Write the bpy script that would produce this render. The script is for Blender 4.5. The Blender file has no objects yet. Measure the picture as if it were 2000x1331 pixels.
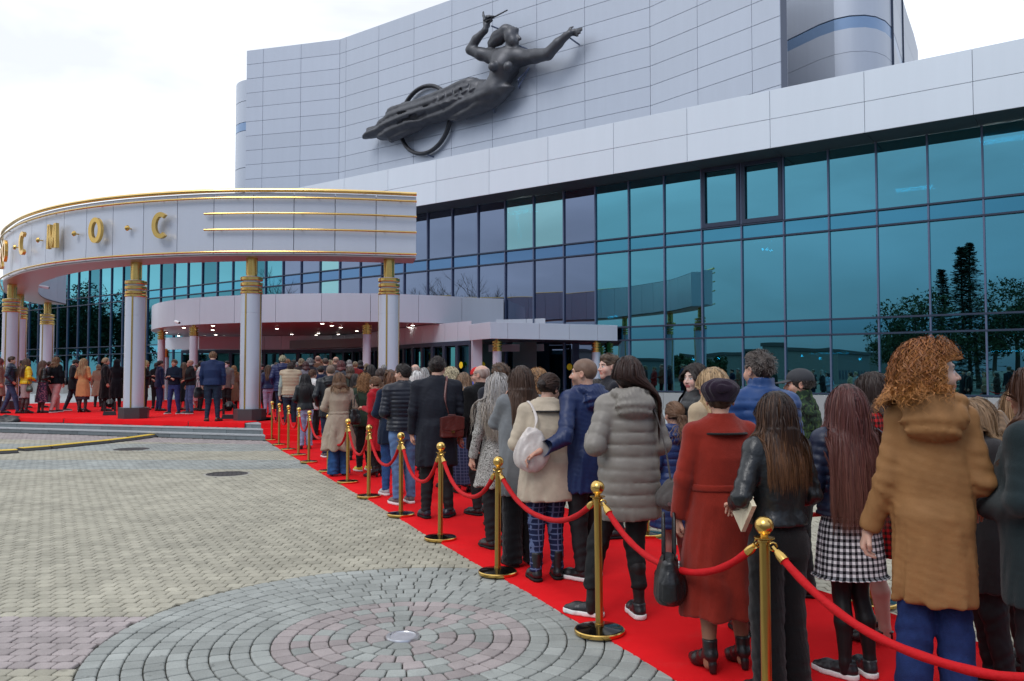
import bpy, math, random
import numpy as np
from math import radians, sin, cos, pi
random.seed(7); rng = np.random.default_rng(7)
scn = bpy.context.scene
COL = scn.collection

# ------------------------------------------------------------ camera, sky, sun
CAM_H = 1.71; CAM_P = 0.04014; CAM_F = 1599.0
cam_d = bpy.data.cameras.new('camera'); cam = bpy.data.objects.new('camera', cam_d); COL.objects.link(cam)
cam.location = (0, 0, CAM_H); cam.rotation_euler = (pi/2 + CAM_P, 0, 0)
cam_d.sensor_width = 36.0; cam_d.lens = 36.0*CAM_F/2000.0; cam_d.clip_end = 1500; cam_d.clip_start = .05
scn.camera = cam
scn.view_settings.view_transform = 'Standard'; scn.view_settings.look = 'None'
scn.view_settings.exposure = 0.02; scn.view_settings.gamma = 1.0
scn.view_settings.use_curve_mapping = False
scn.render.engine = 'CYCLES'
scn.cycles.max_bounces = 7; scn.cycles.diffuse_bounces = 3; scn.cycles.glossy_bounces = 4
scn.cycles.transparent_max_bounces = 12; scn.cycles.transmission_bounces = 4

SUN_EL, SUN_AZ = radians(48), radians(212)      # azimuth clockwise from +Y: behind and to the left
world = bpy.data.worlds.new('World'); scn.world = world; world.use_nodes = True
def build_world():
    nt = world.node_tree; nt.nodes.clear(); N = nt.nodes.new; L = nt.links.new
    out = N('ShaderNodeOutputWorld'); bg = N('ShaderNodeBackground'); L(bg.outputs[0], out.inputs[0])
    sky = N('ShaderNodeTexSky'); sky.sky_type = 'NISHITA'; sky.sun_disc = False
    sky.sun_elevation = SUN_EL; sky.sun_rotation = SUN_AZ; sky.dust_density = 2.0
    tc = N('ShaderNodeTexCoord')
    # overcast deck: brightness falls from the front of the plaza to the town behind the camera
    sep = N('ShaderNodeSeparateXYZ'); L(tc.outputs['Generated'], sep.inputs[0])
    dot = N('ShaderNodeVectorMath'); dot.operation = 'DOT_PRODUCT'; L(tc.outputs['Generated'], dot.inputs[0])
    dot.inputs[1].default_value = (-.25, .92, .3)
    mr = N('ShaderNodeMapRange'); mr.inputs[1].default_value = -.75; mr.inputs[2].default_value = .75
    mr.interpolation_type = 'SMOOTHSTEP'; L(dot.outputs['Value'], mr.inputs[0])
    mx = N('ShaderNodeMix'); mx.data_type = 'RGBA'; L(mr.outputs[0], mx.inputs[0])
    mx.inputs[6].default_value = (5.2, 5.9, 7.6, 1); mx.inputs[7].default_value = (13.2, 13.7, 14.4, 1)
    # soft cloud streaks
    mp = N('ShaderNodeMapping'); mp.inputs['Scale'].default_value = (1.2, 1.2, 4.5); L(tc.outputs['Generated'], mp.inputs[0])
    nz = N('ShaderNodeTexNoise'); nz.inputs['Scale'].default_value = 2.3; nz.inputs['Detail'].default_value = 5
    nz.inputs['Roughness'].default_value = .5; nz.inputs['Distortion'].default_value = .4; L(mp.outputs[0], nz.inputs['Vector'])
    r2 = N('ShaderNodeMapRange'); r2.inputs[1].default_value = .32; r2.inputs[2].default_value = .7
    r2.inputs[3].default_value = .78; r2.inputs[4].default_value = 1.2; L(nz.outputs[0], r2.inputs[0])
    # the deck darkens towards the horizon on the town side
    el = N('ShaderNodeMapRange'); el.inputs[1].default_value = 0; el.inputs[2].default_value = .33; el.inputs[3].default_value = .28; el.inputs[4].default_value = 1.25; L(sep.outputs['Z'], el.inputs[0])
    fm = N('ShaderNodeMix'); fm.data_type = 'FLOAT'; L(mr.outputs[0], fm.inputs[0]); L(el.outputs[0], fm.inputs[2]); fm.inputs[3].default_value = 1
    tint = N('ShaderNodeMix'); tint.data_type = 'RGBA'; tt = N('ShaderNodeMapRange'); tt.inputs[1].default_value = 0; tt.inputs[2].default_value = .3; L(sep.outputs['Z'], tt.inputs[0])
    L(tt.outputs[0], tint.inputs[0]); tint.inputs[6].default_value = (2.9, 4.6, 7.8, 1); tint.inputs[7].default_value = (5.2, 5.9, 7.4, 1); L(tint.outputs[2], mx.inputs[6])
    r3 = N('ShaderNodeMath'); r3.operation = 'MULTIPLY'; L(r2.outputs[0], r3.inputs[0]); L(fm.outputs[0], r3.inputs[1])
    mul = N('ShaderNodeVectorMath'); mul.operation = 'MULTIPLY'; L(mx.outputs[2], mul.inputs[0]); L(r3.outputs[0], mul.inputs[1])
    m2 = N('ShaderNodeMix'); m2.data_type = 'RGBA'; m2.inputs[0].default_value = .86
    L(sky.outputs[0], m2.inputs[6]); L(mul.outputs[0], m2.inputs[7])
    L(m2.outputs[2], bg.inputs[0]); bg.inputs[1].default_value = .1
build_world()
sun_d = bpy.data.lights.new('sun', 'SUN'); sun_o = bpy.data.objects.new('sun', sun_d); COL.objects.link(sun_o)
sun_d.energy = 1.25; sun_d.angle = radians(28); sun_d.color = (1, .985, .965)
sun_o.rotation_euler = (pi/2 - SUN_EL, 0, -SUN_AZ + pi)
sun_o.location = (0, 0, 60)

# ------------------------------------------------------------ camera helpers (photo pixel -> place)
def ray(px, py):
    x = (px-1000)/CAM_F; u = -(py-665.5)/CAM_F
    return np.array([x, cos(CAM_P)-u*sin(CAM_P), sin(CAM_P)+u*cos(CAM_P)])
def atY(px, py, Y):
    r = ray(px, py); return r/r[1]*Y + np.array([0, 0, CAM_H])
def atZ(px, py, z=0.0):
    r = ray(px, py); return r*((z-CAM_H)/r[2]) + np.array([0, 0, CAM_H])
TH = radians(36.384)
FN = np.array([sin(TH), cos(TH)]); FT = np.array([-cos(TH), sin(TH)])   # facade: normal (into the building) and tangent (leftwards)
def atP(px, py, c):
    r = ray(px, py); return r*(c/(FN@r[:2])) + np.array([0, 0, CAM_H])
def fp(c, t): return FN*c + FT*t          # point of the facade frame in plan

# ------------------------------------------------------------ materials
_m = {}
def mat(name, color, rough=.6, metal=0.0, spec=.5, vary=.06, bump=0.0, bscale=40.0, coat=0.0, nscale=3.0, obj=True, sheen=0.0, crease=0.0):
    if name in _m: return _m[name]
    m = bpy.data.materials.new(name); m.use_nodes = True; nt = m.node_tree; N = nt.nodes.new; L = nt.links.new
    b = nt.nodes['Principled BSDF']; b.inputs['Roughness'].default_value = rough; b.inputs['Metallic'].default_value = metal
    b.inputs['Specular IOR Level'].default_value = spec; b.inputs['Coat Weight'].default_value = coat
    b.inputs['Sheen Weight'].default_value = sheen
    tc = N('ShaderNodeTexCoord'); src = tc.outputs['Object']
    if vary > 0:
        nz = N('ShaderNodeTexNoise'); nz.inputs['Scale'].default_value = nscale; nz.inputs['Detail'].default_value = 6
        nz.inputs['Roughness'].default_value = .62; L(src, nz.inputs['Vector'])
        if 'panel' in name:       # rain streaks run down the cladding
            mp0 = N('ShaderNodeMapping'); mp0.inputs['Scale'].default_value = (4.5, 4.5, .35); oi0 = N('ShaderNodeObjectInfo'); L(oi0.outputs['Random'], mp0.inputs['Location']); L(src, mp0.inputs[0]); L(mp0.outputs[0], nz.inputs['Vector'])
        oi = N('ShaderNodeObjectInfo')
        ad = N('ShaderNodeMath'); ad.operation = 'MULTIPLY_ADD'; L(oi.outputs['Random'], ad.inputs[0]); ad.inputs[1].default_value = .5 if obj else 0
        L(nz.outputs[0], ad.inputs[2])
        mr = N('ShaderNodeMapRange'); mr.inputs[1].default_value = .3; mr.inputs[2].default_value = 1.2 if obj else .7
        mr.inputs[3].default_value = 1-vary; mr.inputs[4].default_value = 1+vary; L(ad.outputs[0], mr.inputs[0])
        ml = N('ShaderNodeVectorMath'); ml.operation = 'MULTIPLY'; ml.inputs[0].default_value = color[:3]; L(mr.outputs[0], ml.inputs[1])
        L(ml.outputs[0], b.inputs['Base Color'])
    else: b.inputs['Base Color'].default_value = (*color[:3], 1)
    if bump > 0:
        n2 = N('ShaderNodeTexNoise'); n2.inputs['Scale'].default_value = bscale; n2.inputs['Detail'].default_value = 5; L(src, n2.inputs['Vector'])
        bp = N('ShaderNodeBump'); bp.inputs['Strength'].default_value = bump; bp.inputs['Distance'].default_value = .01
        L(n2.outputs[0], bp.inputs['Height']); L(bp.outputs[0], b.inputs['Normal'])
        if crease > 0:      # sharp folds of woven cloth
            mp = N('ShaderNodeMapping'); mp.inputs['Scale'].default_value = (1, 1, .75); L(src, mp.inputs[0])
            n3 = N('ShaderNodeTexNoise'); n3.noise_type = 'RIDGED_MULTIFRACTAL'; n3.inputs['Scale'].default_value = 7.5; n3.inputs['Detail'].default_value = 2.5; n3.inputs['Distortion'].default_value = .6; L(mp.outputs[0], n3.inputs['Vector'])
            b2 = N('ShaderNodeBump'); b2.inputs['Strength'].default_value = crease; b2.inputs['Distance'].default_value = .03; L(n3.outputs[0], b2.inputs['Height']); L(bp.outputs[0], b2.inputs['Normal']); L(b2.outputs[0], b.inputs['Normal'])
    _m[name] = m; return m
def emit(name, color, s):
    if name in _m: return _m[name]
    m = bpy.data.materials.new(name); m.use_nodes = True
    b = m.node_tree.nodes['Principled BSDF']; b.inputs['Base Color'].default_value = (.8, .8, .8, 1)
    b.inputs['Emission Color'].default_value = (*color, 1); b.inputs['Emission Strength'].default_value = s
    _m[name] = m; return m
def glass_mat(name, trans, refl, rough=.0, fac=.55, wob=.00025):
    if name in _m: return _m[name]
    m = bpy.data.materials.new(name); m.use_nodes = True; nt = m.node_tree; nt.nodes.clear(); N = nt.nodes.new; L = nt.links.new
    o = N('ShaderNodeOutputMaterial'); tr = N('ShaderNodeBsdfTransparent'); tr.inputs[0].default_value = (*trans, 1)
    gl = N('ShaderNodeBsdfGlossy'); gl.inputs['Roughness'].default_value = rough; gl.inputs['Color'].default_value = (*refl, 1)
    lw = N('ShaderNodeLayerWeight'); lw.inputs[0].default_value = .35
    mr = N('ShaderNodeMapRange'); mr.inputs[3].default_value = fac; mr.inputs[4].default_value = .95; L(lw.outputs['Fresnel'], mr.inputs[0])
    mx = N('ShaderNodeMixShader'); L(mr.outputs[0], mx.inputs[0]); L(tr.outputs[0], mx.inputs[1]); L(gl.outputs[0], mx.inputs[2])
    tc = N('ShaderNodeTexCoord'); oi = N('ShaderNodeObjectInfo'); ad = N('ShaderNodeVectorMath'); ad.operation = 'MULTIPLY_ADD'
    cx = N('ShaderNodeCombineXYZ'); L(oi.outputs['Random'], cx.inputs[0]); L(oi.outputs['Random'], cx.inputs[1])
    L(cx.outputs[0], ad.inputs[0]); ad.inputs[1].default_value = (37, 91, 13); L(tc.outputs['Object'], ad.inputs[2])
    nz = N('ShaderNodeTexNoise'); nz.inputs['Scale'].default_value = .45; nz.inputs['Detail'].default_value = 1; L(ad.outputs[0], nz.inputs['Vector'])
    bp = N('ShaderNodeBump'); bp.inputs['Strength'].default_value = 1; bp.inputs['Distance'].default_value = wob*20
    L(nz.outputs[0], bp.inputs['Height']); L(bp.outputs[0], gl.inputs['Normal'])
    L(mx.outputs[0], o.inputs[0]); _m[name] = m; return m

M_alu = mat('aluminium_panel', (.515, .565, .65), .42, .25, vary=.05, nscale=.6)
M_aluw = mat('white_aluminium_panel', (.66, .73, .80), .4, .2, vary=.04, nscale=.5)
M_alul = mat('lilac_aluminium_panel', (.545, .585, .67), .38, .25, vary=.05, nscale=.6)
M_joint = mat('panel_backing', (.17, .19, .24), .8, vary=.03)
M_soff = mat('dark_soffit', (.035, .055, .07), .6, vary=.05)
M_psoff = mat('metal_soffit', (.42, .36, .38), .35, .5, vary=.05)
M_gold = mat('polished_brass', (.72, .47, .14), .24, 1.0, vary=.12, nscale=6)
M_goldr = mat('rail_brass', (.80, .55, .20), .22, 1.0, vary=.2, nscale=2)
M_frame = mat('dark_blue_frame', (.03, .045, .08), .4, .3, vary=.03)
M_frame2 = mat('grey_blue_frame', (.12, .15, .24), .35, .4, vary=.03)
M_granite = mat('grey_granite', (.30, .31, .31), .55, vary=.25, nscale=60, bump=.1)
M_dgran = mat('dark_granite', (.055, .05, .055), .3, vary=.4, nscale=50)
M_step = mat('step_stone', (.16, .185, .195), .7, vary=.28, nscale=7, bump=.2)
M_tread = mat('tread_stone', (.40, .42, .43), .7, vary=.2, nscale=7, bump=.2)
M_black = mat('black_plastic', (.012, .012, .014), .4, vary=.03)
M_white = mat('white_plastic', (.75, .75, .76), .4, vary=.03)
M_bronze = mat('weathered_bronze', (.078, .08, .088), .46, .6, vary=.5, nscale=2.2, bump=.5, bscale=9)
M_yellow = mat('yellow_rubber', (.75, .5, .03), .6, vary=.12, nscale=12)
M_rubber = mat('black_rubber', (.02, .02, .022), .7, vary=.1)
M_iron = mat('cast_iron', (.035, .03, .03), .6, .4, vary=.5, nscale=25, bump=.5, bscale=60)
M_steel = mat('brushed_steel', (.6, .6, .62), .3, .9, vary=.08, nscale=8)
M_ydot = mat('yellow_sticker', (.85, .7, .02), .5, vary=.0)
M_inner = mat('interior_wall', (.16, .3, .33), .8, vary=.2, nscale=.4)
M_innerf = mat('interior_floor', (.2, .24, .25), .8, vary=.1)
def carpet_mat():
    m = mat('red_carpet', (.68, .010, .014), .9, spec=.08, vary=.09, nscale=1.6, bump=.35, bscale=900, obj=False); nt = m.node_tree; bs = nt.nodes['Principled BSDF']; N = nt.nodes.new; L = nt.links.new; old = bs.inputs['Base Color'].links[0].from_socket
    ge = N('ShaderNodeNewGeometry'); n1 = N('ShaderNodeTexNoise'); n1.inputs['Scale'].default_value = 2.3; n1.inputs['Detail'].default_value = 9; n1.inputs['Roughness'].default_value = .75; L(ge.outputs['Position'], n1.inputs['Vector'])
    mr = N('ShaderNodeMapRange'); mr.inputs[1].default_value = .56; mr.inputs[2].default_value = .8; mr.inputs[4].default_value = .16; L(n1.outputs[0], mr.inputs[0])
    mx = N('ShaderNodeMix'); mx.data_type = 'RGBA'; L(mr.outputs[0], mx.inputs[0]); L(old, mx.inputs[6]); mx.inputs[7].default_value = (.30, .16, .14, 1); L(mx.outputs[2], bs.inputs['Base Color'])
    return m
M_carpet = carpet_mat()
M_velvet = mat('red_velvet', (.50, .004, .008), .7, spec=.25, vary=.15, nscale=14, bump=.5, bscale=60, sheen=.0)

# ------------------------------------------------------------ object helpers
def props(o, label=None, cat=None, group=None, kind=None):
    if label: o['label'] = label
    if cat: o['category'] = cat
    if group: o['group'] = group
    if kind: o['kind'] = kind
    return o
def empty(name, loc=(0, 0, 0), rz=0, label=None, cat=None, group=None):
    o = bpy.data.objects.new(name, None); COL.objects.link(o); o.location = loc; o.rotation_euler = (0, 0, rz)
    o.empty_display_size = .1
    return props(o, label, cat, group)
def link(name, me, parent=None, loc=(0, 0, 0), rz=0, rot=None):
    o = bpy.data.objects.new(name, me); COL.objects.link(o)
    if parent: o.parent = parent
    o.location = loc; o.rotation_euler = rot if rot else (0, 0, rz)
    return o
def mesh_np(name, V, Fq, m=None, smooth=False, mi=None):
    """V (n,3); Fq: array (k,3|4) or list of arrays"""
    me = bpy.data.meshes.new(name)
    Fs = Fq if isinstance(Fq, list) else [Fq]
    Fs = [np.asarray(f) for f in Fs if len(f)]
    V = np.asarray(V, dtype=np.float32)
    me.vertices.add(len(V)); me.vertices.foreach_set('co', V.ravel())
    li = np.concatenate([f.ravel() for f in Fs]).astype(np.int32)
    cnt = np.concatenate([np.full(len(f), f.shape[1]) for f in Fs])
    st = np.concatenate([[0], np.cumsum(cnt)[:-1]]).astype(np.int32)
    me.loops.add(len(li)); me.loops.foreach_set('vertex_index', li)
    me.polygons.add(len(cnt)); me.polygons.foreach_set('loop_start', st)
    me.polygons.foreach_set('use_smooth', np.full(len(cnt), bool(smooth)))
    for x in (m if isinstance(m, (list, tuple)) else [m]):
        if x: me.materials.append(x)
    if mi is not None: me.polygons.foreach_set('material_index', np.asarray(mi, dtype=np.int32))
    me.update(calc_edges=True); me.validate()
    return me
class MB:
    def __init__(s): s.v = []; s.f = []; s.m = []
    def add(s, vs, fs, mi=0):
        b = len(s.v); s.v += [tuple(map(float, p)) for p in vs]; s.f += [tuple(b+i for i in f) for f in fs]; s.m += [mi]*len(fs)
    def prism(s, poly, z0, z1, mi=0, top=None):      # plan polygon (ccw) extruded
        n = len(poly); t = top or poly
        vs = [(p[0], p[1], z0) for p in poly] + [(p[0], p[1], z1) for p in t]
        s.add(vs, [tuple(range(n-1, -1, -1)), tuple(range(n, 2*n))] + [(i, (i+1) % n, n+(i+1) % n, n+i) for i in range(n)], mi)
    def box(s, c, d, mi=0, rz=0):
        x, y = d[0]/2, d[1]/2; cc, ss = cos(rz), sin(rz)
        P = [(c[0]+a*cc-b*ss, c[1]+a*ss+b*cc) for a, b in ((-x, -y), (x, -y), (x, y), (-x, y))]
        s.prism(P, c[2]-d[2]/2, c[2]+d[2]/2, mi)
    def lathe(s, prof, c=(0, 0, 0), n=24, mi=0):
        k = len(prof); vs = []
        for r, z in prof:
            vs += [(c[0]+r*cos(2*pi*i/n), c[1]+r*sin(2*pi*i/n), c[2]+z) for i in range(n)]
        fs = [(j*n+i, j*n+(i+1) % n, (j+1)*n+(i+1) % n, (j+1)*n+i) for j in range(k-1) for i in range(n)]
        if prof[0][0] > 1e-5: fs.append(tuple(range(n-1, -1, -1)))
        if prof[-1][0] > 1e-5: fs.append(tuple((k-1)*n+i for i in range(n)))
        s.add(vs, fs, mi)
    def tube(s, pts, r, n=8, mi=0, closed=False, flat=None):
        pts = [np.array(p, float) for p in pts]; k = len(pts); vs = []
        up = np.array([0, 0, 1.0])
        for i, p in enumerate(pts):
            a = pts[(i-1) % k] if (i or closed) else p; b = pts[(i+1) % k] if (i < k-1 or closed) else p
            t = b-a; t /= np.linalg.norm(t)+1e-9
            u = np.cross(up, t)
            if np.linalg.norm(u) < .05: u = np.cross(np.array([1.0, 0, 0]), t)
            u /= np.linalg.norm(u); w = np.cross(t, u)
            rr = r[i] if hasattr(r, '__len__') else r
            rw = rr*(flat or 1)
            vs += [tuple(p + u*rr*cos(2*pi*j/n) + w*rw*sin(2*pi*j/n)) for j in range(n)]
        m = k if closed else k-1
        fs = [(i*n+j, i*n+(j+1) % n, ((i+1) % k)*n+(j+1) % n, ((i+1) % k)*n+j) for i in range(m) for j in range(n)]
        if not closed: fs += [tuple(range(n-1, -1, -1)), tuple((k-1)*n+j for j in range(n))]
        s.add(vs, fs, mi)
    def mesh(s, name, m, smooth=False):
        me = bpy.data.meshes.new(name); me.from_pydata(s.v, [], s.f)
        for x in (m if isinstance(m, (list, tuple)) else [m]): me.materials.append(x)
        if any(s.m): me.polygons.foreach_set('material_index', s.m)
        if smooth:
            me.polygons.foreach_set('use_smooth', [True]*len(me.polygons))
            if smooth == 'auto': me.set_sharp_from_angle(angle=radians(35))
        me.update(); return me
    def obj(s, name, m, parent=None, smooth=False, **k): return link(name, s.mesh(name, m, smooth), parent, **k)
_bx = {}
def slab(name, m, parent, p0, p1, z0, z1, th, gap=.006, out=0.0):
    """upright plate between plan points p0,p1; thickness th to the +normal side (right of p0->p1 is outside)"""
    p0 = np.array(p0[:2], float); p1 = np.array(p1[:2], float); d = p1-p0; Lg = np.linalg.norm(d); d /= Lg; nrm = np.array([d[1], -d[0]])
    key = (round(Lg-2*gap, 3), round(z1-z0-2*gap, 3), th, m.name)
    if key not in _bx:
        b = MB(); w, h = key[0]/2, key[1]/2; e = min(.006, th*.4)
        # shallow chamfer on the outer face
        vs = [(-w, th, -h), (w, th, -h), (w, th, h), (-w, th, h), (-w, e, -h), (w, e, -h), (w, e, h), (-w, e, h),
              (-w+e, 0, -h+e), (w-e, 0, -h+e), (w-e, 0, h-e), (-w+e, 0, h-e)]
        fs = [(1, 0, 3, 2), (8, 9, 10, 11), (0, 1, 5, 4), (1, 2, 6, 5), (2, 3, 7, 6), (3, 0, 4, 7), (4, 5, 9, 8), (5, 6, 10, 9), (6, 7, 11, 10), (7, 4, 8, 11)]
        b.add(vs, fs); _bx[key] = b.mesh(name, m)
    c = (p0+p1)/2 + nrm*out
    return link(name, _bx[key], parent, (c[0], c[1], (z0+z1)/2), math.atan2(d[1], d[0]))
# ------------------------------------------------------------ the theatre building
C_G, C_F, C_B = 27.85, 26.5, 36.0          # distances of glass wall, parapet and upper wall along the facade normal
MOD = 1.484
def t_of(px, c): p = atP(px, 300, c); return float(FT@p[:2])
theatre = empty('theatre_building', (fp(C_G, 20)[0], fp(C_G, 20)[1], 0), 0,
    'large grey aluminium clad theatre with a long teal glass front and a windowless upper storey', 'theatre')
def rel(o, par):            # keep world placement under a moved parent
    o.location = (o.location[0]-par.location[0], o.location[1]-par.location[1], o.location[2]-par.location[2]); return o
def tslab(name, m, p0, p1, z0, z1, th, **k): return rel(slab(name, m, theatre, p0, p1, z0, z1, th, **k), theatre)
def tobj(mb, name, m, smooth=False, par=None):
    par = par or theatre
    return link(name, mb.mesh(name, m, smooth), par, tuple(-v for v in par.location))
G_teal = glass_mat('teal_glass', (.02, .15, .21), (.20, .60, .70), fac=.64)
G_teal2 = glass_mat('teal_glass_pale', (.03, .18, .22), (.38, .72, .74), fac=.68)
G_deep = glass_mat('deep_teal_glass', (.015, .10, .15), (.10, .34, .42), fac=.6)
G_viol = glass_mat('violet_glass', (.03, .06, .11), (.31, .38, .53), fac=.62)
G_blue = glass_mat('blue_spandrel_glass', (.02, .08, .14), (.16, .30, .50), fac=.72)
G_tspan = glass_mat('teal_spandrel_glass', (.03, .18, .24), (.13, .46, .60), fac=.68)
G_dark = glass_mat('dark_door_glass', (.06, .22, .24), (.10, .38, .40), fac=.5)
ROWS = [(1.042, 2.979), (2.979, 3.484), (3.484, 6.41), (6.41, 6.92), (6.92, 9.11)]
M_MAX, M_MIN = 19, -31
def tm(m): return 25.31 - MOD*m
def in_porch(m):
    x = fp(C_G, tm(m)-MOD/2)[0]; return -17.0 < x < -.3
for m in range(M_MIN, M_MAX):
    L_, R_ = fp(C_G, tm(m)), fp(C_G, tm(m+1))
    for r, (z0, z1) in enumerate(ROWS):
        if in_porch(m) and r < 2: continue
        if m >= 6: g = [G_teal, G_tspan, G_teal, G_tspan, G_teal][r]
        elif m <= -8: g = [G_deep, G_tspan, G_deep, G_tspan, G_teal if m % 3 else G_deep][r]
        else: g = [G_viol, G_blue, G_viol, G_blue, G_teal2 if m in (3, 4) else G_viol][r]
        if m == -5 and r in (2, 4): g = G_teal2
        if in_porch(m) and r == 2: z0 = 4.0
        o = tslab('window_pane', g, L_, R_, z0, z1, .02, gap=.012); o.rotation_euler = (random.gauss(0, .0022), 0, o.rotation_euler[2]+random.gauss(0, .0018))
for m in range(M_MIN, M_MAX+1):
    p = fp(C_G-.05, tm(m)); b = MB()
    zb = 4.0 if in_porch(m) and in_porch(m-1) else 1.04
    b.box((0, .02, (zb+9.11)/2), (.05, .10, 9.11-zb)); tobj_ = link('mullion', b.mesh('mullion', M_frame2), theatre); tobj_.location = (p[0]-theatre.location[0], p[1]-theatre.location[1], 0); tobj_.rotation_euler[2] = -TH
LR = [(z, a, b) for z in (6.41, 6.92) for a, b in ((M_MIN, M_MAX),)] + [(z, a, b) for z in (2.979, 3.484) for a, b in ((M_MIN, -14), (4, M_MAX))]
LR += [(1.042, M_MIN, -14), (1.042, 7, M_MAX)]
for z, a, b_ in LR:
    tslab('transom', M_frame, fp(C_G-.10, tm(a)), fp(C_G-.10, tm(b_)), z-.03, z+.03, .12, gap=0)
# opening windows with heavier frames
for m in (9, 10):
    a, c = fp(C_G-.085, tm(m)-.03), fp(C_G-.085, tm(m+1)+.03); fr = MB()
    d = (c-a)/np.linalg.norm(c-a); w = .13
    def fbox(p, q, z0, z1):
        n2 = -FN*.04
        fr.prism([tuple(p+n2), tuple(q+n2), tuple(q-n2), tuple(p-n2)], z0, z1)
    fbox(a, a+d*w, 6.95, 9.10); fbox(c-d*w, c, 6.95, 9.10); fbox(a+d*w, c-d*w, 6.95, 7.10); fbox(a+d*w, c-d*w, 8.97, 9.10)
    tobj(fr, 'window_frame', M_frame)
# plinth
for m in range(M_MIN, M_MAX):
    if in_porch(m) or m in (3, 4, 5, 6): continue
    tslab('plinth_block', M_granite, fp(C_G-.22, tm(m)), fp(C_G-.22, tm(m+1)), -.01, 1.0, .35, gap=.004)
# interior: floors, back wall, columns, lamps
ib = MB()
for z0, z1 in ((6.45, 6.88), (3.02, 3.45)):
    ib.prism([tuple(fp(C_G+.25, tm(M_MAX))), tuple(fp(C_B-.5, tm(M_MAX))), tuple(fp(C_B-.5, tm(M_MIN))), tuple(fp(C_G+.25, tm(M_MIN)))], z0, z1)
tobj(ib, 'floor_slab', M_innerf)
ib = MB(); ib.prism([tuple(fp(C_B-.6, tm(M_MAX))), tuple(fp(C_B-.45, tm(M_MAX))), tuple(fp(C_B-.45, tm(M_MIN))), tuple(fp(C_B-.6, tm(M_MIN)))], .3, 9.1)
tobj(ib, 'back_wall', M_inner)
for i in range(14):
    p = fp(C_G+2.6, 2+5.0*i); ib = MB(); ib.lathe([(.28, 1), (.28, 9.1)], (p[0], p[1], 0), 16); tobj(ib, 'inner_column', M_alu, True)
E_lamp = emit('office_lamp', (.8, 1, .95), 26.0); E_warm = emit('wall_lamp', (1, .97, .9), 60.0)
E_red = emit('red_light_strip', (1, .06, .04), 14.0)
for px, py, dc, sz in ((1958, 262, 1.6, (1.2, .6)), (1786, 369, 3.2, (1.2, .6)), (1020, 405, 2.0, (1.3, .6)), (1620, 690, 6, (1.5, .12)), (1975, 686, 5, (1.2, .1))):
    p = atP(px, py, C_G+dc); b = MB()
    for k in range(4): b.box((0, (k-1.5)*sz[1]/4, 0), (sz[0], sz[1]/7, .03))
    o = b.obj('ceiling_lamp', E_lamp, theatre); o.location = (p[0]-theatre.location[0], p[1]-theatre.location[1], min(p[2], 9.0)); o.rotation_euler[2] = -TH
for px, py in ((1354, 702), (1404, 700), (1490, 487), (1498, 487), (1506, 490), (1566, 696), (1602, 701), (1680, 702), (1190, 620), (1196, 620), (1203, 619), (1240, 486)):
    p = atP(px, py, C_G+1.2); b = MB(); b.lathe([(0, -.055), (.05, -.03), (.055, 0), (.04, .04), (0, .055)], n=10)
    o = b.obj('globe_lamp', E_warm, theatre, True); o.location = (p[0]-theatre.location[0], p[1]-theatre.location[1], p[2])
for px, py, w in ((1560, 550, 1.2), (1825, 505, 1.6), (1972, 495, 1.2), (1183, 424, .5), (1400, 563, .8), (118, 570, 2.0)):
    p = atP(px, py, C_G+3.0); b = MB(); b.box((0, 0, 0), (w, .03, .035)); o = b.obj('light_strip', E_red if px != 118 else emit('blue_screen', (.05, .2, 1), 2.5), theatre)
    o.location = (p[0]-theatre.location[0], p[1]-theatre.location[1], p[2]); o.rotation_euler[2] = -TH
# notice sheet stuck inside the glass
p = atP(1486, 512, C_G+.06); b = MB(); b.box((0, 0, 0), (.32, .01, .45)); 
for k in range(6): b.box((0, -.008, .17-.065*k), (.24, .002, .012), 1)
o = b.obj('notice_sheet', [M_white, M_black], theatre); o.location = (p[0]-theatre.location[0], p[1]-theatre.location[1], p[2]); o.rotation_euler[2] = -TH

# parapet fascia: two rows of panels, soffit below
tj = [t_of(x, C_F) for x in (1903, 1691, 1505, 1342)]; SP = (tj[3]-tj[0])/3
ts = [tj[0]+SP*k for k in range(-3, 22)]
zS, zT = 9.11, 11.04
for k in range(len(ts)-1):
    for z0, z1 in ((zS, (zS+zT)/2), ((zS+zT)/2, zT)):
        tslab('parapet_panel', M_aluw, fp(C_F, ts[k+1]), fp(C_F, ts[k]), z0, z1, .05, gap=.006)
bk = MB(); q = [tuple(fp(C_F+.05, ts[0])), tuple(fp(C_F+.4, ts[0])), tuple(fp(C_F+.4, ts[-1])), tuple(fp(C_F+.05, ts[-1]))]
bk.prism(q, zS+.02, zT-.02); tobj(bk, 'parapet_core', M_joint)
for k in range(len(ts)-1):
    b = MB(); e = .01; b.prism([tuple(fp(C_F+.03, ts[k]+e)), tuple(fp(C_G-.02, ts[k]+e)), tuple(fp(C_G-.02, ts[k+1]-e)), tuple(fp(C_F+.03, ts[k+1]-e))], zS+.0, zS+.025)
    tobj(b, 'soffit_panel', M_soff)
rf = MB(); rf.prism([tuple(fp(C_F+.4, ts[0])), tuple(fp(C_B+12, ts[0])), tuple(fp(C_B+12, ts[-1])), tuple(fp(C_F+.4, ts[-1]))], zS+.03, zS+.3)
tobj(rf, 'roof', M_joint)
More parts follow.
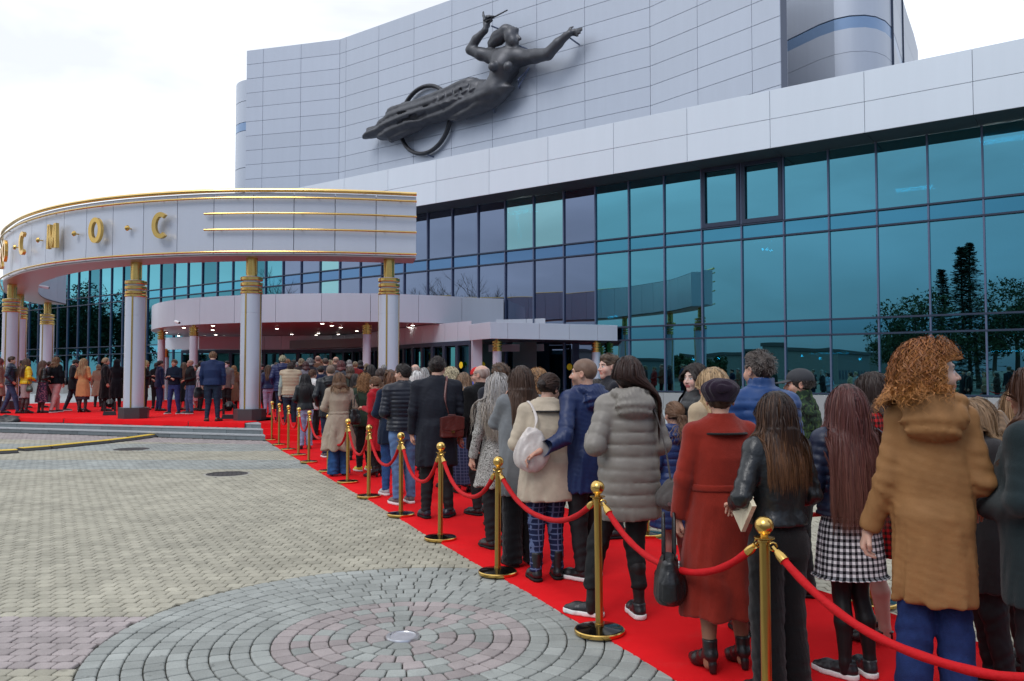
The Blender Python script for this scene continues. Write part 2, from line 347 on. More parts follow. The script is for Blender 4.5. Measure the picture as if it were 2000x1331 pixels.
# upper storey (stage tower): three facets
pB0 = np.array([-11.33, 53.07]); pB1 = atP(1270, 150, C_B)[:2]
pA0 = np.array([-18.09, 55.0]); pC1 = np.array([11.32, 34.0])
ROW = .985; zR = [10.9+ROW*k for k in range(14)]; zU = zR[-1]
def wall_run(p0, p1, fr):
    for a, b_ in zip(fr[:-1], fr[1:]):
        for k in range(13):
            tslab('wall_panel', M_alu, p0+(p1-p0)*a, p0+(p1-p0)*b_, zR[k], zR[k+1], .05, gap=.009)
    b = MB(); d = (p1-p0)/np.linalg.norm(p1-p0); n = np.array([-d[1], d[0]])
    b.prism([tuple(p0+n*.05), tuple(p1+n*.05), tuple(p1+n*.5), tuple(p0+n*.5)], 10, zU-.02); tobj(b, 'wall_core', M_joint)
def fr_px(p0, p1, pxs):
    o = [0]
    for px in pxs:
        r = ray(px, 300)[:2]; A = np.array([[r[0], -(p1-p0)[0]], [r[1], -(p1-p0)[1]]]); s = np.linalg.solve(A, p0)[1]; o.append(float(s))
    return o+[1]
wall_run(pA0, pB0, fr_px(pA0, pB0, (512, 586)))
LB = np.linalg.norm(pB1-pB0); t0B = float(FT@pB0)
fb = [0]+[ (t0B-t)/LB for t in (40.0, 36.98, 33.95, 30.92, 27.89, 24.86, 21.83) if 0.02 < (t0B-t)/LB < .98]+[1]
wall_run(pB0, pB1, fb)
wall_run(pB1, pC1, fr_px(pB1, pC1, (1364, 1471)))
pC2 = pC1+np.array([.62, .95])
for k in range(13): tslab('wall_panel', M_alu, pC1, pC2, zR[k], zR[k+1], .05, gap=.012)
b = MB(); b.prism([tuple(pC1+[-.05, .12]), tuple(pC2+[-.05, 0]), tuple(pC2+[2, 12]), tuple(pC1+[-2, 10])], 10, zU-.03); tobj(b, 'wall_core', M_joint)
# round cornered stair tower behind the right end
tw = [(13.4, 49.5), (15.58, 45.0)] + [tuple(atY(px, 100, Y)[:2]) for px, Y in ((1572, 44.1), (1600, 43.2), (1630, 42.5), (1660, 42.1), (1690, 42.0), (1712, 42.2), (1730, 42.7), (1743, 43.6), (1750, 45), (1756, 46.6), (1763, 48.5), (1775, 51.5), (1785, 54), (1793, 57))]
tw = [np.array(p) for p in tw]
stair = empty('stair_tower', (18.4, 44, 0), 0, 'tall round cornered metal stair tower behind the right end of the parapet', 'tower')
bands = [(10, 16.6, M_alu), (16.62, 18.48, M_alu), (18.5, 19.75, M_alu), (19.75, 20.35, mat('blue_band', (.24, .36, .55), .3, .3)), (20.42, 22.6, M_alu), (22.62, 24.5, M_alu)]
for z0, z1, mm in bands:
    for i0, i1 in ((0, 4), (4, 9), (9, 12), (12, len(tw)-1)):
        b = MB(); pts = tw[i0:i1+1]; inn = []
        for p in pts: v = np.array([18.6, 52.0])-p; inn.append(p+v/np.linalg.norm(v)*.3)
        n = len(pts); vs = [(p[0], p[1], z0) for p in pts]+[(p[0], p[1], z1) for p in pts]+[(p[0], p[1], z1) for p in inn]+[(p[0], p[1], z0) for p in inn]
        fs = [(i, i+1, n+i+1, n+i) for i in range(n-1)]+[(n+i, n+i+1, 2*n+i+1, 2*n+i) for i in range(n-1)]+[(3*n+i, 3*n+i+1, i+1, i) for i in range(n-1)]
        b.add(vs, fs); tobj(b, 'tower_panel', mm, 'auto', stair)
b = MB(); cen = np.array([18.6, 52.0]); core = [tuple(p+(cen-p)/np.linalg.norm(cen-p)*.12) for p in tw]+[(27, 60), (14, 60)]
b.prism(core, 9.5, 24.4); tobj(b, 'tower_core', M_frame, False, stair)
for i in (9, 12):
    b = MB(); p = tw[i]; b.box((p[0]-.02, p[1]-.05, 17), (.12, .12, 15)); tobj(b, 'trim_strip', M_frame, False, stair)
# left round tower
rt = empty('round_tower', (-17.7, 58.2, 0), 0, 'slim round metal tower with two blue bands at the left end', 'tower')
zz = [9, 13.6, 14.25, 16.0, 18.6, 19.2, 20.7, 22.2]
for k in range(7):
    b = MB(); b.lathe([(0, zz[k]+.02), (2.05, zz[k]+.02), (2.05, zz[k+1]-.02), (0, zz[k+1]-.02)], n=40)
    link('tower_band', b.mesh('tower_band', mat('blue_band', 0) if k in (1, 4) else M_alu, 'auto'), rt)

# ------------------------------------------------------------ curved porch over the doors
def spline(pts, n):
    P = np.array(pts, float); k = len(P); o = []
    for i in range(k-1):
        p0, p1, p2, p3 = P[max(i-1, 0)], P[i], P[i+1], P[min(i+2, k-1)]
        for j in range(n):
            t = j/n; o.append(.5*((2*p1)+(-p0+p2)*t+(2*p0-5*p1+4*p2-p3)*t*t+(-p0+3*p1-3*p2+p3)*t**3))
    o.append(P[-1]); return np.array(o)
def resample(P, step=None, n=None):
    d = np.r_[0, np.cumsum(np.linalg.norm(np.diff(P, axis=0), axis=1))]
    n = n or max(2, int(round(d[-1]/step))+1); s = np.linspace(0, d[-1], n)
    return np.stack([np.interp(s, d, P[:, i]) for i in range(P.shape[1])], 1)
def offset(P, d):            # to the left of travel
    T = np.gradient(P, axis=0); T /= np.linalg.norm(T, axis=1)[:, None]
    return P + np.stack([-T[:, 1], T[:, 0]], 1)*d
def curved_panel(name, m, parent, pts, z0, z1, th, gap=.008):
    """pts travel with the outside on the right"""
    P = np.array(pts, float); d = np.linalg.norm(P[1]-P[0]); P[0] += (P[1]-P[0])/d*gap; P[-1] += (P[-2]-P[-1])/np.linalg.norm(P[-2]-P[-1])*gap
    I = offset(P, th); n = len(P); z0 += gap; z1 -= gap
    V = [(p[0], p[1], z0) for p in P]+[(p[0], p[1], z1) for p in P]+[(p[0], p[1], z1) for p in I]+[(p[0], p[1], z0) for p in I]
    F = [(r*n+i, r*n+i+1, ((r+1) % 4)*n+i+1, ((r+1) % 4)*n+i) for r in range(4) for i in range(n-1)]+[(0, n, 2*n, 3*n), (n-1, 4*n-1, 3*n-1, 2*n-1)]
    b = MB(); b.add(V, F); o = b.obj(name, m, parent, 'auto'); o.location = tuple(-v for v in parent.location); return o
porch = empty('entrance_porch', (-8, 36, 0), 0, 'low curved lilac metal porch over the glass entrance doors, behind the big columns', 'porch')
PZ0, PZ1 = 3.74, 4.88
pp = spline([(-17.6, 47.6), (-18.2, 43.5), (-17.6, 40), (-15.9, 36.7), (-13.6, 34.4), (-10.9, 33.0), (-8, 32.3), (-5.5, 32.3), (-3.4, 33.0), (-1.7, 34.0), (-.35, 34.65)], 8)
ppr = resample(pp, n=91)
for k in range(15): curved_panel('porch_panel', M_alul, porch, ppr[k*6:k*6+7], PZ0, PZ1, .06)
b = MB(); inn = offset(ppr, .06); bp_ = [tuple(p) for p in inn]+[(.3, 36.5), (-15, 47.2)]
b.prism(bp_, PZ0+.02, PZ0+.06); b.prism([tuple(p) for p in offset(ppr, .07)]+[(-.3, 34.9)], PZ1-.14, PZ1-.10)
o = b.obj('porch_soffit', M_psoff, porch); o.location = (8, -36, 0)
E_down = emit('downlight', (1, .93, .8), 14)
dl = [(519, 599+0, 0)]
for px, py in ((359, 640), (349, 656), (324, 649.5), (361, 658.5), (399, 658.5), (416, 636), (415.5, 644.5), (421.5, 654), (438, 658.5), (541, 642), (570, 653), (617.5, 654.5), (622, 651), (629.5, 632), (648, 636), (665.5, 639.5), (661, 653), (697, 646.5), (795, 643), (800, 639.5), (806, 635.5), (849, 636.5), (892, 673)):
    p = atZ(px, py, PZ0-.03)
    if p[1] > 46: p = p/p[1]*45; p[2] = PZ0-.03
    b = MB(); b.lathe([(.0, .045), (.1, .04), (.1, -.02), (.075, -.025)], n=14); b.lathe([(0, -.03), (.07, -.03), (.075, -.02)], n=14, mi=1)
    o = b.obj('downlight', [M_steel, E_down], porch, True); o.location = (p[0]+8, p[1]-36, PZ0-.02)
# door wall
dw = empty('door_wall', (-9, 40, .38), 0, 'dark framed glass entrance doors under a strip of metal panels, in the shade of the porch', 'doors')
dpts = resample(spline([(-18.0, 44.6), (-13, 43.8), (-9.2, 43.0), (-6.9, 40.0), (-4.9, 36.4), (-3.2, 33.6), (-1.55, 31.35)], 8), n=25)
for k in range(24):
    curved_panel('strip_panel', M_alul, dw, dpts[k:k+2], 2.97, 3.73, .06)
    a, c = dpts[k], dpts[k+1]
    o = slab('door_pane', G_dark, dw, a, c, .75, 2.8, .02, gap=.05, out=-.08); rel(o, dw)
    fr = MB(); d = (c-a)/np.linalg.norm(c-a); n = np.array([d[1], -d[0]])
    def fb2(p, q, z0, z1, w=.07):
        fr.prism([tuple(p+n*w), tuple(q+n*w), tuple(q-n*.02), tuple(p-n*.02)], z0, z1)
    fb2(a, a+d*.09, .38, 2.97); fb2(c-d*.09, c, .38, 2.97); fb2(a+d*.09, c-d*.09, .38, .72); fb2(a+d*.09, c-d*.09, 2.8, 2.97)
    if k % 2:
        for s in (.2, ): fr.tube([tuple(c-d*s)+(1.2,), tuple(c-d*s+n*.13)+(1.2,), tuple(c-d*s+n*.13)+(2.0,), tuple(c-d*s)+(2.0,)], .018)
    o = fr.obj('door_frame', M_frame, dw); o.location = (9, -40, -.38)
b = MB(); bw = offset(dpts, 3.2); b.add([(p[0], p[1], z) for z in (.38, 3.7) for p in bw], [(i, i+1, 26+i, 25+i) for i in range(24)])
o = b.obj('lobby_wall', M_inner, dw); o.location = (9, -40, -.38)
b = MB(); b.box((-1.35, 31.2, 1.9), (.36, .3, 3.1), rz=.3); o = b.obj('pilaster', M_alul, dw); o.location = (9, -40, -.38)
# side canopy on the right
sc_ = empty('side_canopy', (1.2, 30.5, 2.95), 0, 'flat grey metal canopy on two small brass ringed columns, right of the curved porch', 'canopy')
A_, B_, C_ = np.array([-1.62, 30.9]), np.array([-.78, 29.3]), np.array([4.05, 31.35])
rel(slab('canopy_panel', M_alul, sc_, A_, B_, 2.95, 3.56, .05, gap=.003), sc_)
cut = [0, .13, .37, .605, .835, 1]
for a, c in zip(cut[:-1], cut[1:]): rel(slab('canopy_panel', M_alul, sc_, B_+(C_-B_)*a, B_+(C_-B_)*c, 2.95, 3.56, .05, gap=.006), sc_)
b = MB(); b.prism([tuple(A_+[.06, .04]), tuple(B_+[0, .08]), tuple(C_+[-.02, .05]), (3.4, 32.3), (-1.2, 34.8)], 3.0, 3.5); o = b.obj('canopy_core', M_frame, sc_); o.location = (-1.2, -30.5, -2.95)
for a, c in (((-1.0, 34.6), (.6, 34.1)), ((.6, 34.1), (2.1, 33.1)), ((2.1, 33.1), (3.3, 32.25))): 
    rel(slab('canopy_panel', M_alul, sc_, a, c, 3.57, 3.98, .05, gap=.006), sc_); rel(slab('canopy_panel', M_alul, sc_, a, c, 2.62, 2.93, .05, gap=.006), sc_)
# side canopy on the left, partly seen between columns
sl = empty('side_canopy', (-16.3, 42, 2.8), 0, 'pale flat side canopy seen left of the curved porch between the far columns', 'canopy')
rel(slab('canopy_panel', M_alul, sl, (-18.6, 43.6), (-15.8, 41.3), 2.95, 3.6, .05), sl); rel(slab('canopy_panel', M_alul, sl, (-15.8, 41.3), (-13.6, 42.6), 2.95, 3.6, .05), sl)
# yellow round stickers
for px, py in ((1042, 716), (1112.5, 717), (943, 713), (900.5, 713.5), (696, 716), (713, 718)):
    p = atP(px, py, C_G-.03) if px > 930 else None
    if p is None:
        r = ray(px, py)[:2]; best = None
        for k in range(24):
            a, c = dpts[k], dpts[k+1]; A2 = np.array([[r[0], -(c-a)[0]], [r[1], -(c-a)[1]]]); s = np.linalg.solve(A2, a)
            if 0 <= s[1] <= 1: best = (atY(px, py, r[1]*s[0]-.02), math.atan2((c-a)[1], (c-a)[0]))
        if not best: continue
        p, rz = best
    else: rz = -TH
    b = MB(); b.lathe([(0, 0), (.13, 0), (.13, .006), (0, .006)], n=20); par = dw if px < 930 else theatre
    o = b.obj('yellow_sticker', M_ydot, par); o.location = (p[0]-par.location[0], p[1]-par.location[1], p[2]-par.location[2]); o.rotation_euler = (pi/2, 0, rz)

# ------------------------------------------------------------ big sign canopy
canopy = empty('sign_canopy', (-8, 24, 4.98), 0, 'sweeping curved metal canopy carrying brass letters and brass rails over the red carpet', 'canopy')
cp = spline([(-22.5, 38.9), (-21.9, 36.2), (-20.8, 33.6), (-19.5, 31.3), (-18.4, 29.5), (-17.2, 28.0), (-15.9, 26.6), (-14.3, 25.25), (-12.7, 24.25), (-11, 23.5), (-9.0, 22.95), (-7.3, 22.75), (-5.04, 22.85), (-2.74, 23.28)], 12)
CZ0, CZ1 = 5.0, 6.80; NP = 25
cpr = resample(cp, n=NP*5+1)
def cobj(mb, name, m, smooth='auto'):
    o = mb.obj(name, m, canopy, smooth); o.location = (8, -24, -4.98); return o
for k in range(NP): curved_panel('fascia_panel', M_alul, canopy, cpr[k*5:k*5+6], CZ0+.04, CZ1-.03, .05, gap=.009)
inner = offset(cpr, 1.15)
b = MB(); n = len(cpr); b.add([(p[0], p[1], CZ0) for p in offset(cpr, .005)]+[(p[0], p[1], CZ0) for p in inner]+[(p[0], p[1], CZ0+.03) for p in offset(cpr, .005)]+[(p[0], p[1], CZ0+.03) for p in inner],
    [(i, n+i, n+i+1, i+1) for i in range(n-1)]+[(2*n+i, 2*n+i+1, 3*n+i+1, 3*n+i) for i in range(n-1)]+[(i, i+1, 2*n+i+1, 2*n+i) for i in range(n-1)]+[(0, 2*n, 3*n, n), (n-1, 2*n-1, 4*n-1, 3*n-1)])
cobj(b, 'soffit', M_psoff)
for k in range(NP): curved_panel('inner_panel', M_alul, canopy, inner[k*5:k*5+6][::-1], CZ0+.035, CZ1-.1, .05, gap=.007)
b = MB(); b.add([(p[0], p[1], CZ1-.09) for p in offset(cpr, .05)]+[(p[0], p[1], CZ1-.09) for p in inner], [(i, i+1, n+i+1, n+i) for i in range(n-1)]); cobj(b, 'canopy_roof', M_joint)
for e, f in ((-1, -2), (0, 1)):
    a, c = cpr[e], inner[e]
    if e == -1: o = slab('end_panel', M_alul, canopy, a, c, CZ0+.04, CZ1-.04, .05)
    else: o = slab('end_panel', M_alul, canopy, c, a, CZ0+.04, CZ1-.04, .05)
    rel(o, canopy)
def rail(z, r, out, i0=0, i1=None, name='brass_rail', flat=None):
    P = offset(cpr, -out)[i0:i1]; b = MB(); b.tube([(p[0], p[1], z) for p in P], r, 10, flat=flat); cobj(b, name, M_goldr)
rail(6.825, .055, .06); rail(6.61, .03, .11); rail(5.095, .03, .11)
# index on the curve seen at a given photo column
def canopy_at(px):
    best = None
    for i in range(len(cpr)-1):
        X = [1000+CAM_F*p[0]/(p[1]*cos(CAM_P)) for p in (cpr[i], cpr[i+1])]
        if (X[0]-px)*(X[1]-px) <= 0:
            s = (px-X[0])/(X[1]-X[0]); P = cpr[i]+(cpr[i+1]-cpr[i])*s; d = cpr[i+1]-cpr[i]; best = (P, d/np.linalg.norm(d), i+s)
    return best
i413 = int(canopy_at(413)[2])
rail(6.17, .03, .11, i413); rail(5.72, .03, .11, i413)
b = MB()
for z in (6.61, 5.095, 6.17, 5.72, 6.825):
    for i in range(3 if z not in (6.17, 5.72) else i413+2, len(cpr), 10):
        p = cpr[i]; q = offset(cpr, -.10)[i]; b.tube([(p[0], p[1], z), (q[0], q[1], z)], .012, 6)
cobj(b, 'rail_bracket', M_joint)
# letters
def stroke(b, pts, w, closed=False):
    """flat ribbon of width w with depth, in local x-z, front at y=-.1"""
    P = np.array(pts, float); n = len(P)
    T = np.roll(P, -1, 0)-np.roll(P, 1, 0) if closed else np.gradient(P, axis=0); T /= np.linalg.norm(T, axis=1)[:, None]
    Nn = np.stack([-T[:, 1], T[:, 0]], 1)*w/2; A, B = P+Nn, P-Nn
    vs = [(p[0], y, p[1]) for y in (-.10, .0) for p in A]+[(p[0], y, p[1]) for y in (-.10, .0) for p in B]
    m = n if closed else n-1; fs = []
    for i in range(m):
        j = (i+1) % n; fs += [(i, j, 2*n+j, 2*n+i), (n+i, 3*n+i, 3*n+j, n+j), (i, n+i, n+j, j), (2*n+i, 2*n+j, 3*n+j, 3*n+i)]
    if not closed: fs += [(0, 2*n, 3*n, n), (n-1, 2*n-1, 4*n-1, 3*n-1)]
    b.add(vs, fs)
def glyph(ch):
    b = MB(); w = .13
    if ch == 'O': stroke(b, [(.20*cos(a), .31*sin(a)) for a in np.linspace(0, 2*pi, 33)[:-1]], w, True)
    elif ch == 'C': stroke(b, [(.21*cos(a), .31*sin(a)) for a in np.linspace(radians(52), radians(308), 26)], w)
    elif ch == 'M':
        for P in (((-.23, -.375), (-.19, .375)), ((.23, -.375), (.19, .375)), ((-.17, .34), (0, -.34)), ((.17, .34), (0, -.34))): stroke(b, P, w)
    elif ch == 'K':
        for P in (((-.17, -.375), (-.17, .375)), ((-.12, -.02), (.2, .36)), ((-.08, .03), (.22, -.36))): stroke(b, P, w)
    else: b.lathe([(0, 0), (.07, .0), (.085, .03), (.06, .07), (0, .085)], n=16)
    for s in ((-.1, .2), (.1, -.2)) if ch != '.' else ((0, 0),): pass
    return b
LET = [(-3, 'K'), (18, 'O'), (53, 'C'), (111, 'M'), (194, 'O'), (319, 'C')]
DOT = [33, 78, 148, 251]
for px, ch in LET:
    r = canopy_at(max(px, 8)); P, d = r[0].copy(), r[1]
    if px == -3: P = canopy_at(8)[0]+np.array([-.55, 1.0]); 
    nrm = np.array([d[1], -d[0]]); q = P+nrm*.16; g = glyph(ch)
    o = g.obj('letter', M_gold, canopy, 'auto'); rel_z = 5.88
    o.location = (q[0]+8, q[1]-24, rel_z-4.98); o.rotation_euler[2] = math.atan2(d[1], d[0]); o['label'] = 'brass letter ' + {'K': 'К', 'O': 'О', 'C': 'С', 'M': 'М'}[ch] + ' of the sign'
for px in DOT:
    r = canopy_at(px); P, d = r[0], r[1]; nrm = np.array([d[1], -d[0]]); q = P+nrm*.12
    b = glyph('.'); b.tube([(0, 0, 0), (0, 0, -.13)], .02, 8)
    o = b.obj('dot', M_gold, canopy, 'auto'); o.location = (q[0]+8, q[1]-24, 5.88-4.98); o.rotation_euler = (pi/2, 0, math.atan2(d[1], d[0]))

# ------------------------------------------------------------ columns
PL = .38          # platform height
def strips(b, r, z0, z1, a0=0.0, n=4, w=.022):
    for k in range(n):
        a = a0+k*2*pi/n; b.box((r*cos(a), r*sin(a), (z0+z1)/2), (.02, w*2, z1-z0), rz=a)
def big_column(x, y, label, a0, ztop=5.0):
    e = empty('column', (x, y, PL), a0, label, 'column', 'big round columns carrying the sign canopy')
    b = MB(); b.lathe([(.29, .33), (.29, 3.02), (.285, 3.025), (.285, 3.035), (.29, 3.04), (.29, 3.6)], n=40); b.obj('shaft', M_alul, e, 'auto')
    b = MB(); strips(b, .292, .335, 3.58, radians(-100)); b.obj('brass_strip', M_gold, e)
    b = MB(); k = .40; c = .2
    b.prism([(-k+c, -k), (k-c, -k), (k, -k+c), (k, k-c), (k-c, k), (-k+c, k), (-k, k-c), (-k, -k+c)], .0, .325); b.obj('base_block', M_dgran, e)
    b = MB(); b.lathe([(.235, 3.6), (.235, 4.08)], n=32); b.obj('capital_core', M_alul, e, 'auto')
    for z0, z1, r in ((3.585, 3.655, .312), (3.675, 3.76, .302), (3.81, 3.905, .308), (3.965, 4.06, .312)):
        b = MB(); b.lathe([(.2, z0), (r-.01, z0), (r, z0+.012), (r, z1-.012), (r-.01, z1), (.2, z1)], n=40); b.obj('capital_ring', M_gold, e, 'auto')
    b = MB(); b.lathe([(.15, 4.06), (.15, ztop-PL)], n=12)
    b.box((0, 0, 4.42), (.305, .10, .55)); b.box((0, 0, 4.42), (.10, .305, .55)); b.obj('neck', M_gold, e, 'auto')
    return e
big_column(-3.55, 23.55, 'big round column rising behind the queue, under the right end of the sign canopy', .12)
big_column(-7.42, 23.25, 'big round column standing beside the man in the navy jacket, nearest the steps', -.05)
big_column(-11.15, 24.2, 'big round column left of the man with folded arms, beside the black stage light', .3)
big_column(-18.5, 30.2, 'leftmost big round column, cut by the left edge behind the man in the navy puffer jacket', .1)
big_column(-20.5, 34.0, 'big round column half hidden just right of the leftmost one', .2)
big_column(-21.6, 38.0, 'far round column behind the woman in the floral skirt', 0)
def small_column(x, y, z0, z1, label):
    e = empty('small_column', (x, y, z0), .3, label, 'column', 'small round columns under the porch and side canopies')
    h = z1-z0; b = MB(); b.lathe([(.165, 0), (.165, h-.45)], n=28); b.obj('shaft', M_alul, e, 'auto')
    b = MB(); b.lathe([(.13, h-.45), (.13, h-.08), (.08, h-.08), (.08, h)], n=24); b.obj('neck', M_gold, e, 'auto')
    for q in (.45, .36, .25, .15):
        b = MB(); b.lathe([(.12, h-q), (.18, h-q), (.185, h-q+.06), (.12, h-q+.06)], n=28); b.obj('capital_ring', M_gold, e, 'auto')
small_column(-5.9, 33.25, PL, 3.75, 'small round column just left of the big column by the queue')
small_column(-13.5, 34.7, PL, 3.75, 'small round column above the bald man, left of the nearest big column')
small_column(-16.45, 38.4, PL, 3.75, 'small pinkish column at the left end of the curved porch')
small_column(-18.1, 42.8, PL, 3.0, 'thin far column right behind the one at the left end of the porch')
small_column(-.55, 30.3, PL, 2.98, 'left small column under the flat side canopy, above the grey haired queue')
small_column(3.25, 31.6, PL, 2.98, 'right small column under the flat side canopy, behind the fair haired man')

# ------------------------------------------------------------ cctv and spot heads
def cctv(x, y, z, rz, label):
    e = empty('security_camera', (x, y, z), rz, label, 'camera')
    b = MB(); b.tube([(0, 0, 0), (0, -.18, -.02)], .035, 8); b.obj('bracket', M_white, e, True)
    b = MB(); b.tube([(-.05, -.18, 0), (.14, -.3, -.04), (.3, -.36, -.07)], [.05, .06, .055], 10); b.obj('camera_body', M_white, e, 'auto')
    b = MB(); b.tube([(.3, -.36, -.07), (.31, -.365, -.072)], .045, 10); b.obj('lens', M_black, e)
q = atY(78, 560, 34.3); cctv(q[0], q[1], q[2], .6, 'white camera on the inner face of the sign canopy')
q = atY(352, 629, 33.9); cctv(q[0], q[1]-.1, q[2], -.3, 'white camera on the curved porch above the small column')
# ------------------------------------------------------------ ground
pave = empty('pavement', (0, 0, 0)); pave['kind'] = 'structure'
gm = mat('joint_sand', (.085, .08, .065), .95, vary=.3, nscale=9, obj=False)
b = MB(); b.add([(-400, -400, -.022), (400, -400, -.022), (400, 400, -.022), (-400, 400, -.022)], [(0, 1, 2, 3)])
o = b.obj('ground', gm); o['kind'] = 'structure'
def paver_mat(name, col):
    m = mat(name, col, .8, vary=0, spec=.3); nt = m.node_tree; N = nt.nodes.new; L = nt.links.new; bs = nt.nodes['Principled BSDF']
    tc = N('ShaderNodeTexCoord'); ge = N('ShaderNodeNewGeometry')
    n1 = N('ShaderNodeTexNoise'); n1.inputs['Scale'].default_value = .55; n1.inputs['Detail'].default_value = 6; n1.inputs['Roughness'].default_value = .65; L(ge.outputs['Position'], n1.inputs['Vector'])
    n2 = N('ShaderNodeTexNoise'); n2.inputs['Scale'].default_value = 130; n2.inputs['Detail'].default_value = 4; L(ge.outputs['Position'], n2.inputs['Vector'])
    n3 = N('ShaderNodeTexNoise'); n3.inputs['Scale'].default_value = 3.2; n3.inputs['Detail'].default_value = 7; n3.inputs['Roughness'].default_value = .7; L(ge.outputs['Position'], n3.inputs['Vector'])
    at = N('ShaderNodeAttribute'); at.attribute_name = 'tone'; oi = N('ShaderNodeObjectInfo')
    def mr(src, a, b_, c, d):
        r = N('ShaderNodeMapRange'); r.inputs[1].default_value = a; r.inputs[2].default_value = b_; r.inputs[3].default_value = c; r.inputs[4].default_value = d; L(src, r.inputs[0]); return r.outputs[0]
    def mu(a, b_):
        x = N('ShaderNodeMath'); x.operation = 'MULTIPLY'; L(a, x.inputs[0]); L(b_, x.inputs[1]); return x.outputs[0]
    s = mu(mr(n1.outputs[0], .3, .7, .84, 1.17), mr(n2.outputs[0], .25, .75, .86, 1.14)); s = mu(s, mr(at.outputs['Fac'], 0, 1, .88, 1.12))
    s = mu(s, mr(oi.outputs['Random'], 0, 1, .9, 1.1)); s = mu(s, mr(n3.outputs[0], .35, .75, .9, 1.2))
    n4 = N('ShaderNodeTexNoise'); n4.inputs['Scale'].default_value = 11; n4.inputs['Detail'].default_value = 3; L(ge.outputs['Position'], n4.inputs['Vector']); s = mu(s, mr(n4.outputs[0], .66, .72, 1, .72))
    ml = N('ShaderNodeVectorMath'); ml.operation = 'MULTIPLY'; ml.inputs[0].default_value = col; L(s, ml.inputs[1]); L(ml.outputs[0], bs.inputs['Base Color'])
    bp = N('ShaderNodeBump'); bp.inputs['Strength'].default_value = .5; bp.inputs['Distance'].default_value = .003; L(n2.outputs[0], bp.inputs['Height']); L(bp.outputs[0], bs.inputs['Normal'])
    return m
PM = [paver_mat('sand_paver', (.335, .315, .25)), paver_mat('grey_paver', (.275, .288, .270)), paver_mat('pink_paver', (.31, .27, .262))]
CX, CY, CR = -.71, 5.40, 1.90
def shape_from(poly, ch=.009, jz=-.02, top=0.0):
    """poly: (n,2) ccw. returns verts, faces of a paver with rounded shoulders"""
    P = np.array(poly, float); c = P.mean(0); n = len(P)
    d = np.linalg.norm(P-c, axis=1)[:, None]; I1 = c+(P-c)*(1-ch*.35/d); I2 = c+(P-c)*(1-ch*1.25/d)
    V = np.vstack([np.c_[P, np.full(n, jz)], np.c_[P, np.full(n, top-.008)], np.c_[I1, np.full(n, top-.0025)], np.c_[I2, np.full(n, top)]])
    F = [(r*n+i, r*n+(i+1) % n, (r+1)*n+(i+1) % n, (r+1)*n+i) for r in range(3) for i in range(n)]+[tuple(3*n+i for i in range(n))]
    return V, F
# list of pavers: polygon, centre, kind
PV = []
LX, LY = .128, .1135
for j in range(0, 235):
    y = 3.35+LY*j+LY/2
    xl, xr = -(.66*y+.8), min(.66*y+4.5, 17)
    off = (j % 2)*LX/2
    for i in range(int(xl/LX)-1, int(xr/LX)+1):
        x = i*LX+off
        dd = math.hypot(x-CX, y-CY)
        if dd < CR-.02: continue
        if .593*x+.805*y > 27.6: continue
        xe = 2.97-.4417*y
        if xe+.12 < x < xe+1.95 and y > 4.2: continue       # under the red carpet
        if y > 21.05-.34*(x+6.57)-.10 and x < 2: continue     # steps
        if math.hypot((x+4.85)/.42, (y-14.02)/.40) < 1: continue
        rr = lambda s=.0022: random.uniform(-s, s)
        w, h, g = LX/2-.0028, LY/2-.0028, .017
        poly = np.array([(-w, -h+g), (-w+g*.9, -h), (w-g*.9, -h), (w, -h+g), (w, h-g), (w-g*.9, h), (-w+g*.9, h), (-w, h-g)])
        poly = poly+[rr(), rr()]; 
        near = dd < CR+.11
        P = poly+[x, y]
        if near:
            dv = P-[CX, CY]; L0 = np.linalg.norm(dv, axis=1); k = np.maximum(L0, CR+.004)/L0; P = [CX, CY]+dv*k[:, None]
        yb = y+.05*sin(x*.7)
        kind = 0
        if 4.86 < y < 5.9 and x < CX: kind = 2
        elif 14.75 < yb < 16.3 or 18.2 < yb < 20.0: kind = 1
        elif yb > 20.0-.34*(x+6.57)*.6 and yb > 19.6: kind = 2
        elif 9.9 < yb < 10.0: kind = 0
        PV.append((P, (x, y), kind))
rad = [.115]+[.115+.119*k for k in range(1, 16)]
for k in range(15):
    r0, r1 = rad[k], rad[k+1]; rm = (r0+r1)/2; n = max(7, int(round(2*pi*rm/(.118 if k < 3 else .132)))); ph = random.random()
    cuts = np.sort((np.arange(n)+ph+rng.uniform(-.08, .08, n))/n*2*pi)
    for i in range(n):
        a0, a1 = cuts[i], cuts[(i+1) % n]+(2*pi if i == n-1 else 0); ga = .004/rm; a0 += ga; a1 -= ga
        ri, ro = r0+.0035, r1-.0035; g = .012; da = g/rm
        pol = [(ro, a0+da), (ro, (a0+a1)/2), (ro, a1-da), (ro-g, a1), (ri+g, a1), (ri, a1-da), (ri, (a0+a1)/2), (ri, a0+da), (ri+g, a0), (ro-g, a0)]
        P = np.array([(CX+r*cos(a), CY+r*sin(a)) for r, a in pol])[::-1]; cc = P.mean(0)
        if cc[1] < 3.3: continue
        ar = 0
        kind = 1 if k >= 6 else (2 if k == 5 else (2 if random.random() < (.75 if k == 4 else .45) else 1))
        xe = 2.97-.4417*cc[1]
        if xe+.12 < cc[0] < xe+1.95: continue
        PV.append((P, tuple(cc), kind))
def size_px(p):          # larger = shows larger, only in view
    P, (x, y), k = p; return 0 if (abs(x/y) > .62 or y < 4.35) else 1/y**1.6
order = sorted(range(len(PV)), key=lambda i: -size_px(PV[i]))
single = set(i for i in order[:295])
SV, SF, SM, ST = [], [], [], []; base = 0
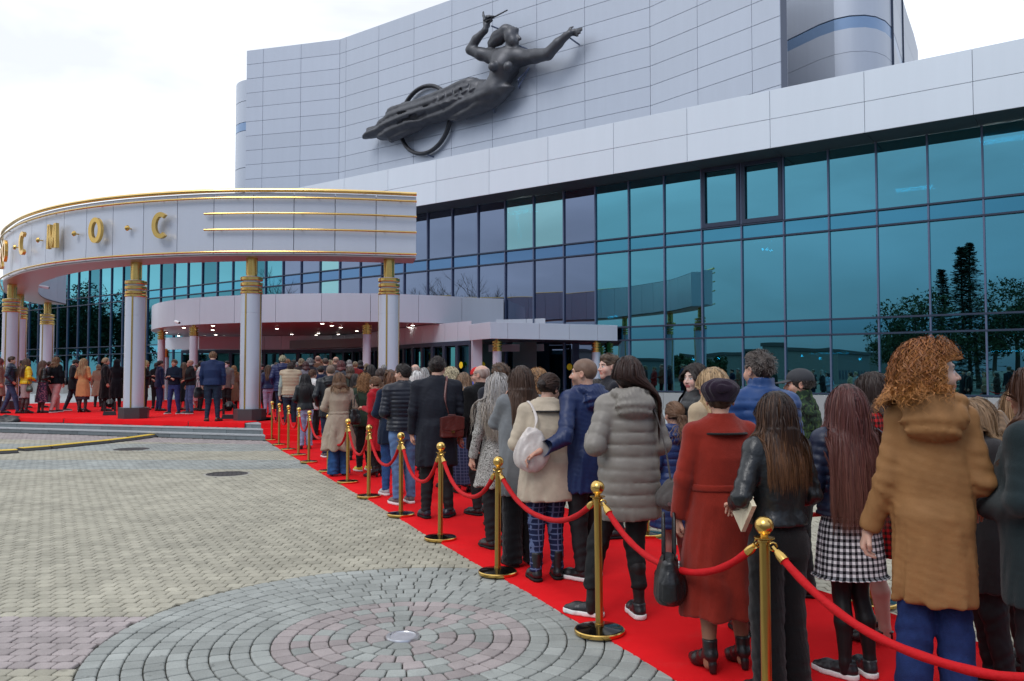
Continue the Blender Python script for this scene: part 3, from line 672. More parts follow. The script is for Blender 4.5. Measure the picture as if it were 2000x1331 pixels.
for i, (P, c, k) in enumerate(PV):
    top = random.uniform(-.0022, .0018)
    V, F = shape_from(P, top=top)
    if i in single:
        V = V-[c[0], c[1], 0]; me = bpy.data.meshes.new('paver'); me.from_pydata(V.tolist(), [], F); me.materials.append(PM[k])
        at = me.attributes.new('tone', 'FLOAT', 'FACE'); tv = random.random(); at.data.foreach_set('value', [tv]*len(F))
        link('paver', me, pave, (c[0], c[1], 0), rot=(random.gauss(0, .006), random.gauss(0, .006), 0))
    else:
        SV.append(V); SF += [tuple(base+q for q in f) for f in F]; SM += [k]*len(F); ST += [random.random()]*len(F); base += len(V)
me = bpy.data.meshes.new('paving_field'); me.from_pydata(np.vstack(SV).tolist(), [], SF)
for m_ in PM: me.materials.append(m_)
me.polygons.foreach_set('material_index', SM); at = me.attributes.new('tone', 'FLOAT', 'FACE'); at.data.foreach_set('value', ST); me.update()
o = link('paving_field', me, pave); o['kind'] = 'stuff'
# drain light in the middle of the circle
e = empty('ground_light', (CX, CY, 0), 0, 'round steel rimmed light set flush in the centre of the paving circle', 'light')
b = MB(); b.lathe([(.082, .004), (.085, .009), (.108, .008), (.113, -.003), (.113, -.02)], n=36); b.obj('rim', M_steel, e, 'auto')
b = MB(); b.lathe([(0, .005), (.082, .004)], n=36); b.obj('lens', mat('frosted_lens', (.36, .36, .39), .25, vary=.15, nscale=20), e)
# manhole
e = empty('manhole_cover', (-4.85, 14.02, 0), .3, 'worn iron manhole cover sunk in cracked patching on the open plaza', 'manhole cover')
b = MB(); b.lathe([(.30, -.004), (.31, .004), (.345, .004), (.345, -.02)], n=30); b.obj('rim', M_iron, e)
b = MB(); b.lathe([(0, -.008), (.3, -.008)], n=30)
for k in range(-3, 4): b.box((k*.075, 0, -.005), (.022, 2*math.sqrt(max(.0, .28**2-(k*.075)**2)), .008))
b.obj('cover', M_iron, e)
b = MB(); pts = [( .43*cos(a)*(1+random.uniform(-.05, .05)), .41*sin(a)*(1+random.uniform(-.08, .08))) for a in np.linspace(0, 2*pi, 25)[:-1]]
n = 24; b.add([(p[0], p[1], -.006) for p in pts]+[(.345*cos(2*pi*i/n), .345*sin(2*pi*i/n), .002) for i in range(n)], [(i, (i+1) % n, n+(i+1) % n, n+i) for i in range(n)]); b.obj('patch', mat('cement_patch', (.38, .36, .31), .9, vary=.3, nscale=14), e)
e = empty('manhole_cover', (-8.6, 18.6, 0), .3, 'small dark iron cover far off near the steps', 'manhole cover')
b = MB(); b.lathe([(0, .004), (.36, .005), (.4, -.004)], n=26); b.obj('cover', M_iron, e)
# ------------------------------------------------------------ steps and platform
steps = empty('steps', (0, 0, 0)); steps['kind'] = 'structure'
S0 = np.array([-40.0, 32.45]); S1_ = np.array([3.0, 17.85]); sd = (S1_-S0)/np.linalg.norm(S1_-S0); sn = np.array([-sd[1], sd[0]])
S0 = np.array([-6.57, 21.1])-sd*26; LS = 37.0
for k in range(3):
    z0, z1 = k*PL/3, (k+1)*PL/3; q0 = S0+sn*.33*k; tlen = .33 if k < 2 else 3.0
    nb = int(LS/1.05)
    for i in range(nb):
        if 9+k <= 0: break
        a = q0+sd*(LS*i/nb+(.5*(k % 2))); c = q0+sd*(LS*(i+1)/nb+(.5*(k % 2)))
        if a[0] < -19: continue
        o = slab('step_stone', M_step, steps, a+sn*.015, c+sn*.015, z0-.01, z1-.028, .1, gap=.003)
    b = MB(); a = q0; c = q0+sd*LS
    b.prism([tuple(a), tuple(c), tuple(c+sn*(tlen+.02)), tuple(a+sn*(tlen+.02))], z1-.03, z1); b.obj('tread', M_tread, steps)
b = MB(); a = S0+sn*.7; c = S0+sd*LS+sn*.7
b.prism([tuple(a+sn*.3), tuple(c+sn*.3), (8.0, 31.5), (-2, 36), (-26, 56), (-40, 50)], .0, PL-.004); o = b.obj('platform', M_tread); o['kind'] = 'structure'
# carpet on the platform, hanging over the edge
cp0 = lambda x: S0+sn*.66+sd*((x-S0[0])/sd[0])
car = empty('platform_carpet', (-12, 27, PL), 0, 'wide bright red carpet covering the platform under the canopy, folded over its front edge', 'carpet')
def cside(x0, x1, drop, z=PL+.012):
    b = MB(); a, c = cp0(x0), cp0(x1); n = 30
    vs = []
    for i in range(n+1):
        p = a+(c-a)*i/n; w = .01*sin(i*2.1)+.006*sin(i*5.3)
        vs += [tuple(p-sn*(.035+w))+(PL-drop+.01*sin(i*1.3),), tuple(p-sn*(.03+w*.5))+(z-.01,), tuple(p-sn*(.015))+(z,), tuple(p+sn*9)+(z,)]
    fs = [(4*i+j, 4*i+4+j, 4*i+5+j, 4*i+1+j) for i in range(n) for j in range(3)]
    b.add(vs, fs); o = b.obj('carpet_strip', M_carpet, car, True); o.location = (12, -27, -PL)
cside(-24, -13.3, .11); cside(-13.27, -9.1, .12); cside(-9.08, -7.35, .125)
b = MB(); a, c = cp0(-7.35), cp0(-3.0)
pl = [tuple(a+sn*.0), tuple(a+sn*.02+sd*.0), tuple(cp0(-7.0)+sn*.75), tuple(cp0(-4.8)+sn*.9), tuple(cp0(-4.8)+sn*9), tuple(cp0(-24)+sn*9), tuple(cp0(-24)+sn*25), (-3, 34), (-3.0, 30)]
b.prism([tuple(cp0(-7.35)+sn*1.0), tuple(cp0(-6.7)+sn*1.1), tuple(cp0(-2.2)+sn*1.2), (1.5, 31), (-1.5, 33.5), (-16, 43), tuple(cp0(-22)+sn*16), tuple(cp0(-24)+sn*8)], PL+.002, PL+.008)
o = b.obj('carpet_strip', M_carpet, car); o.location = (12, -27, -PL)
# queue carpet: along the ropes and up the steps
def xe(y): return 2.97-.4417*y
qc = empty('queue_carpet', (0, 8, 0), 0, 'long red carpet runner under the queue, leading from the foreground to the steps', 'carpet')
V = []; W = 2.3
prof = [(3.0+.5*i, .012) for i in range(35)]
b = MB(); n = 0
for y, z in prof:
    for s in np.linspace(0, 1, 9): b.v.append((xe(y)+W*s+.012*sin(y*1.3)+.006*sin(y*4.1+s*9), y, z+.0015*sin(y*2.3+s*11)))
b.f += [(9*i+j, 9*i+j+1, 9*i+10+j, 9*i+9+j) for i in range(len(prof)-1) for j in range(8)]
for i in (0, 8):      # edges
    k0 = len(b.v)
    for y, z in prof: b.v.append((xe(y)+W*i/8+.012*sin(y*1.3)+.006*sin(y*4.1+i/8*9)+(-.004 if i == 0 else .004), y, -.005))
    b.f += [((9*q+i), (9*q+9+i), k0+q+1, k0+q) for q in range(len(prof)-1)]
b.m = [0]*len(b.f); o = b.obj('carpet_runner', M_carpet, qc, True); o.location = (0, -8, 0)
b = MB(); yy = 19.9
# stepped part
d_ = np.array([-.404, .915])
L0 = np.array([xe(yy), yy]); R0 = np.array([xe(yy)+W, yy])
def on_step(P, k, off):      # move P along d_ to the riser line k
    num = (S0+sn*.33*k-P)@sn; return P+d_*(num/(d_@sn))-d_*off
rows = []
rows.append((L0, R0, .014))
for k in range(3):
    a, c = on_step(L0, k, .012), on_step(R0, k, .012); rows.append((a, c, k*PL/3+.012)); rows.append((a, c, (k+1)*PL/3+.012))
a, c = on_step(L0, 2, -3.5), on_step(R0, 2, -3.5); rows.append((a, c, PL+.012))
for a, c, z in rows: b.v += [(a[0], a[1], z), (c[0], c[1], z)]
b.f = [(2*i, 2*i+1, 2*i+3, 2*i+2) for i in range(len(rows)-1)]; b.m = [0]*len(b.f); o = b.obj('carpet_on_steps', M_carpet, qc); o.location = (0, -8, 0)

# ------------------------------------------------------------ stanchions and ropes
b = MB(); R1 = .165
b.lathe([(0, .0), (R1-.004, 0), (R1, .006), (R1, .022), (R1-.006, .028)], n=48); me_rim = b.mesh('base_rim', M_gold, 'auto')
b = MB(); b.lathe([(R1-.007, .027), (R1-.02, .031), (.05, .040), (.03, .045)], n=48); me_base = b.mesh('base_plate', mat('black_gloss', (.012, .01, .006), .12, .7, vary=0), 'auto')
b = MB(); b.lathe([(.03, .04), (.03, .06), (.0255, .062), (.0255, .868)], n=28); me_post = b.mesh('post', mat('post_brass', (.55, .36, .10), .30, 1.0, vary=.15, nscale=5), 'auto')
b = MB(); b.lathe([(.0255, .864), (.034, .868), (.034, .876), (.028, .879), (.05, .883), (.05, .889), (.018, .893), (.02, .903), (.030, .908)]
    + [(.046*sin(a), .946-.046*cos(a)) for a in np.linspace(radians(42), pi, 14)], n=28); me_ball = b.mesh('finial', M_gold, 'auto')
def stanchion(x, y, label, z=0, grp='brass rope stanchions along the queue'):
    e = empty('stanchion', (x, y, z+.014 if z == 0 else z), 0, label, 'stanchion', grp)
    e.rotation_euler = (random.gauss(0, .004), random.gauss(0, .004), random.uniform(0, 6))
    for nme, me in (('base_rim', me_rim), ('base_plate', me_base), ('post', me_post), ('finial', me_ball)): link(nme, me, e)
    return e
SP_ = [(2.13, 2.55)] + [tuple(atZ(px, py, .0)[:2]) for px, py in ((1498.5, 1413), (1171, 1240), (972, 1124), (860, 1056), (783, 1009), (720, 973), (679, 944.5), (641, 923), (603, 905), (583, 891), (563, 880), (545, 870.5), (531, 861))]
ORD = ['stanchion just past the lower right corner holding the end of the nearest rope', 'nearest stanchion, in front of the woman in the black leather jacket', 'stanchion in front of the woman in the grey puffer coat', 'stanchion below the woman with curly grey hair, behind the paving circle',
 'stanchion in front of the man with the brown satchel', 'stanchion in front of the man in the black puffer jacket and jeans', 'stanchion beside the woman in the red coat', 'stanchion right of the woman in the beige trench coat', 'stanchion in front of the beige trench coat',
 'stanchion in front of the man in the black hooded parka', 'fifth stanchion from the steps, beside the pale jeans', 'third stanchion from the steps', 'second stanchion from the steps', 'farthest stanchion at the foot of the steps']
ORD[10] = 'fourth stanchion counted from the foot of the steps'; ORD[9] = 'fifth stanchion counted from the foot of the steps, by the black hooded parka'
for p, l in zip(SP_, ORD): stanchion(p[0], p[1], l)
def rope(p, q, sag, label, z=0, hz=.865):
    p = np.array(p); q = np.array(q); d = (q-p)/np.linalg.norm(q-p)
    a = np.array([*(p+d*.05), hz]); c = np.array([*(q-d*.05), hz]); n = 26
    P = []
    for i in range(n+1):
        s = i/n; h = 4*sag*s*(1-s); h = sag*(1-abs(2*s-1)**2.3)
        P.append(a+(c-a)*s-np.array([0, 0, h]))
    P = np.array(P); mid = (p+q)/2
    e = empty('rope', (mid[0], mid[1], hz-sag), 0, label, 'rope', 'red velvet ropes hung between the stanchions')
    P = P-np.array(e.location)
    seg = np.linalg.norm(np.diff(P, axis=0), axis=1); cum = np.r_[0, np.cumsum(seg)]; tot = cum[-1]
    def pt(l): return np.array([np.interp(l, cum, P[:, i]) for i in range(3)])
    b = MB(); L_ = np.linspace(.085, tot-.085, 30); b.tube([pt(l) for l in L_], [.0195+.0012*sin(i*1.7) for i in range(30)], 12); b.obj('velvet', M_velvet, e, True)
    for s0, s1, s2 in ((0, .03, .09), (tot, tot-.03, tot-.09)):
        b = MB(); b.tube([pt(s1), pt((s1+s2)/2), pt(s2)], [.016, .024, .0245], 12); b.tube([pt(s0), pt(s1)], .008, 8)
        c0 = pt(s0); b.tube([c0+np.array([.02*cos(a), .0, .02*sin(a)]) for a in np.linspace(0, 2*pi, 9)[:-1]], .005, 6, closed=True); b.obj('end_cap', M_gold, e, 'auto')
SAG = [.30, .27, .24, .30, .35, .33, .34, .33, .34, .30, .32, .33, .35]
for i in range(len(SP_)-1):
    nm = ['rope crossing the lower right corner in front of the tan parka', 'rope passing in front of the long red coat', 'rope passing in front of the beige coat and tartan trousers', 'rope left of the curly grey haired woman', 'rope in front of the man with the satchel',
          'rope below the black puffer jacket', 'rope in front of the short red coat', 'rope just right of the beige trench coat', 'rope across the beige trench coat', 'rope beside the black hooded parka', 'fourth rope from the steps', 'third rope from the steps', 'second rope from the steps', 'farthest rope by the steps'][i]
    rope(SP_[i], SP_[i+1], SAG[i], nm)
RS = [(3.35, 4.75), (2.66, 6.1), (2.0, 7.45), (1.42, 8.67), (.85, 10.0)]
RL = ['stanchion on the far side of the queue behind the tan parka', 'green based stanchion right of the checked skirt', 'far side stanchion hidden behind the red coat', 'far side stanchion behind the girl with the plait', 'far side stanchion behind the beige coat']
for p, l in zip(RS, RL): stanchion(p[0], p[1], l, grp='brass rope stanchions on the far side of the queue')
for i in range(len(RS)-1): rope(RS[i], RS[i+1], .3, 'far side rope %s' % ['behind the tan parka', 'behind the checked skirt', 'behind the red coat', 'behind the grey puffer coat'][i])

# ------------------------------------------------------------ cable ramps, cloth, stage lights
def ramp(pts, label, tilt=0):
    P = [np.array(p) for p in pts]; e = empty('cable_ramp', (*P[0], 0), 0, label, 'cable ramp', 'yellow and black cable ramps')
    for i in range(len(P)-1):
        a, c = P[i]-P[0], P[i+1]-P[0]; d = (c-a)/np.linalg.norm(c-a); n = np.array([-d[1], d[0]]); b = MB()
        prof = [(-.22, 0), (-.21, .02), (-.12, .06), (.12, .06), (.21, .02), (.22, 0)]
        A = [tuple(a+n*u)+(z,) for u, z in prof]; B = [tuple(c-d*.015+n*u)+(z,) for u, z in prof]; k = 6
        b.add(A+B, [(j, j+1, k+j+1, k+j) for j in range(k-1)]+[tuple(range(k-1, -1, -1)), tuple(range(k, 2*k))]); b.obj('ramp_body', M_rubber, e)
        b = MB(); A = [tuple(a+n*u)+(z,) for u, z in ((-.11, .0605), (-.105, .072), (.105, .072), (.11, .0605))]; B = [tuple(c-d*.02+n*u)+(z,) for u, z in ((-.11, .0605), (-.105, .072), (.105, .072), (.11, .0605))]
        b.add(A+B, [(j, j+1, 5+j, 4+j) for j in range(3)]+[(3, 2, 1, 0), (4, 5, 6, 7)]); b.obj('yellow_lid', M_yellow, e)
RP = [atZ(px, py)[:2] for px, py in ((40, 881), (92, 877), (150, 871), (205, 865.5), (255, 859.5), (300, 853))]
ramp(RP, 'long yellow topped cable ramp running from the left towards the steps')
RP = [atZ(px, py)[:2] for px, py in ((-60, 891), (-10, 886.5), (34, 884))]
ramp(RP, 'short yellow topped cable ramp cut by the left edge')
def lump(name, loc, sc, m, label, cat, seed=0, n=18):
    r = np.random.default_rng(seed); V = []; F = []
    for j in range(n//2+1):
        for i in range(n):
            th, ph = pi*j/(n//2), 2*pi*i/n; k = 1+.25*sin(3*ph+seed)*sin(2*th)+.12*r.standard_normal()
            V.append((sc[0]*sin(th)*cos(ph)*k, sc[1]*sin(th)*sin(ph)*k, max(-.02, sc[2]*cos(th)*k)))
    for j in range(n//2):
        for i in range(n): F.append((j*n+i, (j+1)*n+i, (j+1)*n+(i+1) % n, j*n+(i+1) % n))
    b = MB(); b.add(V, F); o = b.obj(name, m, None, True); o.location = loc; return props(o, label, cat)
q = atZ(8, 833, .13); lump('cloth_bag', (q[0], q[1]+.1, .27), (.55, .25, .16), M_black, 'limp black bag lying on the steps at the left edge', 'bag', 3)
e_ = atZ(308, 842, .127)
e = empty('cable_coil', (e_[0], e_[1]+.15, .127), 0, 'small white socket strip and coiled lead on the lowest step', 'cable')
b = MB(); b.tube([(.16*cos(a), .11*sin(a), .02+.004*a) for a in np.linspace(0, 12, 40)], .016, 6); b.obj('lead', M_white, e, True)
b = MB(); b.box((0, 0, .03), (.2, .07, .05)); b.obj('socket', M_black, e)
def stage_light(px, py, rz, label, y=None):
    p = atZ(px, py, PL); e = empty('stage_light', (p[0], p[1], PL+.01), rz, label, 'stage light', 'black moving head stage lights by the columns')
    b = MB(); b.prism([(-.19, -.15), (.19, -.15), (.19, .15), (-.19, .15)], 0, .12, top=[(-.17, -.13), (.17, -.13), (.17, .13), (-.17, .13)]); b.obj('base', M_black, e)
    for s in (-1, 1):
        b = MB(); b.prism([(s*.15-.03, -.06), (s*.15+.03, -.06), (s*.15+.03, .06), (s*.15-.03, .06)], .13, .42); b.obj('yoke_arm', M_black, e)
    b = MB(); b.tube([(0, -.02, .30), (0, .05, .36), (0, .12, .44)], [.09, .12, .11], 14); b.obj('lamp_head', M_black, e, 'auto')
    b = MB(); b.tube([(0, .12, .44), (0, .124, .445)], .09, 14); b.obj('lens', mat('dark_lens', (.03, .03, .05), .05, .3), e)
stage_light(214, 812, .4, 'black moving head light left of the column by the man with folded arms')
stage_light(447, 819, .2, 'black moving head light left of the nearest big column')
e_ = atZ(504, 819, PL); e = empty('power_strip', (e_[0], e_[1], PL+.01), .1, 'white power strip on the carpet right of the nearest big column base', 'power strip')
b = MB(); b.box((0, 0, .02), (.26, .06, .04)); b.obj('strip_body', M_white, e); b = MB(); b.tube([(.13, 0, .01), (.4, .05, .01), (.8, -.1, .01), (1.1, .1, .01)], .008, 6); b.obj('lead', M_black, e)
# ------------------------------------------------------------ implicit modelling (round cones joined smoothly, meshed by surface nets)
f32 = np.float32
def v3(*a): return np.array(a, dtype=f32)
def cone(P, a, b, r1, r2, sy=None):
    """tapered capsule; returns distance and the parameter along it"""
    a = np.asarray(a, f32); b = np.asarray(b, f32); ba = b-a; pa = P-a
    h = np.clip(pa@ba/max(float(ba@ba), 1e-9), 0, 1)
    q = pa-h[:, None]*ba
    return np.sqrt((q*q).sum(1))-(r1+(r2-r1)*h), h
def chain(P, pts, rad, k=.02):
    d = None
    for i in range(len(pts)-1):
        e, _ = cone(P, pts[i], pts[i+1], rad[i], rad[i+1]); d = e if d is None else smin(d, e, k)
    return d
def ell(P, c, r):
    q = (P-np.asarray(c, f32))/np.asarray(r, f32); n = np.sqrt((q*q).sum(1)); return (n-1)*min(r)
def smin(a, b, k):
    h = np.clip(.5+.5*(b-a)/k, 0, 1); return b+(a-b)*h-k*h*(1-h)
def smax(a, b, k): return -smin(-a, -b, k)
def loft(P, z, ax, ay, cx=0, cy=0, p=2.3, cap=.02):
    """stack of horizontal super-ellipses"""
    Z = P[:, 2]; z = np.asarray(z, f32)
    o = np.argsort(z); z = z[o]
    def sp(v):
        v = np.broadcast_to(np.asarray(v, f32), z.shape) if np.ndim(v) == 0 else np.asarray(v, f32)[o]
        return np.interp(Z, z, v).astype(f32)
    X = (P[:, 0]-sp(cx)); Y = (P[:, 1]-sp(cy)); A = sp(ax); B = sp(ay)
    n = (np.abs(X/A)**p+np.abs(Y/B)**p)**(1/p); d = (n-1)*np.minimum(A, B)
    return smax(d, np.maximum(z[0]-Z, Z-z[-1]), cap)
_wd = np.random.default_rng(3)
_W = [(_wd.normal(size=3).astype(f32), float(_wd.uniform(0, 6.28))) for _ in range(10)]
def fold(P, s, seed=0):
    """cheap crease noise in -1..1"""
    q = P*s; a = _W[seed % 10][0]; b = _W[(seed+3) % 10][0]; c = _W[(seed+6) % 10][0]
    w = np.sin(q@a+_W[seed % 10][1])
    return .6*np.sin(q@b*1.3+1.7*w+seed)+.4*np.sin(q@c*2.3+1.3*w+seed*2)
def surfnet(f, lo, hi, h):
    lo = np.array(lo, f32)-2*h; hi = np.array(hi, f32)+2*h
    n = np.maximum(np.ceil((hi-lo)/h).astype(int), 3)+1
    ax = [lo[i]+h*np.arange(n[i], dtype=f32) for i in range(3)]
    # coarse pass, then only blocks near the surface
    G = np.full(tuple(n), 9.0, f32); B = 8
    cb = [np.arange(0, n[i], B) for i in range(3)]
    cc = [np.array([ax[i][min(c+B//2, n[i]-1)] for c in cb[i]], f32) for i in range(3)]
    CX_, CY_, CZ_ = np.meshgrid(*cc, indexing='ij'); D = f(np.stack([CX_.ravel(), CY_.ravel(), CZ_.ravel()], 1)).reshape(CX_.shape)
    rad = B*h*.87*1.9+.03
    I, J, K = np.meshgrid(*[np.arange(x) for x in n], indexing='ij') if False else (None, None, None)
    sgn = np.where(D < 0, -9.0, 9.0)
    for i in range(3): sgn = np.repeat(sgn, B, axis=i)
    G[:] = sgn[:n[0], :n[1], :n[2]]
    act = np.abs(D) < rad; m = act
    for i in range(3): m = np.repeat(m, B, axis=i)
    m = m[:n[0], :n[1], :n[2]]; idx = np.argwhere(m)
    if len(idx) == 0: return np.zeros((0, 3), f32), np.zeros((0, 4), int)
    P = np.stack([ax[i][idx[:, i]] for i in range(3)], 1)
    G[idx[:, 0], idx[:, 1], idx[:, 2]] = f(P)
    S = G < 0
    c = [S[i:n[0]-1+i, j:n[1]-1+j, k:n[2]-1+k] for i in (0, 1) for j in (0, 1) for k in (0, 1)]
    any_ = c[0]|c[1]|c[2]|c[3]|c[4]|c[5]|c[6]|c[7]; all_ = c[0]&c[1]&c[2]&c[3]&c[4]&c[5]&c[6]&c[7]
    cell = any_ & ~all_; ci = np.argwhere(cell)
    if len(ci) == 0: return np.zeros((0, 3), f32), np.zeros((0, 4), int)
    vid = np.full(cell.shape, -1, np.int32); vid[cell] = np.arange(len(ci))
    acc = np.zeros((len(ci), 3), f32); cnt = np.zeros(len(ci), f32)
    offs = [(0, 0, 0), (0, 0, 1), (0, 1, 0), (0, 1, 1), (1, 0, 0), (1, 0, 1), (1, 1, 0), (1, 1, 1)]
    vals = [G[ci[:, 0]+o[0], ci[:, 1]+o[1], ci[:, 2]+o[2]] for o in offs]
    for a in range(8):
        for b_ in range(a+1, 8):
            d = np.array(offs[b_])-np.array(offs[a])
            if np.abs(d).sum() != 1: continue
            va, vb = vals[a], vals[b_]; cr = (va < 0) != (vb < 0)
            t = np.where(cr, va/np.where(cr, va-vb, 1), 0)
            acc += np.where(cr[:, None], np.array(offs[a], f32)+t[:, None]*d.astype(f32), 0); cnt += cr
    V = lo+h*(ci+acc/cnt[:, None])
    Q = []
    for axn in range(3):
        sl0 = [slice(None)]*3; sl1 = [slice(None)]*3; sl0[axn] = slice(0, -1); sl1[axn] = slice(1, None)
        A = S[tuple(sl0)]; Bb = S[tuple(sl1)]; e = np.argwhere(A != Bb)
        u, w = [(1, 2), (2, 0), (0, 1)][axn]
        ok = (e[:, u] > 0) & (e[:, w] > 0) & (e[:, u] < n[u]-1) & (e[:, w] < n[w]-1); e = e[ok]
        if not len(e): continue
        def g(du, dw):
            q = e.copy(); q[:, u] -= du; q[:, w] -= dw; return vid[q[:, 0], q[:, 1], q[:, 2]]
        q = np.stack([g(0, 0), g(1, 0), g(1, 1), g(0, 1)], 1)
        inside = A[e[:, 0], e[:, 1], e[:, 2]]
        q[~inside] = q[~inside][:, ::-1]; Q.append(q)
    Q = np.vstack(Q); Q = Q[(Q >= 0).all(1)]
    return V.astype(f32), Q
def sdf_obj(name, f, lo, hi, h, m, parent=None, loc=(0, 0, 0)):
    V, Q = surfnet(f, lo, hi, h)
    if not len(V): return None
    return link(name, mesh_np(name, V, Q, m, True), parent, loc)
def grad(f, P, e=.006):
    d0 = f(P); g = np.stack([f(P+v3(e, 0, 0))-d0, f(P+v3(0, e, 0))-d0, f(P+v3(0, 0, e))-d0], 1)
    return d0, g/(np.linalg.norm(g, axis=1)[:, None]+1e-6)

# ------------------------------------------------------------ bronze flying figure on the upper wall
sc0 = fp(C_B-.75, 28)
def wl(px, py, w=.75):          # photo point -> local (u right, outward, z) in the frame of the wall
    p = atP(px, py, C_B-w); q = p[:2]-fp(C_B, 28); return v3(-(q@FT), -(FN@q), p[2]-15)
def zc(x, y, w=.75): return wl(680+x/4, y/4, w)      # coordinates of the enlarged crop
scu = empty('bronze_sculpture', (fp(C_B, 28)[0], fp(C_B, 28)[1], 15), -TH, 'dark bronze flying woman with a ring, fixed to the windowless upper wall with outstretched arms', 'sculpture')
PXM = 1/34.5
def fl(v): return v3(v[0], -v[1], v[2])     # local y points into the wall
def S(x, y, w=.75): return fl(zc(x, y, w))
def poly2(q, pts):
    A = np.array([[p[0], p[2]] for p in pts], f32); B = np.roll(A, -1, 0); X = q[:, [0, 2]]; d = np.full(len(q), 1e9, f32); ins = np.zeros(len(q), bool)
    for a, b_ in zip(A, B):
        e = b_-a; w = X-a; h = np.clip((w@e)/(e@e), 0, 1); r = w-h[:, None]*e; d = np.minimum(d, (r*r).sum(1))
        c1 = (X[:, 1] >= a[1]) != (X[:, 1] >= b_[1]); xx = a[0]+(X[:, 1]-a[1])*(b_[0]-a[0])/(b_[1]-a[1]+1e-9); ins ^= c1 & (X[:, 0] < xx)
    return np.where(ins, -1, 1)*np.sqrt(d)
ROBE = [S(x, y, .75) for x, y in ((1040, 625), (960, 612), (880, 640), (740, 705), (640, 745), (500, 800), (365, 835), (335, 855), (305, 905), (265, 935), (235, 990), (160, 1020), (124, 1086), (230, 1078), (330, 1103), (400, 1080), (500, 1035), (620, 980), (740, 945), (900, 925), (1040, 890), (1130, 850), (1230, 760), (1300, 680), (1240, 640), (1150, 640))]
GRV = [((620, 830), (500, 905), (370, 880)), ((640, 830), (560, 930), (380, 930)), ((600, 900), (470, 985), (420, 960)), ((420, 955), (330, 1020)), ((340, 940), (262, 1000)), ((700, 800), (740, 870), (960, 880)), ((720, 900), (900, 860), (1100, 780))]
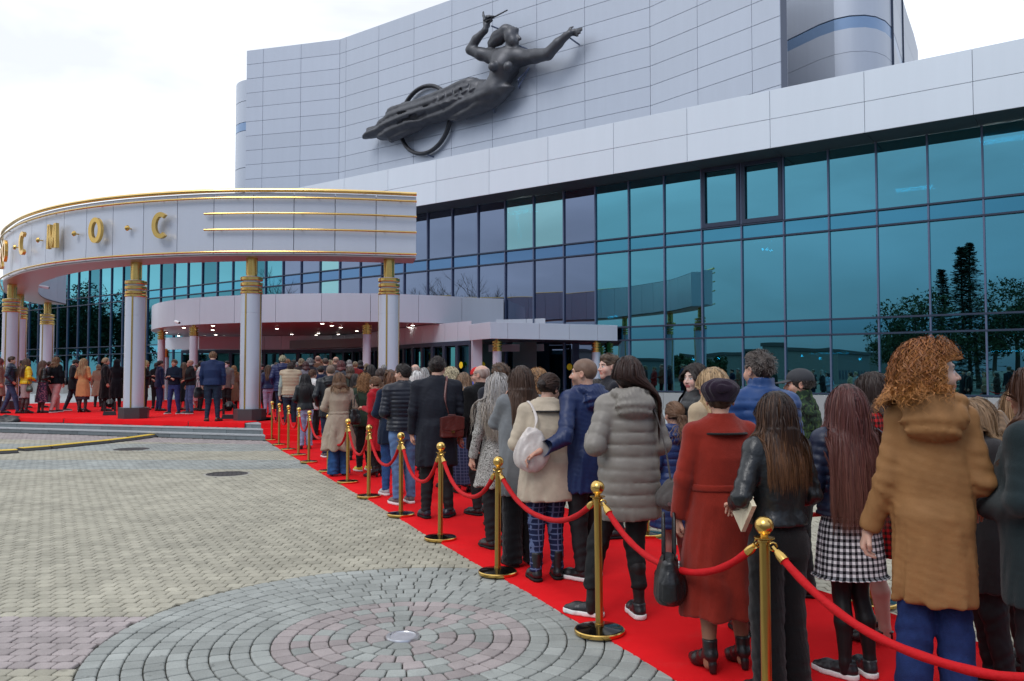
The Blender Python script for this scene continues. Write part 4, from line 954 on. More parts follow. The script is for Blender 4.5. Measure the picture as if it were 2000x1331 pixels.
def stat(P):
    q = P
    body = chain(q, [S(1255, 445), S(1225, 520), S(1190, 620), S(1150, 710, .8), S(1050, 770, .8), S(870, 800, .9)],
                 [.55, .74, .56, .64, .62, .48], .3)
    hip = chain(q, [S(1080, 710), S(960, 715), S(840, 750)], [.34, .36, .28], .25)
    body = smin(body, hip, .35)
    d2 = poly2(q, ROBE); th_ = .07+.62*np.sqrt(np.clip(-d2, 0, .8)); robe = smax(d2, np.abs(q[:, 1]+.75)-th_, .03)
    for G_ in GRV: robe = smax(robe, -chain(q, [S(x, y, 1.42-.0004*abs(900-x)) for x, y in G_], [.05]+[.17]*(len(G_)-2)+[.05], .03), .03)
    body = smin(smax(body, -9-q[:, 0], .1), robe, .16)
    sh = chain(q, [S(1120, 445), S(1190, 455), S(1250, 450), S(1320, 450), S(1370, 450)], [.42, .5, .5, .5, .42], .25); body = smin(body, sh, .2)
    for x, y in ((1132, 525), (1250, 522)): body = smin(body, np.sqrt(((q-S(x, y, 1.55))**2).sum(1))-.26, .08)
    # long creases running with the cloth
    a, b_ = S(1200, 640), S(250, 1030); d = (b_-a)/np.linalg.norm(b_-a); t = (q-a)@d; side = (q-a)@np.cross(d, v3(0, 1, 0)); L_ = float(np.linalg.norm(b_-a))
    m_ = np.clip((t-.5)/2, 0, 1)
    body = body-m_*.14*np.abs(np.sin(side*6.5+.5*np.sin(t*1.1)+.2*t))+m_*.05-.03*fold(q, 2.2, 2)
    for k in range(6):      # scalloped folds over the thigh
        body = smax(body, -chain(q, [S(1010-60*k, 640+14*k, 1.22), S(995-60*k, 690+16*k, 1.40), S(960-60*k, 725+16*k, 1.46), S(900-60*k, 735+14*k, 1.44)], [.05, .09, .11, .04], .04), .06)
    neck = cone(q, S(1265, 450), S(1270, 350, .95), .34, .27)[0]; d_ = smin(body, neck, .12)
    head = ell(q, S(1275, 285, 1.0), (.40, .42, .52)); jaw = ell(q, S(1295, 325, 1.05), (.28, .3, .32)); head = smin(head, jaw, .12)
    nose = cone(q, S(1325, 275, 1.05), S(1342, 305, 1.05), .06, .10)[0]; head = smin(head, nose, .06)
    head = smin(head, cone(q, S(1318, 330, 1.1), S(1325, 335, .9), .08, .08)[0], .04); head = smin(head, cone(q, S(1310, 360, 1.05), S(1320, 355, 1.0), .12, .1)[0], .08)
    head = smax(head, -(np.sqrt(((q-S(1310, 282, 1.45))**2).sum(1))-.16), .05); d_ = smin(d_, head, .05)
    hair = chain(q, [S(1310, 235, .95), S(1235, 248, .95), S(1170, 300, .9), S(1120, 345, .85)], [.14, .32, .34, .22], .15)
    hair = hair-.045*np.abs(np.sin(((q-S(1310, 235))@np.cross((S(1135, 345)-S(1310, 235))/2.0, v3(0, 1, 0)))*6)); d_ = smin(d_, hair, .04)
    d_ = smin(d_, chain(q, [S(1125, 440), S(1040, 425, .9), S(955, 392, 1.0), S(1000, 310, 1.0), S(1070, 240, 1.0), S(1082, 195, 1.0)], [.40, .36, .27, .25, .17, .16], .08), .12)
    d_ = smin(d_, chain(q, [S(1370, 450), S(1460, 440, .95), S(1560, 425, 1.1), S(1640, 340, 1.1), S(1700, 285, 1.1), S(1730, 262, 1.1)], [.42, .38, .31, .27, .19, .17], .08), .12)
    # hands
    for pts, rr in (((S(1082, 200), S(1080, 160)), (.2, .2)), ((S(1065, 160, 1.05), S(1058, 125, 1.05), S(1055, 92, 1.05)), (.08, .07, .05)), ((S(1075, 150, 1.1), S(1080, 128, 1.25), S(1095, 135, 1.35)), (.07, .06, .05)), ((S(1090, 150, 1.1), S(1100, 125, 1.2), S(1118, 130, 1.3)), (.07, .06, .05)), ((S(1100, 155, 1.0), S(1122, 130, 1.1), S(1140, 128, 1.2)), (.07, .06, .05)), ((S(1100, 180, 1.0), S(1125, 160, 1.1)), (.08, .06)),
                    ((S(1725, 265), S(1765, 250)), (.18, .16)), ((S(1760, 240), S(1800, 232), S(1830, 222)), (.07, .06, .045)), ((S(1765, 250), S(1805, 245), S(1828, 240)), (.07, .06, .045)), ((S(1765, 262), S(1800, 262), S(1815, 260)), (.07, .06, .045)), ((S(1755, 272), S(1785, 280), S(1800, 282)), (.065, .055, .04)), ((S(1720, 250), S(1735, 222), S(1758, 210)), (.08, .065, .05))):
        d_ = smin(d_, chain(q, pts, rr, .04), .04)
    return d_
V, Q = surfnet(stat, (-9.5, -2.2, -6.5), (8.0, .1, 9), .062)
link('figure', mesh_np('figure', V, Q, M_bronze, True), scu)
rc = S(598, 938, .25); ru = S(790, 938, .25); rad_ = 2.02
b = MB(); b.tube([(rc[0]+rad_*cos(a), rc[1]-.35*sin(a)*0, rc[2]+rad_*sin(a)) for a in np.linspace(0, 2*pi, 61)[:-1]], .15, 10, closed=True, flat=.8); b.obj('ring', M_bronze, scu, True)
b = MB(); b.tube([S(1075, 170, 1.15), S(1245, 80, 1.15)], [.05, .035], 8); b.obj('baton', M_bronze, scu, True)
b = MB()
for p, q in ((S(1120, 205, .9), S(1210, 240, 0)), (S(1735, 300, .9), S(1805, 350, 0)), (S(1340, 360, .9), S(1400, 385, 0)), (S(1370, 500, .8), S(1460, 485, 0)), (S(1330, 620, .8), S(1415, 530, 0)), (S(1330, 680, .8), S(1415, 530, 0)), (S(1330, 620, .8), S(1340, 690, 0)), (S(1130, 850, .7), S(1145, 880, 0)), (S(915, 915, .7), S(925, 930, 0)), (S(620, 1210, .25), S(670, 1230, 0)), (S(800, 940, .6), S(815, 950, 0))):
    b = MB(); b.tube([p, q], .045, 6); b.obj('steel_strut', M_frame2, scu)

# ------------------------------------------------------------ trees behind the viewer (seen mirrored in the glass)
def mirror_place(px, Yv):
    p = atY(px, 700, Yv)[:2]; return p-2*(FN@p-C_G)*FN
M_bark = mat('bark', (.06, .045, .035), .9, vary=.3, nscale=8); M_needle = mat('needle_foliage', (.022, .045, .03), .9, vary=.4, nscale=2); M_leaf = mat('dark_leaf_foliage', (.03, .05, .02), .9, vary=.4, nscale=2)
def spruce(x, y, h, label, seed, wide=.24):
    r = random.Random(seed); e = empty('spruce_tree', (x, y, 0), r.random()*6, label, 'tree', 'dark trees across the street mirrored in the glass')
    b = MB(); b.tube([(0, 0, 0), (0, 0, h*.5), (0, 0, h*.98)], [h*.017, h*.01, .02], 8); b.obj('trunk', M_bark, e)
    V = []; F = []
    k = 0
    for i in range(520):
        s = (i/520)**.85; z = h*(.06+.92*s); R = h*wide*(1-s)**.85*r.uniform(.55, 1.15)+.1; a = r.random()*6.283; dz = -R*r.uniform(.15, .5)
        for q in range(7):
            f0 = r.uniform(.25, 1); px_, py_, pz_ = R*f0*cos(a)+r.uniform(-.2, .2), R*f0*sin(a)+r.uniform(-.2, .2), z+dz*f0**1.5
            w = .16+.2*(1-f0)+.05*h*.1; 
            for t in range(3):
                aa = r.random()*6.28; V += [(px_+w*cos(aa), py_+w*sin(aa), pz_+r.uniform(-.1, .06))]
            F.append((k, k+1, k+2)); k += 3
    link('crown', mesh_np('crown', V, np.array(F), M_needle), e)
def broadleaf(x, y, h, label, seed):
    r = random.Random(seed); e = empty('broadleaf_tree', (x, y, 0), 0, label, 'tree', 'dark trees across the street mirrored in the glass')
    b = MB(); b.tube([(0, 0, 0), (.1, .1, h*.4), (0, 0, h*.75)], [h*.02, h*.014, .03], 8)
    for _ in range(7): a = r.random()*6.28; b.tube([(0, 0, h*.35), (h*.18*cos(a), h*.18*sin(a), h*.6)], [h*.009, .03], 6)
    b.obj('trunk', M_bark, e); V = []; F = []; k = 0
    for _ in range(34):
        a = r.random()*6.28; R = h*.3*math.sqrt(r.random()); cz = h*(.35+.55*r.random()*(1-(R/h)**2*4)); cr = h*r.uniform(.06, .13)
        for q in range(110):
            d = np.array([r.gauss(0, 1) for _ in range(3)]); d = d/np.linalg.norm(d)*cr*r.uniform(.6, 1.05); c = d+[R*cos(a), R*sin(a), cz]
            for t in range(3): V.append(tuple(c+[r.uniform(-.22, .22) for _ in range(3)]))
            F.append((k, k+1, k+2)); k += 3
    link('crown', mesh_np('crown', V, np.array(F), M_leaf), e)
def bare_tree(x, y, h, label, seed):
    r = random.Random(seed); e = empty('bare_tree', (x, y, 0), r.random()*6, label, 'tree', 'leafless trees by the plaza mirrored in the glass')
    b = MB(); t = MB()
    def grow(p, d, L_, rad, n):
        mb = b if n > 3 else t
        q = p+d*L_; m = p+d*L_*.5+np.array([r.gauss(0, .04)*L_ for _ in range(3)]); mb.tube([p, m, q], [rad, rad*.85, rad*.7], 5 if n > 3 else 3)
        if n == 0: return
        for _ in range(3 if n > 1 else 4):
            dd = d+np.array([r.gauss(0, .42), r.gauss(0, .42), r.gauss(.10, .25)]); dd /= np.linalg.norm(dd); grow(q if r.random() < .7 else m, dd, L_*r.uniform(.62, .85), rad*.6, n-1)
    grow(np.zeros(3), np.array([0, 0, 1.0]), h*.26, h*.016, 6)
    b.obj('trunk', M_bark, e); o = t.obj('twigs', M_bark, e); o['kind'] = 'stuff'
i = 0
for px, Yv, top, kind in ((1790, 78, 545, 'b'), (1845, 84, 520, 's'), (1885, 80, 478, 's'), (1900, 95, 470, 's'), (1950, 76, 560, 'b'), (1990, 80, 520, 'b'), (1755, 90, 600, 'b'), (60, 95, 545, 'b'), (130, 90, 560, 'b'), (200, 88, 530, 'b'), (10, 100, 560, 'b'), (90, 80, 555, 'b'), (165, 78, 570, 'b'), (235, 82, 580, 'b'), (35, 84, 570, 'b'), (1330, 110, 715, 'b'), (1400, 120, 700, 'b'), (1480, 130, 712, 'b'), (1560, 150, 720, 'b')):
    if top > 690: top = 690
    q = mirror_place(px, Yv); h = (729.7-top)/1599*Yv+1.7
    if kind == 's': spruce(q[0], q[1], h, ['slim', 'tall pointed', 'tallest pointed', 'farther pointed'][i % 4]+' dark spruce mirrored at the right end of the glass front', 10+i)
    else: broadleaf(q[0], q[1], h, ['bushy', 'broad', 'round', 'dense', 'low', 'wide', 'spreading', 'small', 'uneven', 'squat', 'full crowned', 'short', 'thin', 'leaning', 'double', 'ragged', 'bowed', 'tangled', 'heavy', 'lopsided'][i % 20]+' dark leafy tree mirrored in the '+('right half' if px > 1000 else 'left end')+' of the glass', 10+i)
    i += 1
for j, (px, Yv, top) in enumerate(((850, 72, 520), (905, 70, 515), (945, 74, 520), (540, 75, 520), (290, 80, 560), (985, 80, 560))):
    q = mirror_place(px, Yv); bare_tree(q[0], q[1], (729.7-top)/1599*Yv+1.7, ['wide', 'tall', 'forked', 'slender', 'small', 'low'][j]+' leafless tree mirrored in the violet panes', 40+j)
# low town blocks across the street
M_town = mat('town_wall', (.16, .17, .17), .8, vary=.2); M_townr = mat('town_roof', (.06, .06, .065), .8)
for j, (px, Yv, top, w) in enumerate(((1440, 170, 700, 30), (1600, 150, 690, 26), (1700, 180, 694, 34), (1250, 190, 702, 40), (1100, 200, 700, 40), (900, 200, 698, 50), (650, 210, 700, 50))):
    q = mirror_place(px, Yv); h = (729.7-top)/1599*Yv+1.7; e = empty('town_building', (q[0], q[1], 0), .9, 'plain grey block %s across the street' % ['with the dark roof', 'nearest the spruces', 'beyond the spruces', 'in the middle', 'left of the middle', 'mirrored behind the bare trees', 'farthest left'][j], 'building', 'low buildings across the street')
    b = MB(); b.box((0, 0, h/2), (w, 12, h)); b.obj('wall', M_town, e); b = MB(); b.box((0, 0, h+.3), (w+.6, 12.6, .6)); b.obj('roof', M_townr, e)
    b = MB()
    for fl_ in range(int(h/3)):
        for k in range(int(w/2.6)): b.box((-w/2+1.5+2.6*k, 6.01, 1.6+3*fl_), (1.3, .08, 1.4)); b.box((-w/2+1.5+2.6*k, -6.01, 1.6+3*fl_), (1.3, .08, 1.4))
    o = b.obj('windows', M_frame, e); o['kind'] = 'stuff'
# ------------------------------------------------------------ people
def col_mat(name, rough=.55, spec=.4, bump=0, bs=200, sss=0, aniso=0):
    if name in _m: return _m[name]
    m = mat(name, (.5, .5, .5), rough, vary=0, spec=spec, bump=bump, bscale=bs); nt = m.node_tree; b = nt.nodes['Principled BSDF']
    at = nt.nodes.new('ShaderNodeAttribute'); at.attribute_name = 'Col'; nt.links.new(at.outputs['Color'], b.inputs['Base Color'])
    if sss: b.inputs['Subsurface Weight'].default_value = sss; b.inputs['Subsurface Radius'].default_value = (.02, .008, .004); b.inputs['Subsurface Scale'].default_value = .5
    return m
M_skin = col_mat('skin', .5, .35, sss=.12); M_hair = col_mat('hair_strands', .46, .3)
def set_col(me, C):
    C = np.clip(np.asarray(C, f32), 0, 1); a = me.color_attributes.new('Col', 'FLOAT_COLOR', 'POINT')
    a.data.foreach_set('color', np.c_[C, np.ones(len(C), f32)].astype(f32).ravel())
def cloth(kind, c):
    n = '%s_cloth_%d_%d_%d' % (kind, c[0]*999, c[1]*999, c[2]*999)
    if n in _m: return _m[n]
    k = {'wool': dict(rough=.95, spec=.12, bump=.45, bscale=260, sheen=.15, vary=.14, nscale=9, crease=.15), 'nylon': dict(rough=.45, spec=.4, bump=.12, bscale=30, vary=.05, nscale=8, crease=.28), 'leather': dict(rough=.34, spec=.55, bump=.4, bscale=34, vary=.15, nscale=6, crease=.5),
         'denim': dict(rough=.85, spec=.15, bump=.35, bscale=180, vary=.4, nscale=7, crease=.5), 'knit': dict(rough=.95, spec=.1, bump=.6, bscale=140, vary=.12, nscale=20), 'cotton': dict(rough=.7, spec=.25, bump=.1, bscale=90, vary=.12, nscale=7, crease=.6)}[kind]
    return mat(n, c, obj=False, **k)
def pattern_mat(name, kind, c1, c2, c3=(0, 0, 0)):
    if name in _m: return _m[name]
    m = mat(name, c1, .85, vary=0, spec=.15); nt = m.node_tree; N = nt.nodes.new; L = nt.links.new; b = nt.nodes['Principled BSDF']
    tc = N('ShaderNodeTexCoord'); sp = N('ShaderNodeSeparateXYZ'); L(tc.outputs['Object'], sp.inputs[0])
    def math_(op, a, b_=None):
        x = N('ShaderNodeMath'); x.operation = op
        for i, v in enumerate((a, b_)):
            if v is None: continue
            if hasattr(v, 'default_value') or hasattr(v, 'links'): L(v, x.inputs[i])
            else: x.inputs[i].default_value = v
        return x.outputs[0]
    def mixc(f, A, B):
        x = N('ShaderNodeMix'); x.data_type = 'RGBA'; L(f, x.inputs[0])
        for i, v in ((6, A), (7, B)):
            if isinstance(v, tuple): x.inputs[i].default_value = (*v, 1)
            else: L(v, x.inputs[i])
        return x.outputs[2]
    if kind in ('gingham', 'plaid'):
        if kind == 'gingham': u = math_('MULTIPLY', math_('ARCTAN2', sp.outputs[0], math_('MULTIPLY', sp.outputs[1], 1.3)), .2); per = 2*pi/.034
        else: u = math_('ADD', sp.outputs[0], math_('MULTIPLY', sp.outputs[1], .6)); per = 2*pi/.045
        a = math_('GREATER_THAN', math_('SINE', math_('MULTIPLY', u, per)), .0 if kind == 'gingham' else .78)
        c = math_('GREATER_THAN', math_('SINE', math_('MULTIPLY', sp.outputs[2], per)), .0 if kind == 'gingham' else .78)
        if kind == 'gingham': out = mixc(math_('MULTIPLY', a, c), mixc(math_('MAXIMUM', a, c), c1, c3), c2)
        else: out = mixc(math_('MAXIMUM', a, c), c1, c2)
    elif kind == 'blotch':
        nz = N('ShaderNodeTexNoise'); nz.inputs['Scale'].default_value = 26; nz.inputs['Detail'].default_value = 3; nz.inputs['Distortion'].default_value = 1.2; L(tc.outputs['Object'], nz.inputs['Vector'])
        n2 = N('ShaderNodeTexNoise'); n2.inputs['Scale'].default_value = 17; n2.inputs['Detail'].default_value = 2; L(tc.outputs['Object'], n2.inputs['Vector'])
        out = mixc(math_('GREATER_THAN', n2.outputs[0], .56), mixc(math_('GREATER_THAN', nz.outputs[0], .54), c1, c2), c3)
    else:      # snake: wavy dark lines on pale ground
        nz = N('ShaderNodeTexNoise'); nz.inputs['Scale'].default_value = 22; nz.inputs['Detail'].default_value = 2; nz.inputs['Distortion'].default_value = 2.0; L(tc.outputs['Object'], nz.inputs['Vector'])
        w = math_('SINE', math_('MULTIPLY', nz.outputs[0], 46)); n3 = N('ShaderNodeTexNoise'); n3.inputs['Scale'].default_value = 9; L(tc.outputs['Object'], n3.inputs['Vector'])
        out = mixc(math_('GREATER_THAN', w, .25), mixc(n3.outputs[0], c1, c3), c2)
    L(out, b.inputs['Base Color']); return m
SK = (.56, .33, .24); SKP = (.62, .40, .31)
ARM = {'down': ((.245, -.02, 1.15), (.262, .045, .90)), 'phone': ((.245, -.05, 1.155), (.10, .20, 1.20)), 'pocket': ((.285, -.07, 1.16), (.215, .09, .98)),
       'face': ((.225, .12, 1.24), (.085, .13, 1.49)), 'cross': ((.25, .04, 1.17), (-.03, .20, 1.20)), 'strap': ((.27, .05, 1.19), (.15, .15, 1.36)), 'hold': ((.262, -.02, 1.15), (.07, .20, 1.08)), 'back': ((.27, -.10, 1.16), (.06, -.17, 1.02))}
def rotm(yaw=0, pitch=0, roll=0):
    cy, sy, cp, sp_, cr, sr = cos(yaw), sin(yaw), cos(pitch), sin(pitch), cos(roll), sin(roll)
    Rz = np.array([[cy, -sy, 0], [sy, cy, 0], [0, 0, 1]]); Rx = np.array([[1, 0, 0], [0, cp, -sp_], [0, sp_, cp]]); Ry = np.array([[cr, 0, sr], [0, 1, 0], [-sr, 0, cr]])
    return (Rz@Rx@Ry).astype(f32)
def head_sdf(fem, glasses=False):
    def f(P):
        d = smin(ell(P, (0, -.015, .03), (.075, .095, .085)), ell(P, (0, .022, -.035), (.056 if fem else .060, .066, .080)), .03)
        d = smin(d, np.sqrt(((P-v3(0, .060, -.092))**2).sum(1))-(.019 if fem else .024), .025)
        X = np.abs(P[:, 0]); Q = np.stack([X, P[:, 1], P[:, 2]], 1)
        d = smin(d, cone(Q, (.022, .078, .026), (.042, .062, .024), .010, .009)[0], .012)
        d = smin(d, np.sqrt(((Q-v3(.038, .055, -.030))**2).sum(1))-.026, .02)
        d = smax(d, -(np.sqrt(((Q-v3(.031, .102, .003))**2).sum(1))-.020), .014)
        d = smin(d, np.sqrt(((Q-v3(.030, .072, .002))**2).sum(1))-.0125, .004)
        d = smin(d, cone(P, (0, .082, .008), (0, .106, -.028), .0065, .0105)[0], .010)
        d = smin(d, np.sqrt(((Q-v3(.012, .094, -.031))**2).sum(1))-.0085, .006)
        d = smin(d, cone(P, (-.018, .083, -.055), (.018, .083, -.055), .006, .006)[0], .006)
        d = smin(d, cone(P, (-.014, .081, -.066), (.014, .081, -.066), .007, .007)[0], .006)
        d = smax(d, -(cone(P, (-.02, .094, -.0605), (.02, .094, -.0605), .0035, .0035)[0]), .003)
        ear = smax(ell(Q, (.078, -.004, -.004), (.011, .019, .031)), -ell(Q, (.088, .000, -.002), (.009, .011, .018)), .006); d = smin(d, ear, .006)
        d = smin(d, cone(P, (0, -.022, -.05), (0, -.030, -.20), .045 if fem else .054, .050 if fem else .060)[0], .02)
        return d
    return f
def head_col(V, skin, lip, iris=(.05, .035, .02), brow=(.06, .04, .03), stubble=0):
    s = np.array(skin); C = np.tile(s, (len(V), 1)); X = np.abs(V[:, 0]); Y = V[:, 1]; Z = V[:, 2]
    def g(cx, cy, cz, r): return np.exp(-(((X-cx)/r)**2+((Y-cy)/r)**2+((Z-cz)/r)**2))[:, None]
    C = C*(1-.0*g(0, 0, 0, 1)); C = C+(np.array([s[0]*1.08, s[1]*.74, s[2]*.72])-C)*np.clip(g(.04, .075, -.025, .024)*.6+g(0, .108, -.03, .014)*.5+g(.085, 0, -.01, .02)*.5, 0, 1)
    if stubble: C = C*(1-stubble*np.clip((np.exp(-((Z+.08)/.04)**2)*(Y > .03))[:, None], 0, 1))
    m = (np.abs(Z+.060) < .0115) & (X < .024) & (Y > .075); C[m] = lip
    m = (np.abs(Z-.026-(X-.03)*-.12) < .0045) & (X > .014) & (X < .05) & (Y > .05); C[m] = brow
    de = np.sqrt((X-.030)**2+((Y-.072))**2+(Z-.002)**2); m = (de < .0152) & (Y > .074) & (np.abs(Z-.002) < .0062); C[m] = (.62, .6, .58)
    m = m & (np.sqrt((X-.030)**2+(Z-.002)**2) < .0058); C[m] = iris
    m = (de < .0175) & (Y > .072) & (Z-.002 > .0056) & (Z-.002 < .0105); C[m] = np.array(brow)*.7
    return C
def hand_mesh(W, D, Nrm, side, h, curl=.7, r=1.0):
    """W wrist, D direction of the hand, Nrm palm normal, side +1/-1 for the thumb side"""
    D = D/np.linalg.norm(D); Nrm = Nrm-D*(Nrm@D); Nrm /= np.linalg.norm(Nrm)+1e-6; X = np.cross(D, Nrm)*side
    B = np.stack([X, D, Nrm], 0).astype(f32)
    def f(P):
        q = (P-W)@B.T
        d = chain(q, [v3(0, -.03, 0), v3(0, .015, 0)], [.024, .024], .01)
        for x in (-.024, -.008, .008, .024): d = smin(d, cone(q, v3(x*.6, .012, 0), v3(x, .078, 0), .015, .0125)[0], .012)
        for x, l, o in ((-.029, .058, .072), (-.010, .074, .079), (.009, .080, .080), (.028, .068, .076)):
            a = v3(x, o, 0); b1 = curl; m_ = a+v3(x*.06, l*.5*cos(b1), l*.5*sin(b1)); b2 = curl*2.1; e = m_+v3(0, l*.5*cos(b2), l*.5*sin(b2))
            d = smin(d, chain(q, [a, m_, e], [.0095, .0088, .007], .003), .003)
        d = smin(d, chain(q, [v3(.022, .018, .004), v3(.046, .048, .016), v3(.044, .074, .026)], [.014, .011, .008], .004), .006)
        return d
    lo = np.array(W)-.14; hi = np.array(W)+.14
    return surfnet(f, lo, hi, h)
def person(label, px=None, top=None, foot=None, Y=None, X=None, z0=0.0, rot=25, H=None, fem=False, wd=1.0, near=0, skin=SK, head=(0, 0, 0), arms=('down', 'down'),
           coat=None, legs=None, hair=None, shoes=('shoe', (.015, .015, .016)), feet=None, group=None, bare=None, extra=None, handcurl=.7, lip=None, neckcol=None, stubble=0, lean=0, glasses=False, mask=False, brow=(.06, .04, .03)):
    """coat: dict(m,t,hem,flare,puff,collar,name,sleeve,open)   legs: dict(kind trousers|skirt,m,w,len)   hair: dict(style,c,len,...)"""
    if foot is not None: p = atZ(px, foot, z0); Y = p[1]
    if X is None: X = atY(px, 700, Y)[0]
    if H is None: H = atY(px, top, Y)[2]-z0
    s = H/1.76; e = empty('person', (X, Y, z0), radians(rot), label, 'person', group)
    lv = near
    # 2 very near, 1 middle, 0 far
    hb = (.021, .0135, .0105)[lv]; hh = (.0125, .0068, .0046)[lv]; hc = (.022, .0145, .0115)[lv]; hn = (.012, .0075, .0055)[lv]
    W_ = wd; sx = (.158 if fem else .188)*W_
    hips, wst, chs = ((.172, .130, .152) if fem else (.165, .148, .172)); hips, wst, chs = hips*W_, wst*W_, chs*W_
    def put(name, V, Q, m, C=None, par=None, smooth=True):
        if not len(V): return None
        me = mesh_np(name, V*s, Q, m, smooth)
        if C is not None: set_col(me, C)
        return link(name, me, par or e)
    lf = lean
    def sh(P):          # lean: shear forward with height
        if not lf: return P
        Q = P.copy(); Q[:, 1] = Q[:, 1]-lf*np.clip(P[:, 2]-.9, 0, 2); return Q
    # joints
    A = []
    for k, sd_ in ((0, -1), (1, 1)):
        a = arms[k]; El, Wr = (ARM[a] if isinstance(a, str) else a)
        El = np.array([(El[0]-.018)*sd_*W_, El[1], El[2]], f32); Wr = np.array([Wr[0]*sd_, Wr[1], Wr[2]], f32)
        if isinstance(a, str) and a == 'cross' and k == 1: Wr[2] -= .06; El[2] -= .02
        A.append((np.array([sx*sd_, -.005, 1.425], f32), El, Wr, sd_))
    FT_ = feet or ((-.10, -.02, 6), (.10, .02, -6))
    # ---- coat
    c = coat; t = c.get('t', .02); hem = c.get('hem', .85); fl_ = c.get('flare', .0); puff = c.get('puff', 0)
    zs = [.92, 1.00, 1.08, 1.18, 1.28, 1.37, 1.43, 1.48, 1.52]
    axs = [hips, (hips+wst)/2, wst, (wst+chs)/2, chs, chs*1.03, sx*.86, .088, .066]
    ays = [.118*W_, .112*W_, .102*W_, .108*W_, .118*W_, .108, .086, .072, .064]
    cys = [-.015, -.012, 0, 0, .004, 0, -.008, -.012, -.012]
    if fem: ays[4] += .008
    box = c.get('box', 0)
    if box: axs[1:4] = [max(a, hips*box) for a in axs[1:4]]; ays[1:4] = [a+.012 for a in ays[1:4]]
    if hem < .92:
        n_ = max(1, int((.92-hem)/.2)+1)
        for i in range(1, n_+1): u = i/n_; zz = .92-(.92-hem)*u; zs.insert(0, zz); axs.insert(0, hips+fl_*u+.004); ays.insert(0, .118*W_+fl_*u*.8); cys.insert(0, -.012)
    elif hem > .92: pass
    fs = c.get('fold', .0065)
    def torso(P, tt):
        q = sh(P); d = loft(q, [z if i else z-tt*0 for i, z in enumerate(zs)], np.array(axs)+tt, np.array(ays)+tt, 0, cys, p=2.25, cap=.012)
        for (S_, E_, Wr, sd_) in A: d = smin(d, cone(q, (S_[0]*.45, -.008, 1.45), S_+v3(0, 0, .0), .045+tt*.8, .045+tt*.8)[0], .04)
        if hem > .92: d = smax(d, hem-q[:, 2], .01)
        return d
    sl = c.get('sleeve', 1.0)
    def sleeves(P, tt, cut=True):
        q = sh(P); d = None
        for (S_, E_, Wr, sd_) in A:
            Wc = E_+(Wr-E_)*.97
            u, h1 = cone(q, S_, E_, .046+tt*.62, .038+tt*.62); l, h2 = cone(q, E_, Wc, .038+tt*.62, .031+tt*.7)
            if puff: u = u-.010*np.abs(np.sin(pi*h1*float(np.linalg.norm(E_-S_))/puff))**.6; l = l-.003*fold(q, 60, 3)-.009*np.abs(np.sin(pi*(h2*float(np.linalg.norm(Wc-E_))/puff+.3)))**.6
            else: u = u-fs*.7*fold(q*v3(1, 1, 1.1), 24, 1)*(.3+h1); l = l-fs*.9*fold(q, 27, 4)*(1.2-h2)
            a = smin(u, l, .02); ax_ = (Wc-E_)/np.linalg.norm(Wc-E_); a = smax(a, (q-Wc)@ax_, .006)
            d = a if d is None else np.minimum(d, a)
        return d
    col_ = c.get('collar', 'stand')
    def coatf(P, tt=None):
        tt = t if tt is None else tt
        d = torso(P, tt); q = sh(P); Z = q[:, 2]
        if puff:
            sn_ = np.abs(np.sin(pi*(Z/puff+.04*np.sin(q[:, 0]*5)))); d = d-(.0125*sn_**.42+.0022*fold(q*v3(1, 1, .3), 60, 2)*(1-sn_)+.0015*fold(q, 24, 5))*np.clip((1.50-Z)/.06, 0, 1)
        elif fs:
            wv = np.clip((1.2-Z)/.5, .25, 1.3)
            d = d-fs*fold(q*v3(1, 1, .4), 20, 2)*wv-fs*.3*fold(q*v3(1, 1, .8), 45, 5)
            if fl_ > .03: d = d-fs*2.2*np.sin(np.arctan2(q[:, 0], q[:, 1])*7+fold(q, 4, 1))*np.clip((.95-Z)/.4, 0, 1)
        if c.get('sleeve', 1): d = smin(d, sleeves(P, tt), c.get('k', .022))
        if col_ == 'hood':
            hd = smin(ell(q, (0, -.105-tt, 1.425), (.135, .062, .105)), chain(q, [v3(-.085, .02, 1.50), v3(-.10, -.07, 1.50), v3(0, -.115, 1.50), v3(.10, -.07, 1.50), v3(.085, .02, 1.50)], [.03, .038, .042, .038, .03], .03), .03)
            hd = hd-.007*fold(q, 30, 3); d = smin(d, hd, .012)
        elif col_ in ('stand', 'high'):
            hgt = .085 if col_ == 'high' else .05
            cl = loft(q, [1.45, 1.50, 1.50+hgt], [.105, .082, .076], [.095, .080, .076], 0, -.012, cap=.01); cl = cl-.005*fold(q, 30, 2); d = smin(d, cl, .015)
        elif col_ == 'lapel':
            cl = loft(q, [1.425, 1.46, 1.53, 1.548], [.128+tt*.8, .112+tt*.5, .084, .078], [.108+tt, .098+tt*.5, .080, .074], 0, -.016, cap=.005); d = np.minimum(d, cl)
        elif col_ == 'fur': d = smin(d, chain(q, [v3(-.08, .05, 1.49), v3(-.11, -.05, 1.48), v3(0, -.10, 1.48), v3(.11, -.05, 1.48), v3(.08, .05, 1.49)], [.045]*5, .03)-.012*fold(q, 90, 3), .01)
        elif col_ == 'scarf': d = smin(d, chain(q, [v3(-.06, .06, 1.50), v3(-.085, -.03, 1.51), v3(0, -.085, 1.51), v3(.085, -.03, 1.51), v3(.06, .06, 1.50)], [.034]*5, .03)-.006*fold(q, 50, 3), .008)
        d = smax(d, -loft(q, [1.46, 1.8], [.055, .066], [.055, .062], 0, -.012+lf*0, cap=.01), .01) if col_ != 'none' else d
        return d
    zl = min(hem, .85)-.03
    V, Q = surfnet(coatf, (-.42*max(W_, 1), -.34, zl), (.42*max(W_, 1), .42, 1.66), hc)
    put(c.get('name', 'coat'), V, Q, c['m'])
